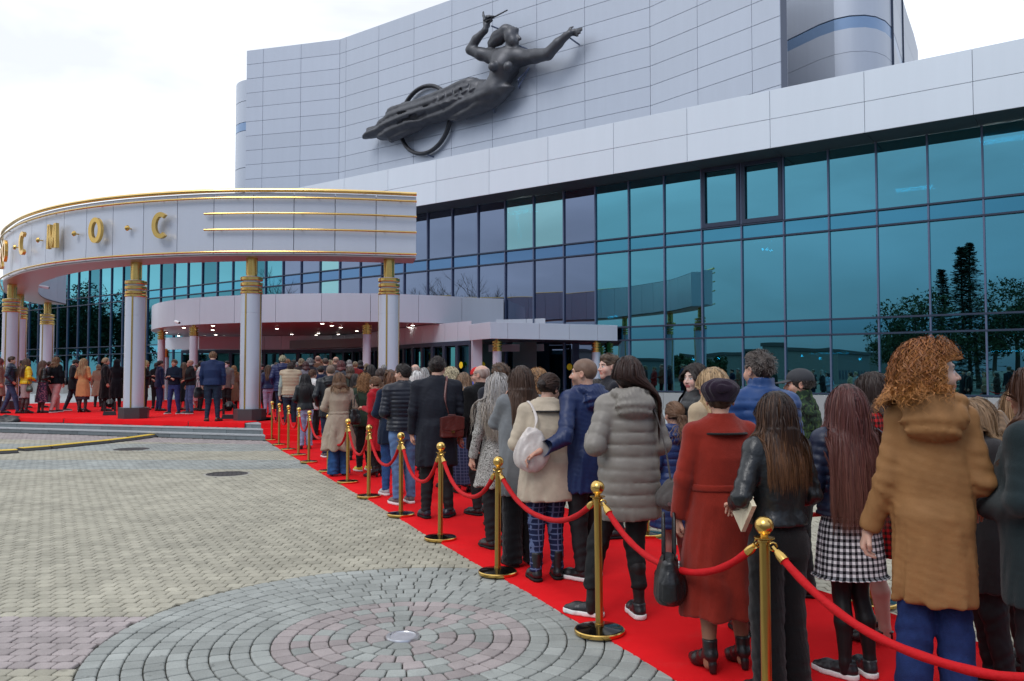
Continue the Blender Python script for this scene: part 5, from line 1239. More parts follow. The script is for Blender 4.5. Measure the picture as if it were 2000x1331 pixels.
    if c.get('over'):
        V, Q = surfnet(lambda P: torso(P, t+.014)-.010*np.abs(np.sin(pi*sh(P)[:, 2]/.085))**.5, (-.42, -.34, hem), (.42, .34, 1.6), hc); V[:, 2] += .06; put('vest', V, Q, c['over'])
    # ---- head
    R = rotm(radians(head[0]), radians(head[1]), radians(head[2])); HC = v3(0, .012+lf*.72, 1.625); piv = v3(0, -.02, -.11)
    def h2b(V): return ((V-piv)@R.T+piv+HC).astype(f32)
    def b2h(P): return ((P-HC-piv)@R+piv).astype(f32)
    hf = head_sdf(fem); Vh, Qh = surfnet(hf, (-.11, -.13, -.19), (.11, .14, .13), hh)
    C = head_col(Vh, skin, lip or (skin[0]*.85, skin[1]*.5, skin[2]*.5), brow=brow, stubble=stubble); 
    if mask:
        m = (Vh[:, 2] < -.012) & (Vh[:, 2] > -.11) & (Vh[:, 1] > .02); C[m] = (.75, .76, .8)
    Vs, Qs, Cs = [h2b(Vh)], [Qh], [C]
    # ---- hands, legs of the body
    for (S_, E_, Wr, sd_) in A:
        Wl = Wr.copy(); Wl[1] += lf*max(0, Wr[2]-.9); D = (Wr-E_); D = D/np.linalg.norm(D)
        up = v3(-sd_, 0, 0) if abs(D[2]) > .7 else v3(-.3*sd_, 0, 1)*(-1 if D[1] > 0 else 1)
        v, q = hand_mesh(Wl+D*.0, D, up, 1 if sd_ < 0 else -1, hn, handcurl)
        if len(v): Vs.append(v); Qs.append(q); Cs.append(np.tile(np.array(skin)*v3(1.02, .92, .9), (len(v), 1)))
    if bare is not None:
        def lf2(P):
            d = None
            for (fx, fy, fa), sd_ in zip(FT_, (-1, 1)):
                kn = v3(fx*.72, fy*.5+.015, .485)
                g = chain(P, [v3(.085*sd_, -.005, .86), kn, v3(fx*.9, fy*.85-.022, .33), v3(fx, fy-.04, .10), v3(fx, fy-.04, .05)], [.080, .051, .054, .034, .036], .02); d = g if d is None else np.minimum(d, g)
            return d
        v, q = surfnet(lf2, (-.3, -.4, .03), (.3, .4, .95), hb); Vs.append(v); Qs.append(q); Cs.append(np.tile(np.array(bare), (len(v), 1)))
    v, q = surfnet(lambda P: torso(P, -.03), (-.3, -.2, .85), (.3, .2, 1.5), .03); Vs.append(v); Qs.append(q); Cs.append(np.tile(np.array(skin), (len(v), 1)))
    off = np.cumsum([0]+[len(v) for v in Vs[:-1]]); put('body', np.vstack(Vs), np.vstack([q+o for q, o in zip(Qs, off)]), M_skin, np.vstack(Cs))
    # ---- lower clothing
    L_ = legs; skf = None
    if L_:
        w = L_.get('w', .012); ln = L_.get('len', .075)
        if L_['kind'] == 'trousers':
            def tf(P):
                d = loft(P, [.80, .92, 1.0, 1.05], [hips*.93+w*.5, hips+w*.3, hips*.9, wst], [.10, .115, .105, .1], 0, -.014, cap=.02); X_ = None
                for (fx, fy, fa), sd_ in zip(FT_, (-1, 1)):
                    kn = v3(fx*.8, fy*.5+.012, .485); bt = L_.get('bot', .052)
                    a = chain(P, [v3(.088*sd_*W_, -.008, .86), kn, v3(fx, fy-.035, ln+.02)], [.088*W_+w*.5, .060+w, bt], .03)
                    a = a-.0045*fold(P*v3(1, 1, .6), 38, 3)-.004*np.sin(P[:, 2]*85+fold(P, 20, 2)*2.5)*np.clip((.26-P[:, 2])/.15, 0, 1)*L_.get('bunch', 1)
                    a = smax(a, ln-P[:, 2], .008); X_ = a if X_ is None else np.minimum(X_, a)
                return smin(d, X_, .03)
            V, Q = surfnet(tf, (-.36, -.42, ln-.02), (.36, .42, 1.08), hb); put('trousers', V, Q, L_['m'])
        else:
            fl2 = L_.get('flare', .05); pl = L_.get('pleat', 0)
            def skf(P):
                d = loft(P, [ln, .6 if ln < .55 else ln+.01, .90, 1.05], [hips+fl2, hips+fl2*.6, hips+.006, wst+.01], [.118+fl2, .118+fl2*.6, .122, .108], 0, -.012, cap=.008)
                an = np.arctan2(P[:, 0], P[:, 1]); 
                return d-(.008*np.abs(np.sin(an*pl)) if pl else .007*np.sin(an*6+fold(P, 3, 1)))*np.clip((1.0-P[:, 2])/.2, 0, 1)
            V, Q = surfnet(skf, (-.4, -.4, ln-.02), (.4, .4, 1.06), hb); put('skirt', V, Q, L_['m'])
    # ---- shoes
    kind, sc2 = shoes[0], shoes[1]; hs = (.014, .009, .0075)[lv]; heel = .055 if kind in ('heel', 'heelboot') else 0
    for (fx, fy, fa) in FT_:
        ca, sa = cos(radians(fa)), sin(radians(fa))
        def sf(P):
            x = P[:, 0]-fx; y = P[:, 1]-fy; q = np.stack([x*ca+y*sa, -x*sa+y*ca, P[:, 2]], 1)
            hz = heel
            g = chain(q*v3(1, 1, 1), [v3(0, -.062, .048+hz), v3(0, .01, .046+hz*.6), v3(0, .095, .034), v3(0, .165, .026)], [.039, .040, .044, .030], .03)
            topz = {'boot': .24, 'heelboot': .20, 'sneaker': .105, 'shoe': .095, 'heel': .06+heel*.5}.get(kind, .1)
            if kind != 'heel': g = smin(g, cone(q, v3(0, -.045, .06+hz), v3(0, -.042, topz), .042, .046)[0], .02)
            g = smax(g, q[:, 2]-topz, .006)
            if heel:
                g = smin(g, cone(q, v3(0, -.075, heel), v3(0, -.078, .0), .026 if kind == 'heelboot' else .014, .020 if kind == 'heelboot' else .007)[0], .012)
                g = smax(g, .004-q[:, 2], .003)
            else: g = smax(g, .022-q[:, 2], .004)
            return g
        V, Q = surfnet(sf, (fx-.16, fy-.2, 0), (fx+.16, fy+.25, .28), hs); so = put('shoe', V, Q, cloth('leather', sc2))
        if not heel and so:
            def s2(P):
                x = P[:, 0]-fx; y = P[:, 1]-fy; q = np.stack([x*ca+y*sa, -x*sa+y*ca, P[:, 2]*0], 1)
                g = chain(q, [v3(0, -.062, 0), v3(0, .01, 0), v3(0, .095, 0), v3(0, .162, 0)], [.045, .045, .050, .036], .03); return smax(g, np.maximum(-P[:, 2], P[:, 2]-(.034 if kind == 'sneaker' else .024)), .004)
            V, Q = surfnet(s2, (fx-.16, fy-.2, 0), (fx+.16, fy+.25, .05), hs); put('sole', V, Q, cloth('cotton', (.72, .71, .70) if kind == 'sneaker' else (.012, .012, .012)), par=so)
    # ---- hair and hats
    if hair: do_hair(e, s, hair, lv, hh, h2b, b2h, coatf, put, hf)
    info = dict(rot=radians(rot), e=e, s=s, A=A, coatf=coatf, h2b=h2b, put=put, skf=skf)
    if glasses:
        b = MB(); 
        for sd_ in (-1, 1):
            cpt = [h2b(np.array([[sd_*.031+.019*cos(a), .098, .002+.014*sin(a)]], f32))[0]*s for a in np.linspace(0, 2*pi, 13)[:-1]]; b.tube(cpt, .0016*s, 5, closed=True)
            b.tube([h2b(np.array([[sd_*.05, .096, .005]], f32))[0]*s, h2b(np.array([[sd_*.08, .0, .005]], f32))[0]*s], .002*s, 5)
        b.tube([h2b(np.array([[-.012, .1, .004]], f32))[0]*s, h2b(np.array([[.012, .1, .004]], f32))[0]*s], .0016*s, 5); b.obj('glasses', M_black, e)
    if c.get('belt'):
        zb = c.get('beltz', 1.07); V, Q = surfnet(lambda P: smax(torso(P, t+.010), np.abs(P[:, 2]-zb)-.022, .004), (-.4, -.3, zb-.05), (.4, .3, zb+.05), hc); put('belt', V, Q, c['m'])
    if c.get('trim'):
        V, Q = surfnet(lambda P: smax(loft(sh(P), [1.41, 1.425, 1.46, 1.53], [.134+t*.8, .134+t*.8, .118+t*.5, .09], [.114+t, .114+t, .104+t*.5, .08], 0, -.016, cap=.003), np.abs(sh(P)[:, 2]-1.426)-.007, .003), (-.3, -.3, 1.38), (.3, .3, 1.5), .006); put('collar_trim', V, Q, cloth('wool', (.015, .013, .013)))
    return info
def do_hair(e, s, hair, lv, hh, h2b, b2h, coatf, put, hf):
    st = hair['style']; c = np.array(hair['c'], f32); c2 = np.array(hair.get('c2', c*1.5), f32); R0 = v3(.078, .098, .089); C0 = v3(0, -.015, .03)
    zend = hair.get('zend', 1.2); face = lambda P: ell(P, (0, .105, -.035), (.078 if st not in ('short', 'buzz', 'bald') else .088, .082, .098)); M_b = M_hair
    nz = lambda P: .0035*fold(P, 70, 4)+.002*fold(P, 160, 1)
    def base(P):
        if st in ('short', 'buzz', 'bald'):
            th = {'short': hair.get('th', .013), 'buzz': .005, 'bald': .004}[st]; d = ell(P, C0, R0+th)
            if st == 'short': d = smin(d, ell(P, (0, .03, .085), (.062, .055, .04)), .02)
            d = smax(d, -face(P), .012); d = smax(d, -(P[:, 2]+.075-.0*P[:, 1]), .02); X = np.abs(P[:, 0])
            d = smax(d, -(np.sqrt((P[:, 1]-.022)**2+(P[:, 2]+.035)**2)-.052), .012)
            if st == 'bald': d = smax(d, -(ell(P, (0, .01, .10), (.082, .105, .075))), .01)
            return d-nz(P)*(.8 if st == 'short' else .2)
        th = hair.get('th', .016)
        d = smin(ell(P, C0, R0+th), ell(P, (0, -.045, -.015), (.072+th, .068+th, .085)), .03) if st not in ('bun', 'pony', 'plait') else ell(P, C0, R0+.010)
        if st == 'curly': d = smin(ell(P, C0+v3(0, -.01, -.02), R0+v3(.040, .028, .022)), ell(P, (0, -.075, -.10), (.115, .08, .11)), .05)
        if st == 'curly': d = smax(d, -np.maximum(.020-P[:, 1], P[:, 2]-.055), .012)
        if st in ('bun', 'pony', 'plait'):
            d = smax(d, -face(P), .012); d = smax(d, -(P[:, 2]+.05+.6*np.clip(P[:, 1]+.03, 0, 1)), .02)
            if st == 'bun': d = smin(d, np.sqrt(((P-v3(0, -.115, .0))**2).sum(1))-.042-.004*fold(P, 90, 2), .012)
        else: d = smax(d, -face(P), .015)
        return d-nz(P)*(2.5 if st == 'curly' else 1)
    if st == 'beret':
        V, Q = surfnet(lambda P: smin(ell(P, (0, -.035, .068), (.112, .124, .066)), loft(P, [-.012, .06], [.086, .098], [.104, .114], 0, -.018, cap=.01), .03)-.004*fold(P*v3(1, 1, .3), 34, 2), (-.17, -.2, -.05), (.17, .2, .17), hh); put('beret', h2b(V), Q, hair['hat'])
    if st == 'cap':
        def cf(P):
            d = ell(P, (0, -.014, .045), (.088, .108, .084)); d = smax(d, .022-P[:, 2], .006)
            br = smax(ell(P, (0, .115, .024), (.072, .085, .03)), np.abs(P[:, 2]-.030+(P[:, 1]-.1)*.25+P[:, 0]**2*3)-.004, .002); return smin(d, br, .004)
        V, Q = surfnet(cf, (-.13, -.16, -.02), (.13, .24, .16), hh*.9); put('cap', h2b(V), Q, hair['hat'])
    if st == 'beanie':
        V, Q = surfnet(lambda P: smax(ell(P, (0, -.02, .035), (.094, .112, .100)), -(P[:, 2]-.005+.25*np.clip(P[:, 1], 0, 1)*-1), .008)-.002*fold(P, 60, 1), (-.14, -.17, -.05), (.14, .15, .18), hh); put('hat', h2b(V), Q, hair['hat'])
    if st == 'hoodup':
        V, Q = surfnet(lambda P: smax(smin(ell(P, (0, -.03, .02), (.110, .125, .122)), ell(P, (0, -.05, -.10), (.12, .10, .10)), .04), -ell(P, (0, .13, -.01), (.075, .11, .11)), .015)-.004*fold(P, 30, 2), (-.16, -.2, -.25), (.16, .2, .18), hh); put('hood', h2b(V), Q, hair['hat']); return
    if st == 'hatonly': return
    V, Q = surfnet(base if st not in ('beret', 'cap', 'beanie') else (lambda P: smax(smax(smax(ell(P, C0, R0+.007), -face(P), .01), P[:, 2]-.05, .005), -(P[:, 2]+.08), .01)-nz(P)), (-.17, -.2, -.23), (.17, .15, .17), hh)
    if len(V):
        g = (.72+.3*np.sin(V[:, 0]*140+V[:, 2]*30)+.25*fold(V, 60, 2))[:, None]; Cc = c*.75*g*(np.ones(3))
        if st == 'bald' or st == 'buzz': Cc = Cc*.6+np.array(hair.get('scalp', (.45, .30, .24)))*.4
        hb = put('hair', h2b(V), Q, M_b, Cc)
    if (st in ('long', 'bob') or (st == 'curly' and zend < 1.3)) and not hair.get('side'):
        hw_ = hair.get('width', .125 if st == 'long' else .15); ze = zend+.05
        def mass(P):
            x, y, z = P[:, 0], P[:, 1], P[:, 2]; cf = coatf(P) if st != 'bob' else np.full(len(P), 1.0, f32)
            wz = hw_*(1-.25*np.clip((1.45-z)/.5, 0, 1))*(.85+.15*np.sin(z*9))
            back = np.sqrt(x*x*.8+(y+.05)**2)-((.094 if st == 'long' else .108)-.55*np.clip(z-1.545, 0, .12))
            sh_ = np.where(z < 1.50, np.minimum(cf-.020, back), back); sh_ = smax(sh_, np.abs(x)-wz, .02); sh_ = smax(sh_, y-(.0 if st == 'long' else .01), .02); sh_ = smax(sh_, np.maximum(ze-z+.02*np.sin(x*40), z-1.66), .02)
            if hair.get('side'): sh_ = smax(sh_, np.where(z < 1.56, .045-x*hair['side'], -1), .02)
            return sh_-.0015*np.sin(x*190+2*np.sin(z*9))-.003*fold(P*v3(1, 1, .3), 30, 2)
        V, Q = surfnet(mass, (-.2, -.33, ze-.05), (.2, .08, 1.7), hh*1.5)
        if len(V):
            g = (.72+.16*np.sin(V[:, 0]*330+2*np.sin(V[:, 2]*9))+.12*fold(V*v3(1, 1, .2), 60, 2))[:, None]; mz = np.clip((1.6-V[:, 2:3])/(1.62-zend), 0, 1)**1.4*.6
            put('hair_fall', V, Q, M_b, (c*(1-mz)+c2*mz)*g)
    # strands
    n = hair.get('n', (0, 900, 2400)[lv] if st not in ('short', 'buzz', 'bald', 'beret', 'cap', 'beanie') else (0, 350, 900)[lv])
    long_ = st in ('long', 'bob', 'curly', 'pony', 'plait', 'bun')
    if st in ('buzz', 'bald', 'hatonly', 'beret'): n = 0
    if lv == 0 and st in ('long', 'curly', 'pony'): n = 170
    if n == 0: return
    r = np.random.default_rng(len(bpy.data.objects) % 997)
    d = r.normal(size=(n*4, 3)); d /= np.linalg.norm(d, axis=1)[:, None]
    keep = (d[:, 2] > -.45) & ~((d[:, 1] > .35) & (d[:, 2] < .52)) & ~((d[:, 1] > .1) & (d[:, 2] < .0))
    if st == 'curly': keep &= ~((d[:, 1] > .12) & (d[:, 2] < .72))
    if st in ('beret', 'cap', 'beanie'): keep &= (d[:, 2] < .1)
    d = d[keep][:n]; n = len(d)
    P0 = (C0+d*(R0+.008)).astype(f32); N0 = d/(R0**2); N0 = N0/np.linalg.norm(N0, axis=1)[:, None]
    segs = 4 if not long_ else (9, 13, 18)[lv]
    if st in ('short', 'beret', 'cap', 'beanie'):
        crown = v3(.01, -.07, .10); fl = P0-crown; fl = fl-N0*(fl*N0).sum(1)[:, None]; fl /= np.linalg.norm(fl, axis=1)[:, None]+1e-6; T = fl-.22*N0+r.normal(size=(n, 3))*.07; L = r.uniform(.010, .018, n)*hair.get('sl', 1)
        if st == 'beanie' or st == 'beret' or st == 'cap': T[:, 2] = -1; L = L*1.1
    elif st in ('bun', 'pony', 'plait'):
        tie = v3(0, -.118, .005); fl = tie-P0; fl = fl-N0*(fl*N0).sum(1)[:, None]; T = fl/(np.linalg.norm(fl, axis=1)[:, None]+1e-6); L = np.linalg.norm(P0-tie, axis=1)*1.15
    else:
        sg = np.where(P0[:, 0] >= hair.get('part', 0), 1, -1); T = np.stack([sg*r.uniform(.0, .6, n), -.4-0*sg, -.25+0*sg], 1)+r.normal(size=(n, 3))*.12; T = T-N0*(T*N0).sum(1)[:, None]; T /= np.linalg.norm(T, axis=1)[:, None]+1e-6; L = None
    Pb = h2b(P0); Tb = (T@h2b_rot(h2b)).astype(f32)
    if L is None: L = np.clip(Pb[:, 2]-zend+r.normal(size=n)*.03+(.06 if st != 'bob' else .03), .05, 2)*r.uniform(.86, 1.03, n)
    pts = [Pb]; D = Tb; ds = (L/segs)[:, None]; layer = r.uniform(.004, .020, n)*(1 if st != 'curly' else 3.2)*hair.get('vol', 1)
    Rr = R0+layer[:, None]
    for i in range(segs):
        if L is not None and long_ and st not in ('bun', 'pony', 'plait'): D = D*.66+np.array([0, 0, -1])*.5+r.normal(size=(n, 3))*.035
        elif st in ('bun', 'pony', 'plait'):
            h_ = b2h(pts[-1]); dd = (tie-h_)@h2b_rot(h2b); D = D*.4+dd/(np.linalg.norm(dd, axis=1)[:, None]+1e-6)*.6
        D = D/(np.linalg.norm(D, axis=1)[:, None]+1e-6); p = pts[-1]+D*ds
        q = b2h(p.astype(f32)); u = (q-C0)/Rr; nn = np.linalg.norm(u, axis=1); ins = nn < 1; q = np.where(ins[:, None], C0+u/np.maximum(nn, .05)[:, None]*Rr, q)
        if long_:
            fr = (q[:, 1] > .03) & (q[:, 2] < .045) & (q[:, 2] > -.16); lim = .070; q[:, 0] = np.where(fr & (np.abs(q[:, 0]) < lim), np.sign(q[:, 0]+1e-6)*lim, q[:, 0])
            if st == 'curly': q[:, 1] = np.where((q[:, 2] < .065), np.minimum(q[:, 1], .005), q[:, 1])
            if st in ('long', 'bob'): q[:, 1] = np.where((q[:, 2] < -.02) & (q[:, 2] > -.3), np.minimum(q[:, 1], hair.get('fy', .02)+0*q[:, 1]), q[:, 1])
        p = h2b(q.astype(f32))
        if long_ and st not in ('bun', 'pony', 'plait'):
            low = p[:, 2] < 1.56
            if low.any():
                pl = p[low].astype(f32); dc, g = grad(coatf, pl); g[:, 2] *= .35; mrg = .006+layer[low]*.9; mv = np.clip(mrg-dc, 0, .05); p[low] = pl+g*mv[:, None]
            if st == 'long':
                lw_ = hair.get('width', .125)*1.12; lo2 = p[:, 2] < 1.54; ax_ = np.abs(p[:, 0]); p[:, 0] = np.where(lo2 & (ax_ > lw_), np.sign(p[:, 0])*(lw_+(ax_-lw_)*.35), p[:, 0])
            if hair.get('side'):
                lo2 = p[:, 2] < 1.6; xs = p[:, 0]*hair['side']; tg = .06+.09*((xs+.12)/.24); p[:, 0] = np.where(lo2, (xs+(tg-xs)*.35)*hair['side'], p[:, 0])
            bk = hair.get('back', .0); 
            if bk: low = p[:, 2] < 1.58; p[low, 1] -= bk*.02
        D = p-pts[-1]; D = D/(np.linalg.norm(D, axis=1)[:, None]+1e-6); pts.append(p.astype(f32))
    P = np.stack(pts, 1)
    if st in ('pony', 'plait'):         # tail falling from the tie
        m = n//2; tb = h2b(np.tile(tie, (m, 1)).astype(f32)); q = [tb]; D = np.tile((v3(0, -1, .1)@h2b_rot(h2b)), (m, 1))+r.normal(size=(m, 3))*.12; Lt = (tb[:, 2]-zend)*r.uniform(.85, 1.1, m)
        sp_ = r.normal(size=(m, 3))*v3(.016, .012, 0)
        for i in range(segs):
            D = D*.6+np.array([0, 0, -1])*.5; D /= np.linalg.norm(D, axis=1)[:, None]; p = q[-1]+D*(Lt/segs)[:, None]+(sp_ if i == 0 else 0)
            dc, g = grad(coatf, p.astype(f32)); g[:, 2] *= .3; p = p+g*np.clip(.02-dc, 0, .1)[:, None]; q.append(p.astype(f32))
        if st == 'plait':
            q = [x+np.stack([.012*np.sin(np.full(m, i*1.6)+np.arange(m) % 3*2.1), 0*Lt, 0*Lt], 1) for i, x in enumerate(q)]
        P = np.concatenate([P, np.stack(q, 1)], 0)
    n = len(P); sarr = np.linspace(0, 1, segs+1)
    ctr = h2b(C0[None].astype(f32))[0]; out = P-ctr; out[:, :, 2] *= .25; out /= np.linalg.norm(out, axis=2)[:, :, None]+1e-6
    Tg = np.gradient(P, axis=1); Tg /= np.linalg.norm(Tg, axis=2)[:, :, None]+1e-9; sd_ = np.cross(Tg, out); sd_ /= np.linalg.norm(sd_, axis=2)[:, :, None]+1e-6
    wv = hair.get('wave', .003 if st != 'curly' else .019); fq = hair.get('freq', 2.0 if st != 'curly' else 4.6)
    if long_:
        clump = r.integers(0, max(6, n//(28 if st != 'curly' else 6)), n); ph = r.uniform(0, 6.28, clump.max()+1)[clump]+r.normal(size=n)*.4
        a = wv*np.clip(sarr*2.2, 0, 1)[None, :]*(L[:n, None] if False else 1); an = 2*pi*fq*sarr[None, :]+ph[:, None]
        P = P+(a*np.cos(an))[:, :, None]*sd_+(a*np.abs(np.sin(an)) if st == 'curly' else a*.4*(1+np.sin(an)))[:, :, None]*out
    w = hair.get('w', (.016, .0068, .0040)[lv])*s if st not in ('short', 'beret', 'cap', 'beanie') else (.0055, .0034)[lv-1 if lv else 0]
    prof = np.minimum(1, np.minimum(sarr*8+.5, (1-sarr)*3+.12)); hw = (w/2/s*prof)[None, :, None]*(1+r.normal(size=(n, 1, 1))*.2)
    tw = r.normal(size=(n, 1, 1))*.5; side = sd_+out*tw; side /= np.linalg.norm(side, axis=2)[:, :, None]
    A_, B_ = P-side*hw, P+side*hw; V = np.stack([A_, B_], 2).reshape(-1, 3); k = segs+1
    ii = (np.arange(n)[:, None]*k+np.arange(segs)[None, :]).ravel()*2; Q = np.stack([ii, ii+1, ii+3, ii+2], 1)
    tone = r.uniform(.72, 1.3, n)[:, None]; mixv = (np.clip(sarr**1.4, 0, 1)[None, :]*.7+.15*r.normal(size=n)[:, None]); mixv = np.clip(mixv, 0, 1)
    Cc = (c[None, None]*(1-mixv[:, :, None])+c2[None, None]*mixv[:, :, None])*tone[:, :, None]; Cc = np.repeat(Cc[:, :, None], 2, 2).reshape(-1, 3)
    put('hair_strands', V.astype(f32), Q, M_hair, Cc)
_hr = {}
def h2b_rot(h2b):       # matrix taking head directions to body directions (row vectors)
    z = h2b(np.zeros((1, 3), f32)); return (h2b(np.eye(3, dtype=f32))-z).astype(f32)
# ------------------------------------------------------------ the people
W = cloth
BLK = (.012, .012, .014); NVY = (.010, .016, .045)
def TR(c, kind='cotton', **k): return dict(kind='trousers', m=W(kind, c), **k)
JEANS = (.035, .07, .17); LJ = (.12, .19, .33)
Zc = .014; QG = 'people waiting in the queue on the red carpet'; PG = 'people standing on the carpeted platform'
I = {}
I['P1'] = person('woman at the right edge in a dark green wool coat with long brown hair', px=2022, top=712, Y=3.75, z0=Zc, rot=38, fem=True, near=2, wd=1.05, coat=dict(m=W('wool', (.017, .027, .03)), t=.035, hem=.67, box=.98, collar='lapel', name='coat', k=.04), legs=TR(BLK), shoes=('sneaker', (.35, .40, .45)), hair=dict(style='long', c=(.06, .025, .015), c2=(.16, .07, .035), zend=1.28, width=.13), arms=('hold', 'hold'), group=QG)
I['P2'] = person('curly ginger haired woman in a long tan hooded parka looking to the right', px=1815, top=672, Y=3.85, z0=Zc, rot=-20, fem=True, near=2, wd=.80, head=(-80, 4, 0), skin=(.60, .40, .31), coat=dict(m=W('cotton', (.275, .135, .05)), t=.026, hem=.615, box=1.05, collar='hood', name='parka', fold=.009, flare=.0), legs=dict(kind='trousers', m=W('denim', (.014, .028, .10)), w=.014, bot=.08), shoes=('shoe', BLK), hair=dict(style='curly', c=(.20, .065, .018), c2=(.52, .23, .06), zend=1.53, n=3200, vol=.8, w=.0042), arms=('down', 'hold'), group=QG)
I['P3'] = person('woman with very long reddish brown hair, navy quilted jacket and black and white checked skirt', px=1652, top=750, foot=1318, z0=Zc, rot=8, fem=True, near=2, coat=dict(m=W('nylon', (.010, .016, .042)), t=.028, hem=.98, puff=.055, collar='stand', name='jacket'), legs=dict(kind='skirt', m=pattern_mat('checked_skirt', 'gingham', (.008, .008, .010), (.80, .80, .82), (.19, .19, .21)), len=.60, flare=.055, pleat=15), bare=(.008, .008, .009), shoes=('sneaker', (.015, .015, .018)), hair=dict(style='long', c=(.085, .026, .024), c2=(.19, .085, .06), zend=.95, width=.16, n=2300), arms=('hold', 'hold'), feet=((-.07, -.02, 30), (.10, .0, -8)), group=QG)
I['P4'] = person('woman in a black leather jacket and black wide trousers holding a cream clutch', px=1514, top=764, Y=4.38, z0=Zc, rot=18, fem=True, near=2, wd=.95, coat=dict(m=W('leather', (.010, .012, .014)), t=.03, hem=.99, collar='stand', name='leather_jacket', fold=.008, k=.03), legs=TR((.007, .007, .008), 'wool', w=.035, bot=.092, len=.03), hair=dict(style='long', c=(.022, .010, .007), c2=(.17, .075, .03), zend=1.27, width=.125, n=2100), arms=(((.31, -.06, 1.16), (.20, .12, 1.10)), 'hold'), group=QG)
I['P5'] = person('older woman in a long rust red coat and dark purple beret', px=1405, top=739, foot=1303, z0=Zc, rot=12, fem=True, near=2, wd=1.12, head=(-22, -4, 0), coat=dict(m=W('wool', (.235, .022, .013)), t=.028, hem=.33, flare=.045, box=.93, collar='lapel', trim=1, belt=1, beltz=1.10, name='long_coat', fold=.004), bare=(.26, .13, .08), shoes=('heelboot', (.010, .010, .011)), hair=dict(style='beret', c=(.10, .06, .04), hat=W('wool', (.022, .012, .024))), feet=((-.115, -.02, 4), (.115, 0, -4)), group=QG)
I['P6'] = person('tall woman in a silver grey quilted coat with a grey cross body bag', px=1226, top=695, foot=1203, z0=Zc, rot=12, fem=True, near=2, wd=.95, coat=dict(m=W('nylon', (.215, .195, .17)), t=.038, hem=.665, box=.97, puff=.083, collar='hood', name='quilted_coat'), legs=TR((.012, .013, .014), w=.008, len=.19, bot=.052), bare=(.015, .012, .012), shoes=('sneaker', (.014, .015, .017)), hair=dict(style='long', c=(.030, .014, .011), c2=(.075, .03, .02), zend=1.27, width=.18, n=2000, side=1), arms=(((.30, -.10, 1.16), (.20, .14, 1.20)), 'phone'), feet=((-.26, .06, 48), (.05, -.02, -4)), group=QG)
I['P7'] = person('man in a navy hooded parka with his arm round the woman in beige', px=1142, top=698, foot=1128, z0=Zc, rot=42, near=2, wd=1.02, head=(32, 0, 0), coat=dict(m=W('nylon', (.009, .022, .085)), t=.035, hem=.69, box=.97, collar='hood', name='parka', fold=.009), legs=TR(BLK, w=.014), shoes=('sneaker', BLK), hair=dict(style='buzz', c=(.10, .06, .04), scalp=(.33, .2, .14)), arms=(((.34, -.10, 1.14), (.49, .05, 1.02)), 'down'), stubble=.25, group=QG)
I['P8'] = person('woman in a beige wool jacket and tartan trousers with dark hair in a low bun', px=1066, top=727, foot=1130, z0=Zc, rot=10, fem=True, near=2, wd=1.12, head=(-48, -18, 0), coat=dict(m=W('wool', (.50, .42, .32)), t=.034, hem=.67, box=1.02, flare=.02, collar='lapel', trim=1, name='wool_jacket'), legs=dict(kind='trousers', m=pattern_mat('tartan', 'plaid', (.012, .018, .055), (.10, .13, .24)), w=.012, bot=.05), shoes=('boot', BLK), hair=dict(style='bun', c=(.030, .016, .012), c2=(.08, .04, .025)), arms=('hold', 'hold'), group=QG)
I['P9'] = person('woman with long brown hair in a grey wool coat, hand to her cheek', px=1018, top=714, foot=1102, z0=Zc, rot=18, fem=True, near=2, head=(14, 0, 0), coat=dict(m=W('wool', (.17, .18, .19)), t=.035, hem=.62, box=.98, collar='stand', name='coat'), legs=TR((.008, .008, .010), 'wool', w=.03, bot=.09, len=.03), hair=dict(style='long', c=(.055, .028, .018), c2=(.10, .055, .035), zend=1.27, width=.115, n=1700), arms=('face', 'hold'), group=QG)
I['P10'] = person('woman with long curly grey hair in a pale snake patterned dress', px=972, top=730, foot=1068, z0=Zc, rot=26, fem=True, near=2, coat=dict(m=pattern_mat('snake_print', 'snake', (.62, .60, .56), (.06, .055, .05), (.38, .36, .33)), t=.022, hem=.62, flare=.04, collar='none', name='dress'), legs=TR(BLK, w=.02), hair=dict(style='curly', c=(.36, .34, .33), c2=(.34, .26, .18), zend=1.16, vol=.55, wave=.012, n=1400, w=.006), arms=('down', 'hold'), group=QG)
I['P11'] = person('brown haired man in a dark coat standing just ahead of the curly grey haired woman', px=978, top=708, Y=9.2, z0=Zc, rot=20, near=1, head=(25, 0, 0), coat=dict(m=W('wool', (.02, .022, .03)), t=.03, hem=.6, collar='stand'), legs=TR(BLK), hair=dict(style='short', c=(.11, .06, .035)), group=QG)
I['P12'] = person('balding grey haired man in glasses and a black coat', px=941, top=711, foot=1004, z0=Zc, rot=38, near=1, head=(30, 0, 0), skin=(.58, .35, .27), coat=dict(m=W('wool', (.007, .007, .008)), t=.03, hem=.76, collar='stand', box=.96), legs=TR(BLK, w=.02), hair=dict(style='bald', c=(.40, .38, .36), scalp=(.55, .34, .27)), glasses=True, group=QG)
I['P13'] = person('tall broad man in a knee length black coat with a brown leather satchel', px=853, top=695, foot=1010, z0=Zc, rot=16, near=2, wd=1.16, head=(-28, -8, 0), coat=dict(m=W('cotton', (.010, .012, .020)), t=.028, hem=.56, box=.96, collar='stand', flare=.01, fold=.008), legs=TR(BLK, w=.016), shoes=('shoe', (.012, .016, .03)), hair=dict(style='short', c=(.03, .02, .018)), feet=((-.12, 0, 10), (.13, -.02, -30)), group=QG)
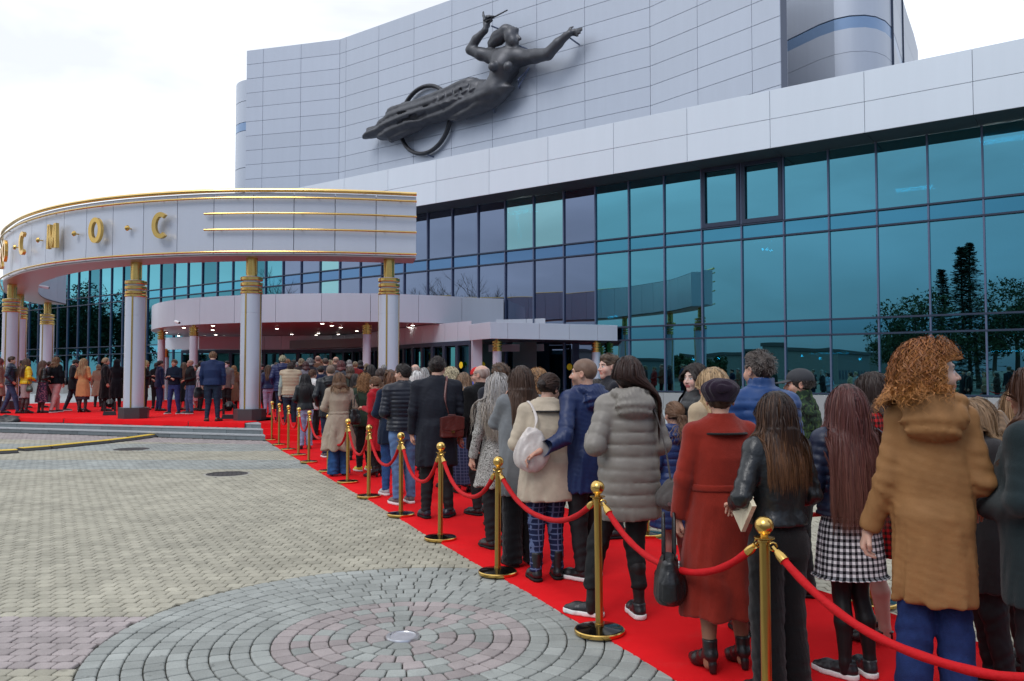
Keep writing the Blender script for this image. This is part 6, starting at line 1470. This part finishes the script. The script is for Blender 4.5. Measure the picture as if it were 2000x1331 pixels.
I['P14'] = person('man in a black quilted jacket and faded blue jeans', px=789, top=710, foot=984, z0=Zc, rot=30, near=2, wd=1.08, head=(38, 0, 0), coat=dict(m=W('nylon', (.010, .012, .022)), t=.034, hem=.93, puff=.052, collar='stand', name='jacket'), legs=dict(kind='trousers', m=W('denim', (.10, .17, .32)), w=.012, bot=.058), shoes=('sneaker', (.10, .08, .08)), hair=dict(style='short', c=(.03, .022, .02), th=.009), arms=('hold', 'hold'), group=QG)
I['P15'] = person('woman in a dark navy coat and blue jeans just left of the black quilted jacket', px=766, top=724, foot=966, z0=Zc, rot=25, fem=True, near=1, coat=dict(m=W('wool', (.010, .018, .04)), t=.03, hem=.72, collar='hood'), legs=TR((.03, .08, .22), 'denim', w=.006), shoes=('sneaker', (.4, .4, .42)), hair=dict(style='bob', c=(.12, .05, .025), zend=1.5), arms=('hold', 'hold'), group=QG)
I['P16'] = person('woman with a long ponytail in a short red coat and black boots', px=735, top=735, foot=931, z0=Zc, rot=62, fem=True, near=1, head=(0, -10, 0), coat=dict(m=W('wool', (.36, .010, .018)), t=.022, hem=.47, flare=.05, collar='scarf', belt=1, name='red_coat'), legs=TR((.01, .009, .01), w=-.004, bot=.044), shoes=('heelboot', BLK), hair=dict(style='pony', c=(.14, .075, .045), c2=(.2, .11, .06), zend=1.28), arms=('phone', 'phone'), group=QG)
I['P17'] = person('woman with short ginger curls in a dark green jacket and yellow shoes', px=712, top=729, foot=920, z0=Zc, rot=30, fem=True, near=1, coat=dict(m=W('cotton', (.025, .045, .028)), t=.03, hem=.80, collar='stand'), legs=TR((.012, .012, .014), w=.02), shoes=('sneaker', (.60, .62, .04)), hair=dict(style='curly', c=(.20, .09, .035), c2=(.36, .19, .08), zend=1.5, vol=.5), arms=('hold', 'hold'), group=QG)
I['P18'] = person('woman in a beige belted trench coat and wide blue jeans with a brown bob', px=663, top=727, foot=929, z0=Zc, rot=22, fem=True, near=1, wd=1.08, coat=dict(m=W('cotton', (.34, .27, .205)), t=.03, hem=.44, flare=.075, collar='lapel', belt=1, name='trench_coat', fold=.008), legs=TR((.025, .075, .20), 'denim', w=.03, bot=.10, len=.03), shoes=('heel', (.4, .25, .2)), hair=dict(style='bob', c=(.13, .065, .035), c2=(.3, .18, .1), zend=1.44, n=900), arms=('hold', 'hold'), group=QG)
I['P19'] = person('man in a black hooded parka and navy trousers', px=646, top=712, foot=893, z0=Zc, rot=20, near=1, wd=1.06, coat=dict(m=W('nylon', (.008, .010, .014)), t=.035, hem=.76, box=.97, collar='hood', name='parka'), legs=TR((.012, .02, .05), w=.02), shoes=('sneaker', (.09, .085, .085)), hair=dict(style='buzz', c=(.09, .055, .035), scalp=(.3, .2, .15)), arms=('pocket', 'pocket'), group=QG)
I['P20'] = person('dark haired woman in a black padded jacket and pale blue jeans', px=597, top=730, foot=877, z0=Zc, rot=22, fem=True, near=1, coat=dict(m=W('nylon', (.007, .009, .011)), t=.035, hem=.92, collar='hood', name='jacket'), legs=TR((.25, .30, .44), 'denim', w=.02, bot=.08), shoes=('boot', BLK), hair=dict(style='long', c=(.014, .011, .012), c2=(.02, .016, .018), zend=1.22), arms=('hold', 'hold'), group=QG)
I['P21'] = person('man in a beige quilted vest over a grey green top on the steps', px=568, top=708, foot=844, z0=PL/3+.01, rot=14, near=1, wd=1.06, coat=dict(m=W('cotton', (.30, .36, .32)), t=.02, hem=.88, collar='stand', over=W('nylon', (.40, .31, .21)), name='sweatshirt'), legs=TR((.012, .022, .04), w=.008), shoes=('boot', (.03, .02, .02)), hair=dict(style='short', c=(.05, .035, .03)), arms=('down', 'hold'), group=QG)
I['P22'] = person('fair haired man in a navy hooded quilted jacket at the top of the steps', px=552, top=694, foot=822, z0=PL+.01, rot=20, near=1, wd=1.06, coat=dict(m=W('nylon', (.010, .016, .075)), t=.035, hem=.80, puff=.07, collar='hood', name='jacket'), legs=TR((.012, .02, .05)), hair=dict(style='short', c=(.50, .44, .28), c2=(.6, .52, .34)), arms=('pocket', 'pocket'), group=QG)
# far side of the queue
I['Q1'] = person('short haired man turning his face back to the left in a dark suit', px=1190, top=690, Y=8.6, z0=Zc, rot=100, near=2, head=(14, 0, 0), skin=(.62, .40, .32), coat=dict(m=W('wool', (.015, .016, .022)), t=.02, hem=.82, collar='lapel', name='suit_jacket'), legs=TR(BLK), hair=dict(style='short', c=(.13, .085, .055), th=.006), group=QG)
I['Q2'] = person('dark haired woman in a black quilted jacket glancing back over her shoulder', px=1358, top=709, Y=7.0, z0=Zc, rot=95, fem=True, near=2, head=(28, 0, 0), skin=(.66, .46, .39), lip=(.45, .13, .13), coat=dict(m=W('nylon', (.010, .011, .013)), t=.03, hem=.85, puff=.08, collar='high', name='jacket'), legs=TR(BLK), hair=dict(style='long', c=(.022, .014, .012), c2=(.03, .02, .016), zend=1.42, fy=.0), arms=('hold', 'hold'), group=QG)
I['Q3'] = person('woman with straight blonde hair in a pale beige coat behind the purple beret', px=1392, top=717, Y=6.1, z0=Zc, rot=30, fem=True, near=2, head=(20, 0, 0), coat=dict(m=W('wool', (.50, .39, .26)), t=.03, hem=.6, collar='lapel'), legs=TR(BLK), hair=dict(style='long', c=(.42, .28, .15), c2=(.50, .35, .2), zend=1.22, n=1500), group=QG)
I['Q4'] = person('man with cropped greying hair in a bright blue quilted jacket', px=1484, top=683, Y=5.45, z0=Zc, rot=22, near=2, wd=1.1, head=(6, 0, 0), coat=dict(m=W('nylon', (.012, .05, .17)), t=.034, hem=.85, puff=.06, collar='high', name='jacket'), legs=TR(BLK), hair=dict(style='short', c=(.085, .065, .055), c2=(.2, .18, .17), th=.004), group=QG)
I['Q5'] = person('man in a dark grey cap and green camouflage jacket', px=1562, top=718, Y=6.4, z0=Zc, rot=62, near=2, head=(20, 0, 0), coat=dict(m=pattern_mat('camouflage', 'blotch', (.018, .035, .022), (.05, .09, .03), (.008, .012, .010)), t=.034, hem=.85, puff=.055, collar='high', name='jacket'), legs=TR(BLK), hair=dict(style='cap', c=(.05, .04, .035), hat=W('cotton', (.04, .042, .048))), group=QG)
I['Q6'] = person('dark haired woman in a red and black checked dress with bare legs and black heels', px=1703, top=726, foot=1247, z0=Zc, rot=60, fem=True, near=2, coat=dict(m=pattern_mat('red_check', 'gingham', (.01, .01, .01), (.42, .012, .015), (.16, .01, .01)), t=.02, hem=.56, flare=.05, collar='stand', name='dress'), bare=(.55, .33, .27), shoes=('heel', BLK), hair=dict(style='bob', c=(.03, .018, .015), zend=1.5), arms=('hold', 'hold'), group=QG)
I['Q7'] = person('fair haired girl looking down, between the tan parka and the dark green coat', px=1925, top=768, Y=4.45, z0=Zc, rot=70, fem=True, near=2, head=(22, -34, 0), skin=(.64, .40, .31), coat=dict(m=W('wool', (.03, .028, .03)), t=.028, hem=.6, collar='lapel'), legs=TR(BLK), hair=dict(style='long', c=(.24, .15, .085), c2=(.30, .19, .1), zend=1.2, fy=.03), arms=('phone', 'phone'), group=QG)
I['Q8'] = person('girl with a brown plait in a blue jacket over a navy quilted skirt', px=1316, top=784, Y=6.9, z0=Zc, rot=24, fem=True, near=2, coat=dict(m=W('nylon', (.015, .035, .13)), t=.035, hem=.52, flare=.05, puff=.07, collar='hood', name='jacket'), bare=(.40, .20, .17), shoes=('boot', (.02, .015, .015)), hair=dict(style='plait', c=(.16, .09, .055), c2=(.2, .11, .06), zend=1.3), arms=('hold', 'hold'), group=QG)
I['Q9'] = person('woman in a tan coat half hidden at the right edge', px=1990, top=757, Y=4.75, z0=Zc, rot=30, fem=True, near=2, coat=dict(m=W('wool', (.42, .29, .17)), t=.035, hem=.55, collar='lapel'), legs=TR(BLK), hair=dict(style='bob', c=(.25, .15, .08), zend=1.4), arms=('hold', 'hold'), group=QG)
def g(label, px, top, Y, fem, c, hair, z0=Zc, kind='wool', rot=None, hem=.75, pc=BLK, wd=1.0, **k):
    a = dict(m=W(kind, c), t=.03, hem=hem, collar=k.pop('collar', 'stand'), puff=k.pop('puff', 0), flare=.04 if hem < .6 else 0)
    grp = k.pop('group', QG)
    return person(label, px=px, top=top, Y=Y, z0=z0, rot=rng.uniform(5, 45) if rot is None else rot, fem=fem, near=k.pop('near', 0 if Y > 15 else 1), wd=wd, coat=a, legs=k.pop('legs', TR(pc)), hair=hair, group=grp, arms=k.pop('arms', ('down', 'hold')), **k)
def HS(st, c, **k): return dict(style=st, c=c, **k)
BR = (.09, .05, .03); DK = (.025, .018, .016); BL = (.42, .31, .18); GR = (.36, .35, .34); GI = (.24, .10, .04); RD = (.13, .03, .03)
g('woman with long fair brown hair in a grey hooded top left of the red hat', 906, 727, 11.8, True, (.24, .25, .28), HS('long', (.20, .12, .07), zend=1.3), hem=.85, collar='hood', legs=dict(kind='skirt', m=pattern_mat('blue_check', 'plaid', (.02, .03, .07), (.07, .09, .16)), len=.12, flare=.05), bare=SK)
g('person in a red knitted hat and bright blue jacket by the balding man', 931, 717, 12.4, False, (.02, .05, .32), HS('beanie', BR, hat=W('knit', (.55, .03, .03))), kind='nylon')
g('woman with pale blond curls beyond the man with the satchel', 880, 716, 12.3, True, (.45, .40, .34), HS('curly', (.50, .42, .27), zend=1.5, vol=.4))
g('ginger haired woman behind the shoulder of the man with the satchel', 893, 730, 13.0, True, (.2, .1, .06), HS('long', GI, zend=1.35))
g('bald headed man beyond the black quilted jacket', 811, 710, 14.4, False, (.03, .03, .04), HS('bald', GR, scalp=(.6, .38, .30)))
g('woman with white hair raising a phone beside the bald head', 813, 724, 13.2, True, (.3, .3, .33), HS('bob', (.62, .60, .58), zend=1.5), arms=('hold', 'face'))
g('woman with a dark brown bob and beige collar right of the ponytail', 743, 719, 15.4, True, (.42, .32, .20), HS('bob', (.055, .025, .018), zend=1.45))
g('brown haired woman just right of the dark brown bob', 762, 722, 14.7, True, (.05, .04, .035), HS('bob', BR, zend=1.5))
g('dark haired woman in light blue between the trench coat and the ginger curls', 695, 730, 16.2, True, (.30, .42, .55), HS('long', DK, zend=1.35))
g('ginger blonde woman beyond the woman in the beige wool jacket', 1050, 717, 9.6, True, (.30, .22, .15), HS('curly', (.30, .16, .07), zend=1.5, vol=.3), near=1)
g('woman in a dark jacket between the navy parka and the grey quilted coat', 1165, 740, 9.3, True, (.03, .02, .02), HS('bob', DK, zend=1.5))
S1z, S2z = PL/3+.01, PL*2/3+.01
g('red haired woman with a grey fur collar on the steps', 666, 704, 19.6, True, (.10, .10, .12), HS('bob', RD, zend=1.48), z0=S1z, collar='fur')
g('man with a bald patch in a brown jacket on the platform', 656, 696, 22.6, False, (.07, .045, .04), HS('bald', BR), z0=PL)
g('man with cropped brown hair left of the bald patch', 636, 699, 23.4, False, (.03, .03, .04), HS('short', (.12, .08, .06), th=.006), z0=PL)
g('man in a navy jacket right behind the black hooded parka', 627, 714, 20.9, False, NVY, HS('short', DK, th=.006), z0=S1z)
g('man with thinning brown hair in a brown jacket near the doors', 621, 694, 24.6, False, (.16, .08, .05), HS('bald', BR), z0=PL)
g('grey haired woman in the middle of the queue on the platform', 605, 699, 24.0, True, (.04, .04, .05), HS('bob', (.2, .2, .21), zend=1.5), z0=PL)
g('woman with dark red hair in a grey coat at the top of the steps', 597, 706, 22.4, True, (.20, .19, .22), HS('bob', (.075, .022, .022), zend=1.46), z0=PL)
g('blonde woman beyond the dark red haired one', 589, 700, 25.2, True, (.06, .05, .05), HS('bob', BL, zend=1.5), z0=PL)
g('small girl in a white top with a ponytail beside the black padded jacket', 611, 722, 19.5, True, (.62, .60, .58), HS('pony', (.10, .05, .03), zend=1.4), z0=S1z, rot=-40)
g('woman in a navy puffer jacket and lilac jeans right of the nearest big column', 524, 713, 26.0, True, (.015, .025, .09), HS('long', (.12, .07, .04), zend=1.25), z0=PL+.01, hem=.92, puff=.07, kind='nylon', pc=(.32, .30, .44), group=PG)
g('man in black right against the nearest big column', 511, 711, 28, False, (.012, .012, .015), HS('short', DK), z0=PL+.01, group=PG, rot=160)
fill = [(574, 703, 27.5), (583, 707, 26.4), (613, 703, 27), (628, 702, 28.5), (645, 703, 26), (672, 706, 27), (682, 703, 29), (540, 708, 28.5), (562, 701, 29.5), (694, 706, 25.5), (704, 704, 28), (533, 712, 30.5), (600, 704, 31), (648, 706, 31.5), (716, 710, 26.5), (790, 716, 19), (828, 718, 17.5), (840, 716, 19.5), (780, 714, 21), (865, 719, 16), (724, 712, 20), (750, 712, 21.5), (684, 716, 19)]
fc = [(.02, .02, .025), (.18, .12, .08), (.03, .04, .09), (.35, .3, .24), (.09, .09, .1), (.25, .03, .03), (.04, .05, .04), (.3, .3, .32)]
fl_names = ['black', 'brown', 'navy', 'beige', 'grey', 'red', 'olive', 'silver grey']
hn_ = [('dark', DK), ('brown', BR), ('fair', BL), ('grey', GR), ('ginger', GI)]
near_to = ['by the doors', 'under the porch lamps', 'ahead of the beige vest', 'in the thick of the crowd', 'close to the small column', 'at the head of the queue', 'before the dark doorway']
for i, (px, tp, Y) in enumerate(fill):
    fem = i % 2 == 0; hn2, hcol = hn_[(i*3) % 5]; on = Y > 21
    g('%s haired %s in a %s coat %s' % (hn2, 'woman' if fem else 'man', fl_names[(i*5) % 8], near_to[i % 7] if on else 'in the middle of the queue'), px, tp, Y, fem, fc[(i*5) % 8], HS('bob' if fem and i % 4 else ('long' if fem else 'short'), hcol, zend=1.45), z0=PL+.01 if on else Zc, near=0)
# left cluster on the platform
PZ = PL+.012
def L(label, px, top, foot, fem, rot, c, hair, **k):
    kind = k.pop('kind', 'wool'); hem = k.pop('hem', .8); co = dict(m=k.pop('m', None) or W(kind, c), t=k.pop('t', .028), hem=hem, collar=k.pop('collar', 'stand'), puff=k.pop('puff', 0), flare=k.pop('flare', .04 if hem < .6 else 0), fold=k.pop('fold', .0065), name=k.pop('name', 'coat'), belt=k.pop('belt', 0))
    if k.get('legs') is None and 'bare' not in k: k['legs'] = TR(k.pop('pc', BLK), k.pop('pk', 'cotton'), w=k.pop('pw', .014))
    return person(label, px=px, top=top, foot=foot, z0=PZ, rot=rot, fem=fem, coat=co, hair=hair, group=PG, near=k.pop('near', 1), **k)
WALK = ((-.10, -.20, 4), (.09, .24, -4)); WALK2 = ((-.09, .20, 4), (.10, -.2, -4))
I['L1'] = L('man in a navy quilted jacket and jeans walking at the left edge', 23, 696, 808, False, -70, (.015, .025, .05), HS('short', BR), kind='nylon', puff=.07, hem=.88, pc=(.04, .06, .12), pk='denim', feet=WALK, arms=('down', 'pocket'))
I['L2'] = L('woman in a bright yellow puffer jacket and grey pencil skirt', 52, 700, 808, True, -35, (.72, .50, .015), HS('long', (.10, .055, .035), zend=1.15), kind='nylon', puff=.08, hem=.95, collar='hood', legs=dict(kind='skirt', m=W('wool', (.30, .25, .24)), len=.50, flare=-.01), bare=(.05, .03, .03), shoes=('heelboot', BLK), arms=('hold', 'hold'))
I['L3'] = L('woman in a short black jacket and long floral skirt', 84, 704, 807, True, -40, BLK, HS('long', (.12, .07, .05), zend=1.3), kind='leather', hem=1.02, legs=dict(kind='skirt', m=pattern_mat('floral', 'blotch', (.05, .03, .07), (.30, .12, .16), (.02, .02, .04)), len=.36, flare=.07), bare=(.05, .03, .03), arms=('hold', 'phone'))
I['L4'] = L('woman in a black sweater and pale pink trousers stepping forward', 110, 697, 806, True, -20, (.007, .009, .012), HS('bob', (.17, .09, .045), zend=1.46), kind='knit', hem=.90, wd=1.12, pc=(.52, .32, .30), pw=.03, shoes=('sneaker', BLK), feet=WALK2, t=.035)
I['L5'] = L('dark haired man in a long black coat looking down beside the camel coat', 144, 701, 803, False, -60, (.012, .014, .018), HS('short', DK), hem=.72, head=(0, -30, 0), feet=WALK, pc=(.015, .02, .035), shoes=('sneaker', BLK), arms=('phone', 'phone'))
I['L6'] = L('woman with long fair hair in a camel coat', 164, 700, 806, True, -10, (.46, .23, .10), HS('long', (.36, .22, .11), c2=(.45, .3, .16), zend=1.25), hem=.52, flare=.02, legs=dict(kind='skirt', m=W('cotton', (.03, .02, .03)), len=.42, flare=.03), bare=(.06, .03, .03), shoes=('heelboot', BLK), arms=('hold', 'hold'))
I['L7'] = L('blonde woman with pinned up hair in a long black coat', 207, 699, 803, True, -60, (.008, .008, .010), HS('bun', (.52, .40, .24), c2=(.6, .48, .3)), hem=.40, head=(-15, 0, 0), wd=1.06, shoes=('boot', BLK))
I['L8'] = L('person in a long black hooded coat right against the column', 229, 702, 800, True, 10, (.008, .008, .012), HS('hoodup', DK, hat=W('wool', (.008, .008, .012))), hem=.40)
I['L8b'] = L('woman in a pale brown coat mostly hidden behind the blonde woman', 193, 712, 795, True, 20, (.30, .21, .14), HS('bob', (.3, .2, .12), zend=1.5), hem=.45, near=0)
I['L9'] = L('blond haired woman in black right of the column', 285, 704, 801, True, -70, (.010, .010, .014), HS('bob', (.55, .42, .22), zend=1.48), hem=.86, arms=('hold', 'phone'))
I['L9b'] = L('person in a dark jacket just right of the column beside the blond woman', 281, 711, 798, False, 60, (.02, .02, .025), HS('short', DK), near=0)
I['L10'] = L('man in a navy suit with his back turned', 313, 704, 803, False, -50, (.010, .018, .055), HS('short', (.05, .035, .03)), hem=.82, pc=(.012, .025, .09), t=.02, wd=1.1, name='suit_jacket')
I['L10b'] = L('woman with dark hair behind the navy suit', 306, 708, 798, True, 30, BLK, HS('bob', DK, zend=1.5), near=0)
I['L11'] = L('man with folded arms in a dark blue sweater and jeans facing the plaza', 341, 702, 809, False, 172, (.014, .022, .04), HS('short', (.20, .11, .06)), kind='knit', hem=.94, pc=(.03, .05, .16), pk='denim', arms=('cross', 'cross'), wd=1.08, feet=((-.16, 0, 10), (.16, .03, -12)), shoes=('sneaker', BLK), stubble=.3, t=.016, fold=.004)
I['L12'] = L('woman with long brown hair and a long dark coat between the two men', 360, 708, 801, True, -20, (.01, .02, .025), HS('long', (.15, .09, .06), zend=1.15), hem=.32, bare=(.4, .25, .2), shoes=('boot', (.3, .2, .15)))
I['L13'] = L('bald man in a black printed sweatshirt and faded jeans', 372, 702, 809, False, 130, (.008, .008, .010), HS('bald', (.3, .2, .15), scalp=(.56, .34, .27)), kind='cotton', hem=.92, pc=(.07, .12, .24), pk='denim', arms=('hold', 'down'), wd=1.06, shoes=('sneaker', BLK), t=.016, feet=((-.10, 0, 20), (.16, .05, -10)))
I['L14'] = L('man in a black and white jacket behind the bald man', 393, 705, 803, False, -60, (.45, .45, .47), HS('short', DK), kind='nylon', puff=.12)
I['L14b'] = L('woman with a pink skirt half hidden by the navy jacket', 385, 712, 802, True, 140, (.03, .03, .035), HS('bob', BR, zend=1.5), legs=dict(kind='skirt', m=W('cotton', (.55, .28, .30)), len=.35, flare=.05), bare=SK, near=0)
I['L15'] = L('large man in a navy jacket and navy trousers at the edge of the steps', 416, 686, 823, False, 8, (.010, .022, .075), HS('short', (.28, .15, .08), c2=(.36, .2, .1)), kind='cotton', hem=.90, pc=(.012, .022, .045), wd=1.2, head=(12, -18, 0), shoes=('shoe', (.10, .04, .02)), near=2, t=.03, arms=('down', 'down'), feet=((-.12, -.02, 24), (.14, .0, -20)), name='jacket')
I['L16'] = L('dark haired man in a white face mask and grey jacket', 444, 705, 803, False, 165, (.16, .14, .13), HS('short', DK), mask=True, name='jacket')
I['L17'] = L('woman in a long brown coat between the mask and the column', 457, 714, 801, True, 15, (.20, .12, .075), HS('bob', (.28, .14, .06), zend=1.42), hem=.35)
I['L18'] = L('person in dark clothes at the extreme left edge', 1, 700, 802, True, -60, (.2, .12, .09), HS('bob', RD, zend=1.5), hem=.5)
I['L19'] = L('dark haired person walking behind the navy quilted jacket', 41, 704, 797, False, -70, BLK, HS('short', DK), near=0, feet=WALK)
I['L20'] = L('person in black trousers behind the pink trousers', 97, 706, 796, False, -50, (.02, .025, .04), HS('short', BR), near=0, feet=WALK2)
# ------------------------------------------------------------ bags
def world_of(inf, p): 
    e = inf['e']; a = inf['rot']; s_ = inf['s']; x, y, z = p[0]*s_, p[1]*s_, p[2]*s_
    return np.array([e.location[0]+x*cos(a)-y*sin(a), e.location[1]+x*sin(a)+y*cos(a), e.location[2]+z])
def strap_pts(inf, pts, off=.006):
    P = resample(spline(pts, 8), n=30).astype(f32)
    for _ in range(3):
        d, gd = grad(inf['coatf'], P); P = P+gd*np.clip(off-d, 0, .1)[:, None]
    return [world_of(inf, p) for p in P]
def bag(kind, inf, p, rz, w, h, dep, m, label, strap=None, sw=.008, part=None, hardware=True):
    o = world_of(inf, p); a = inf['rot']+radians(rz); e = empty(part or 'handbag', tuple(o), a, label, 'bag')
    if kind == 'satchel':
        f = lambda P: smax(smax(np.abs(P[:, 0])-w/2, np.abs(P[:, 2])-h/2, .015), np.abs(P[:, 1])-dep/2, .012)-.002*fold(P, 30, 1)
        g2 = lambda P: smax(smax(np.abs(P[:, 0])-w/2-.004, np.abs(P[:, 2]-h*.22)-h*.30-.02*np.cos(P[:, 0]/w*3), .01), np.abs(P[:, 1]+dep/2+.001)-.006, .004)
        sdf_obj('bag_body', f, (-w/2, -dep, -h/2), (w/2, dep, h/2), .006, m, e); sdf_obj('flap', g2, (-w/2-.01, -dep, -h/2), (w/2+.01, dep, h/2+.03), .004, m, e)
        b = MB(); b.box((0, -dep/2-.012, -.05), (.035, .012, .03)); b.obj('buckle', M_gold, e)
        b = MB(); b.tube([(-.05, 0, h/2), (-.04, 0, h/2+.03), (.04, 0, h/2+.03), (.05, 0, h/2)], .007, 8); b.obj('handle', m, e, True)
    elif kind == 'hobo':
        f = lambda P: smin(ell(P, (0, 0, -h*.15), (w/2, dep/2, h*.36)), ell(P, (.01, 0, h*.1), (w*.36, dep*.36, h*.4)), .04)-.004*fold(P*v3(1, 1, .6), 34, 2)
        sdf_obj('bag_body', f, (-w*.6, -dep, -h*.7), (w*.6, dep, h*.6), .007, m, e)
        b = MB(); b.lathe([(0, 0), (.014, 0), (.014, .004), (0, .005)], n=14); o2 = b.obj('clasp', M_steel, e); o2.location = (-w*.15, -dep*.5, -h*.25); o2.rotation_euler = (pi/2, 0, 0)
    elif kind == 'handbag':
        f = lambda P: smin(smax(loft(P, [-h/2, -h*.35, 0, h*.4, h/2], [w*.40, w*.5, w*.5, w*.42, w*.38], [dep*.42, dep*.5, dep*.48, dep*.3, dep*.2], cap=.02), -9+P[:, 0]*0, .01), ell(P, (0, -dep*.42, -h*.15), (w*.33, dep*.18, h*.26)), .01)-.005*np.abs(np.sin(P[:, 0]*90+fold(P, 20, 2)))*np.clip(.5-P[:, 2]/h, 0, 1)
        sdf_obj('bag_body', f, (-w*.6, -dep, -h*.6), (w*.6, dep, h*.6), .006, m, e)
        for y in (-.03, .03):
            b = MB(); b.tube([(w*.26*cos(t), y, h*.42+(.26)*sin(t)) for t in np.linspace(0, pi, 16)], .009, 8); b.obj('handle', m, e, True)
        if hardware:
            for x in (-.26, .26):
                b = MB(); b.tube([(x*w+.016*cos(t), -dep*.3, h*.36+.02*sin(t)) for t in np.linspace(0, 2*pi, 11)[:-1]], .004, 6, closed=True); b.obj('ring', M_steel, e)
    elif kind == 'clutch':
        b = MB(); b.prism([(-w/2, -.012), (w/2, -.012), (w/2, .012), (-w/2, .012)], -h/2, h/2); b.prism([(-w/2-.002, -.019), (w/2+.002, -.019), (w/2+.002, -.0125), (-w/2-.002, -.0125)], -.01, h/2+.002, top=[(-w/2, -.015), (w/2, -.015), (w/2, -.0125), (-w/2, -.0125)]); o2 = b.obj('bag_body', m, e)
    if strap:
        P = strap_pts(inf, strap); ca, sa = cos(-a), sin(-a); L_ = [np.array([(q[0]-o[0])*ca-(q[1]-o[1])*sa, (q[0]-o[0])*sa+(q[1]-o[1])*ca, q[2]-o[2]]) for q in P]
        b = MB(); b.tube(L_, sw, 8, flat=.35); b.obj('strap', m, e, True)
    return e
I['b1'] = bag('satchel', I['P13'], (.13, -.20, .985), 4, .27, .23, .09, W('leather', (.10, .022, .018)), 'brown leather satchel hanging on the back of the tall man in black', strap=[(.10, -.18, 1.12), (.06, -.17, 1.3), (.10, -.06, 1.52), (.12, .05, 1.49), (.19, .13, 1.25), (.2, .1, 1.1)], sw=.014, part='satchel')
bag('hobo', I['P8'], (-.17, -.21, 1.12), 6, .29, .36, .13, W('leather', (.60, .54, .50)), 'off white slouchy shoulder bag on the back of the beige jacket', strap=[(-.14, -.19, 1.28), (-.12, -.17, 1.38), (-.14, -.04, 1.47), (-.16, .08, 1.36)], sw=.013, part='shoulder_bag')
bag('hobo', I['P6'], (.25, -.16, .83), -10, .24, .22, .13, W('wool', (.11, .10, .095)), 'small grey textured cross body bag at the hip of the quilted coat', strap=[(.24, -.16, .92), (.20, -.16, 1.15), (.13, -.12, 1.42), (.06, .05, 1.52)], sw=.012, part='shoulder_bag')
bag('handbag', I['P5'], (-.335, .02, .55), 70, .31, .26, .17, W('leather', (.010, .010, .011)), 'large black leather handbag hanging from the hand of the woman in the beret')
e_cl = bag('clutch', I['P4'], (-.235, -.02, 1.085), 82, .20, .13, .02, W('leather', (.66, .58, .42)), 'cream clutch bag tucked under the arm of the woman in leather', part='clutch_bag'); e_cl.rotation_euler = (radians(0), radians(50), e_cl.rotation_euler[2])
bag('handbag', I['P18'], (.26, -.06, 1.0), 40, .24, .26, .14, W('leather', (.012, .011, .012)), 'small black backpack at the side of the trench coat', part='backpack', hardware=False)
bag('handbag', I['P16'], (-.02, -.26, .98), -10, .32, .30, .12, pattern_mat('bag_print', 'blotch', (.03, .03, .035), (.16, .16, .17), (.08, .09, .09)), 'grey and black patterned tote bag by the red coat', part='tote_bag', hardware=False)
bag('handbag', I['L5'], (-.02, -.22, 1.0), 0, .30, .26, .12, W('leather', BLK), 'black bag carried by the dark haired man beside the camel coat', hardware=False)
bag('handbag', I['L2'], (.24, .0, .78), 30, .22, .2, .1, W('leather', (.03, .045, .03)), 'small dark green bag held by the woman in yellow', hardware=False)
bag('handbag', I['L15'], (-.33, .0, .72), 60, .34, .3, .12, W('leather', BLK), 'black briefcase like bag held by the large man in navy', hardware=False, part='bag')
bag('handbag', I['P21'], (.30, -.03, .78), 10, .22, .26, .05, W('cotton', (.62, .35, .42)), 'pale pink paper bag beside the man in the beige vest', part='paper_bag', hardware=False)
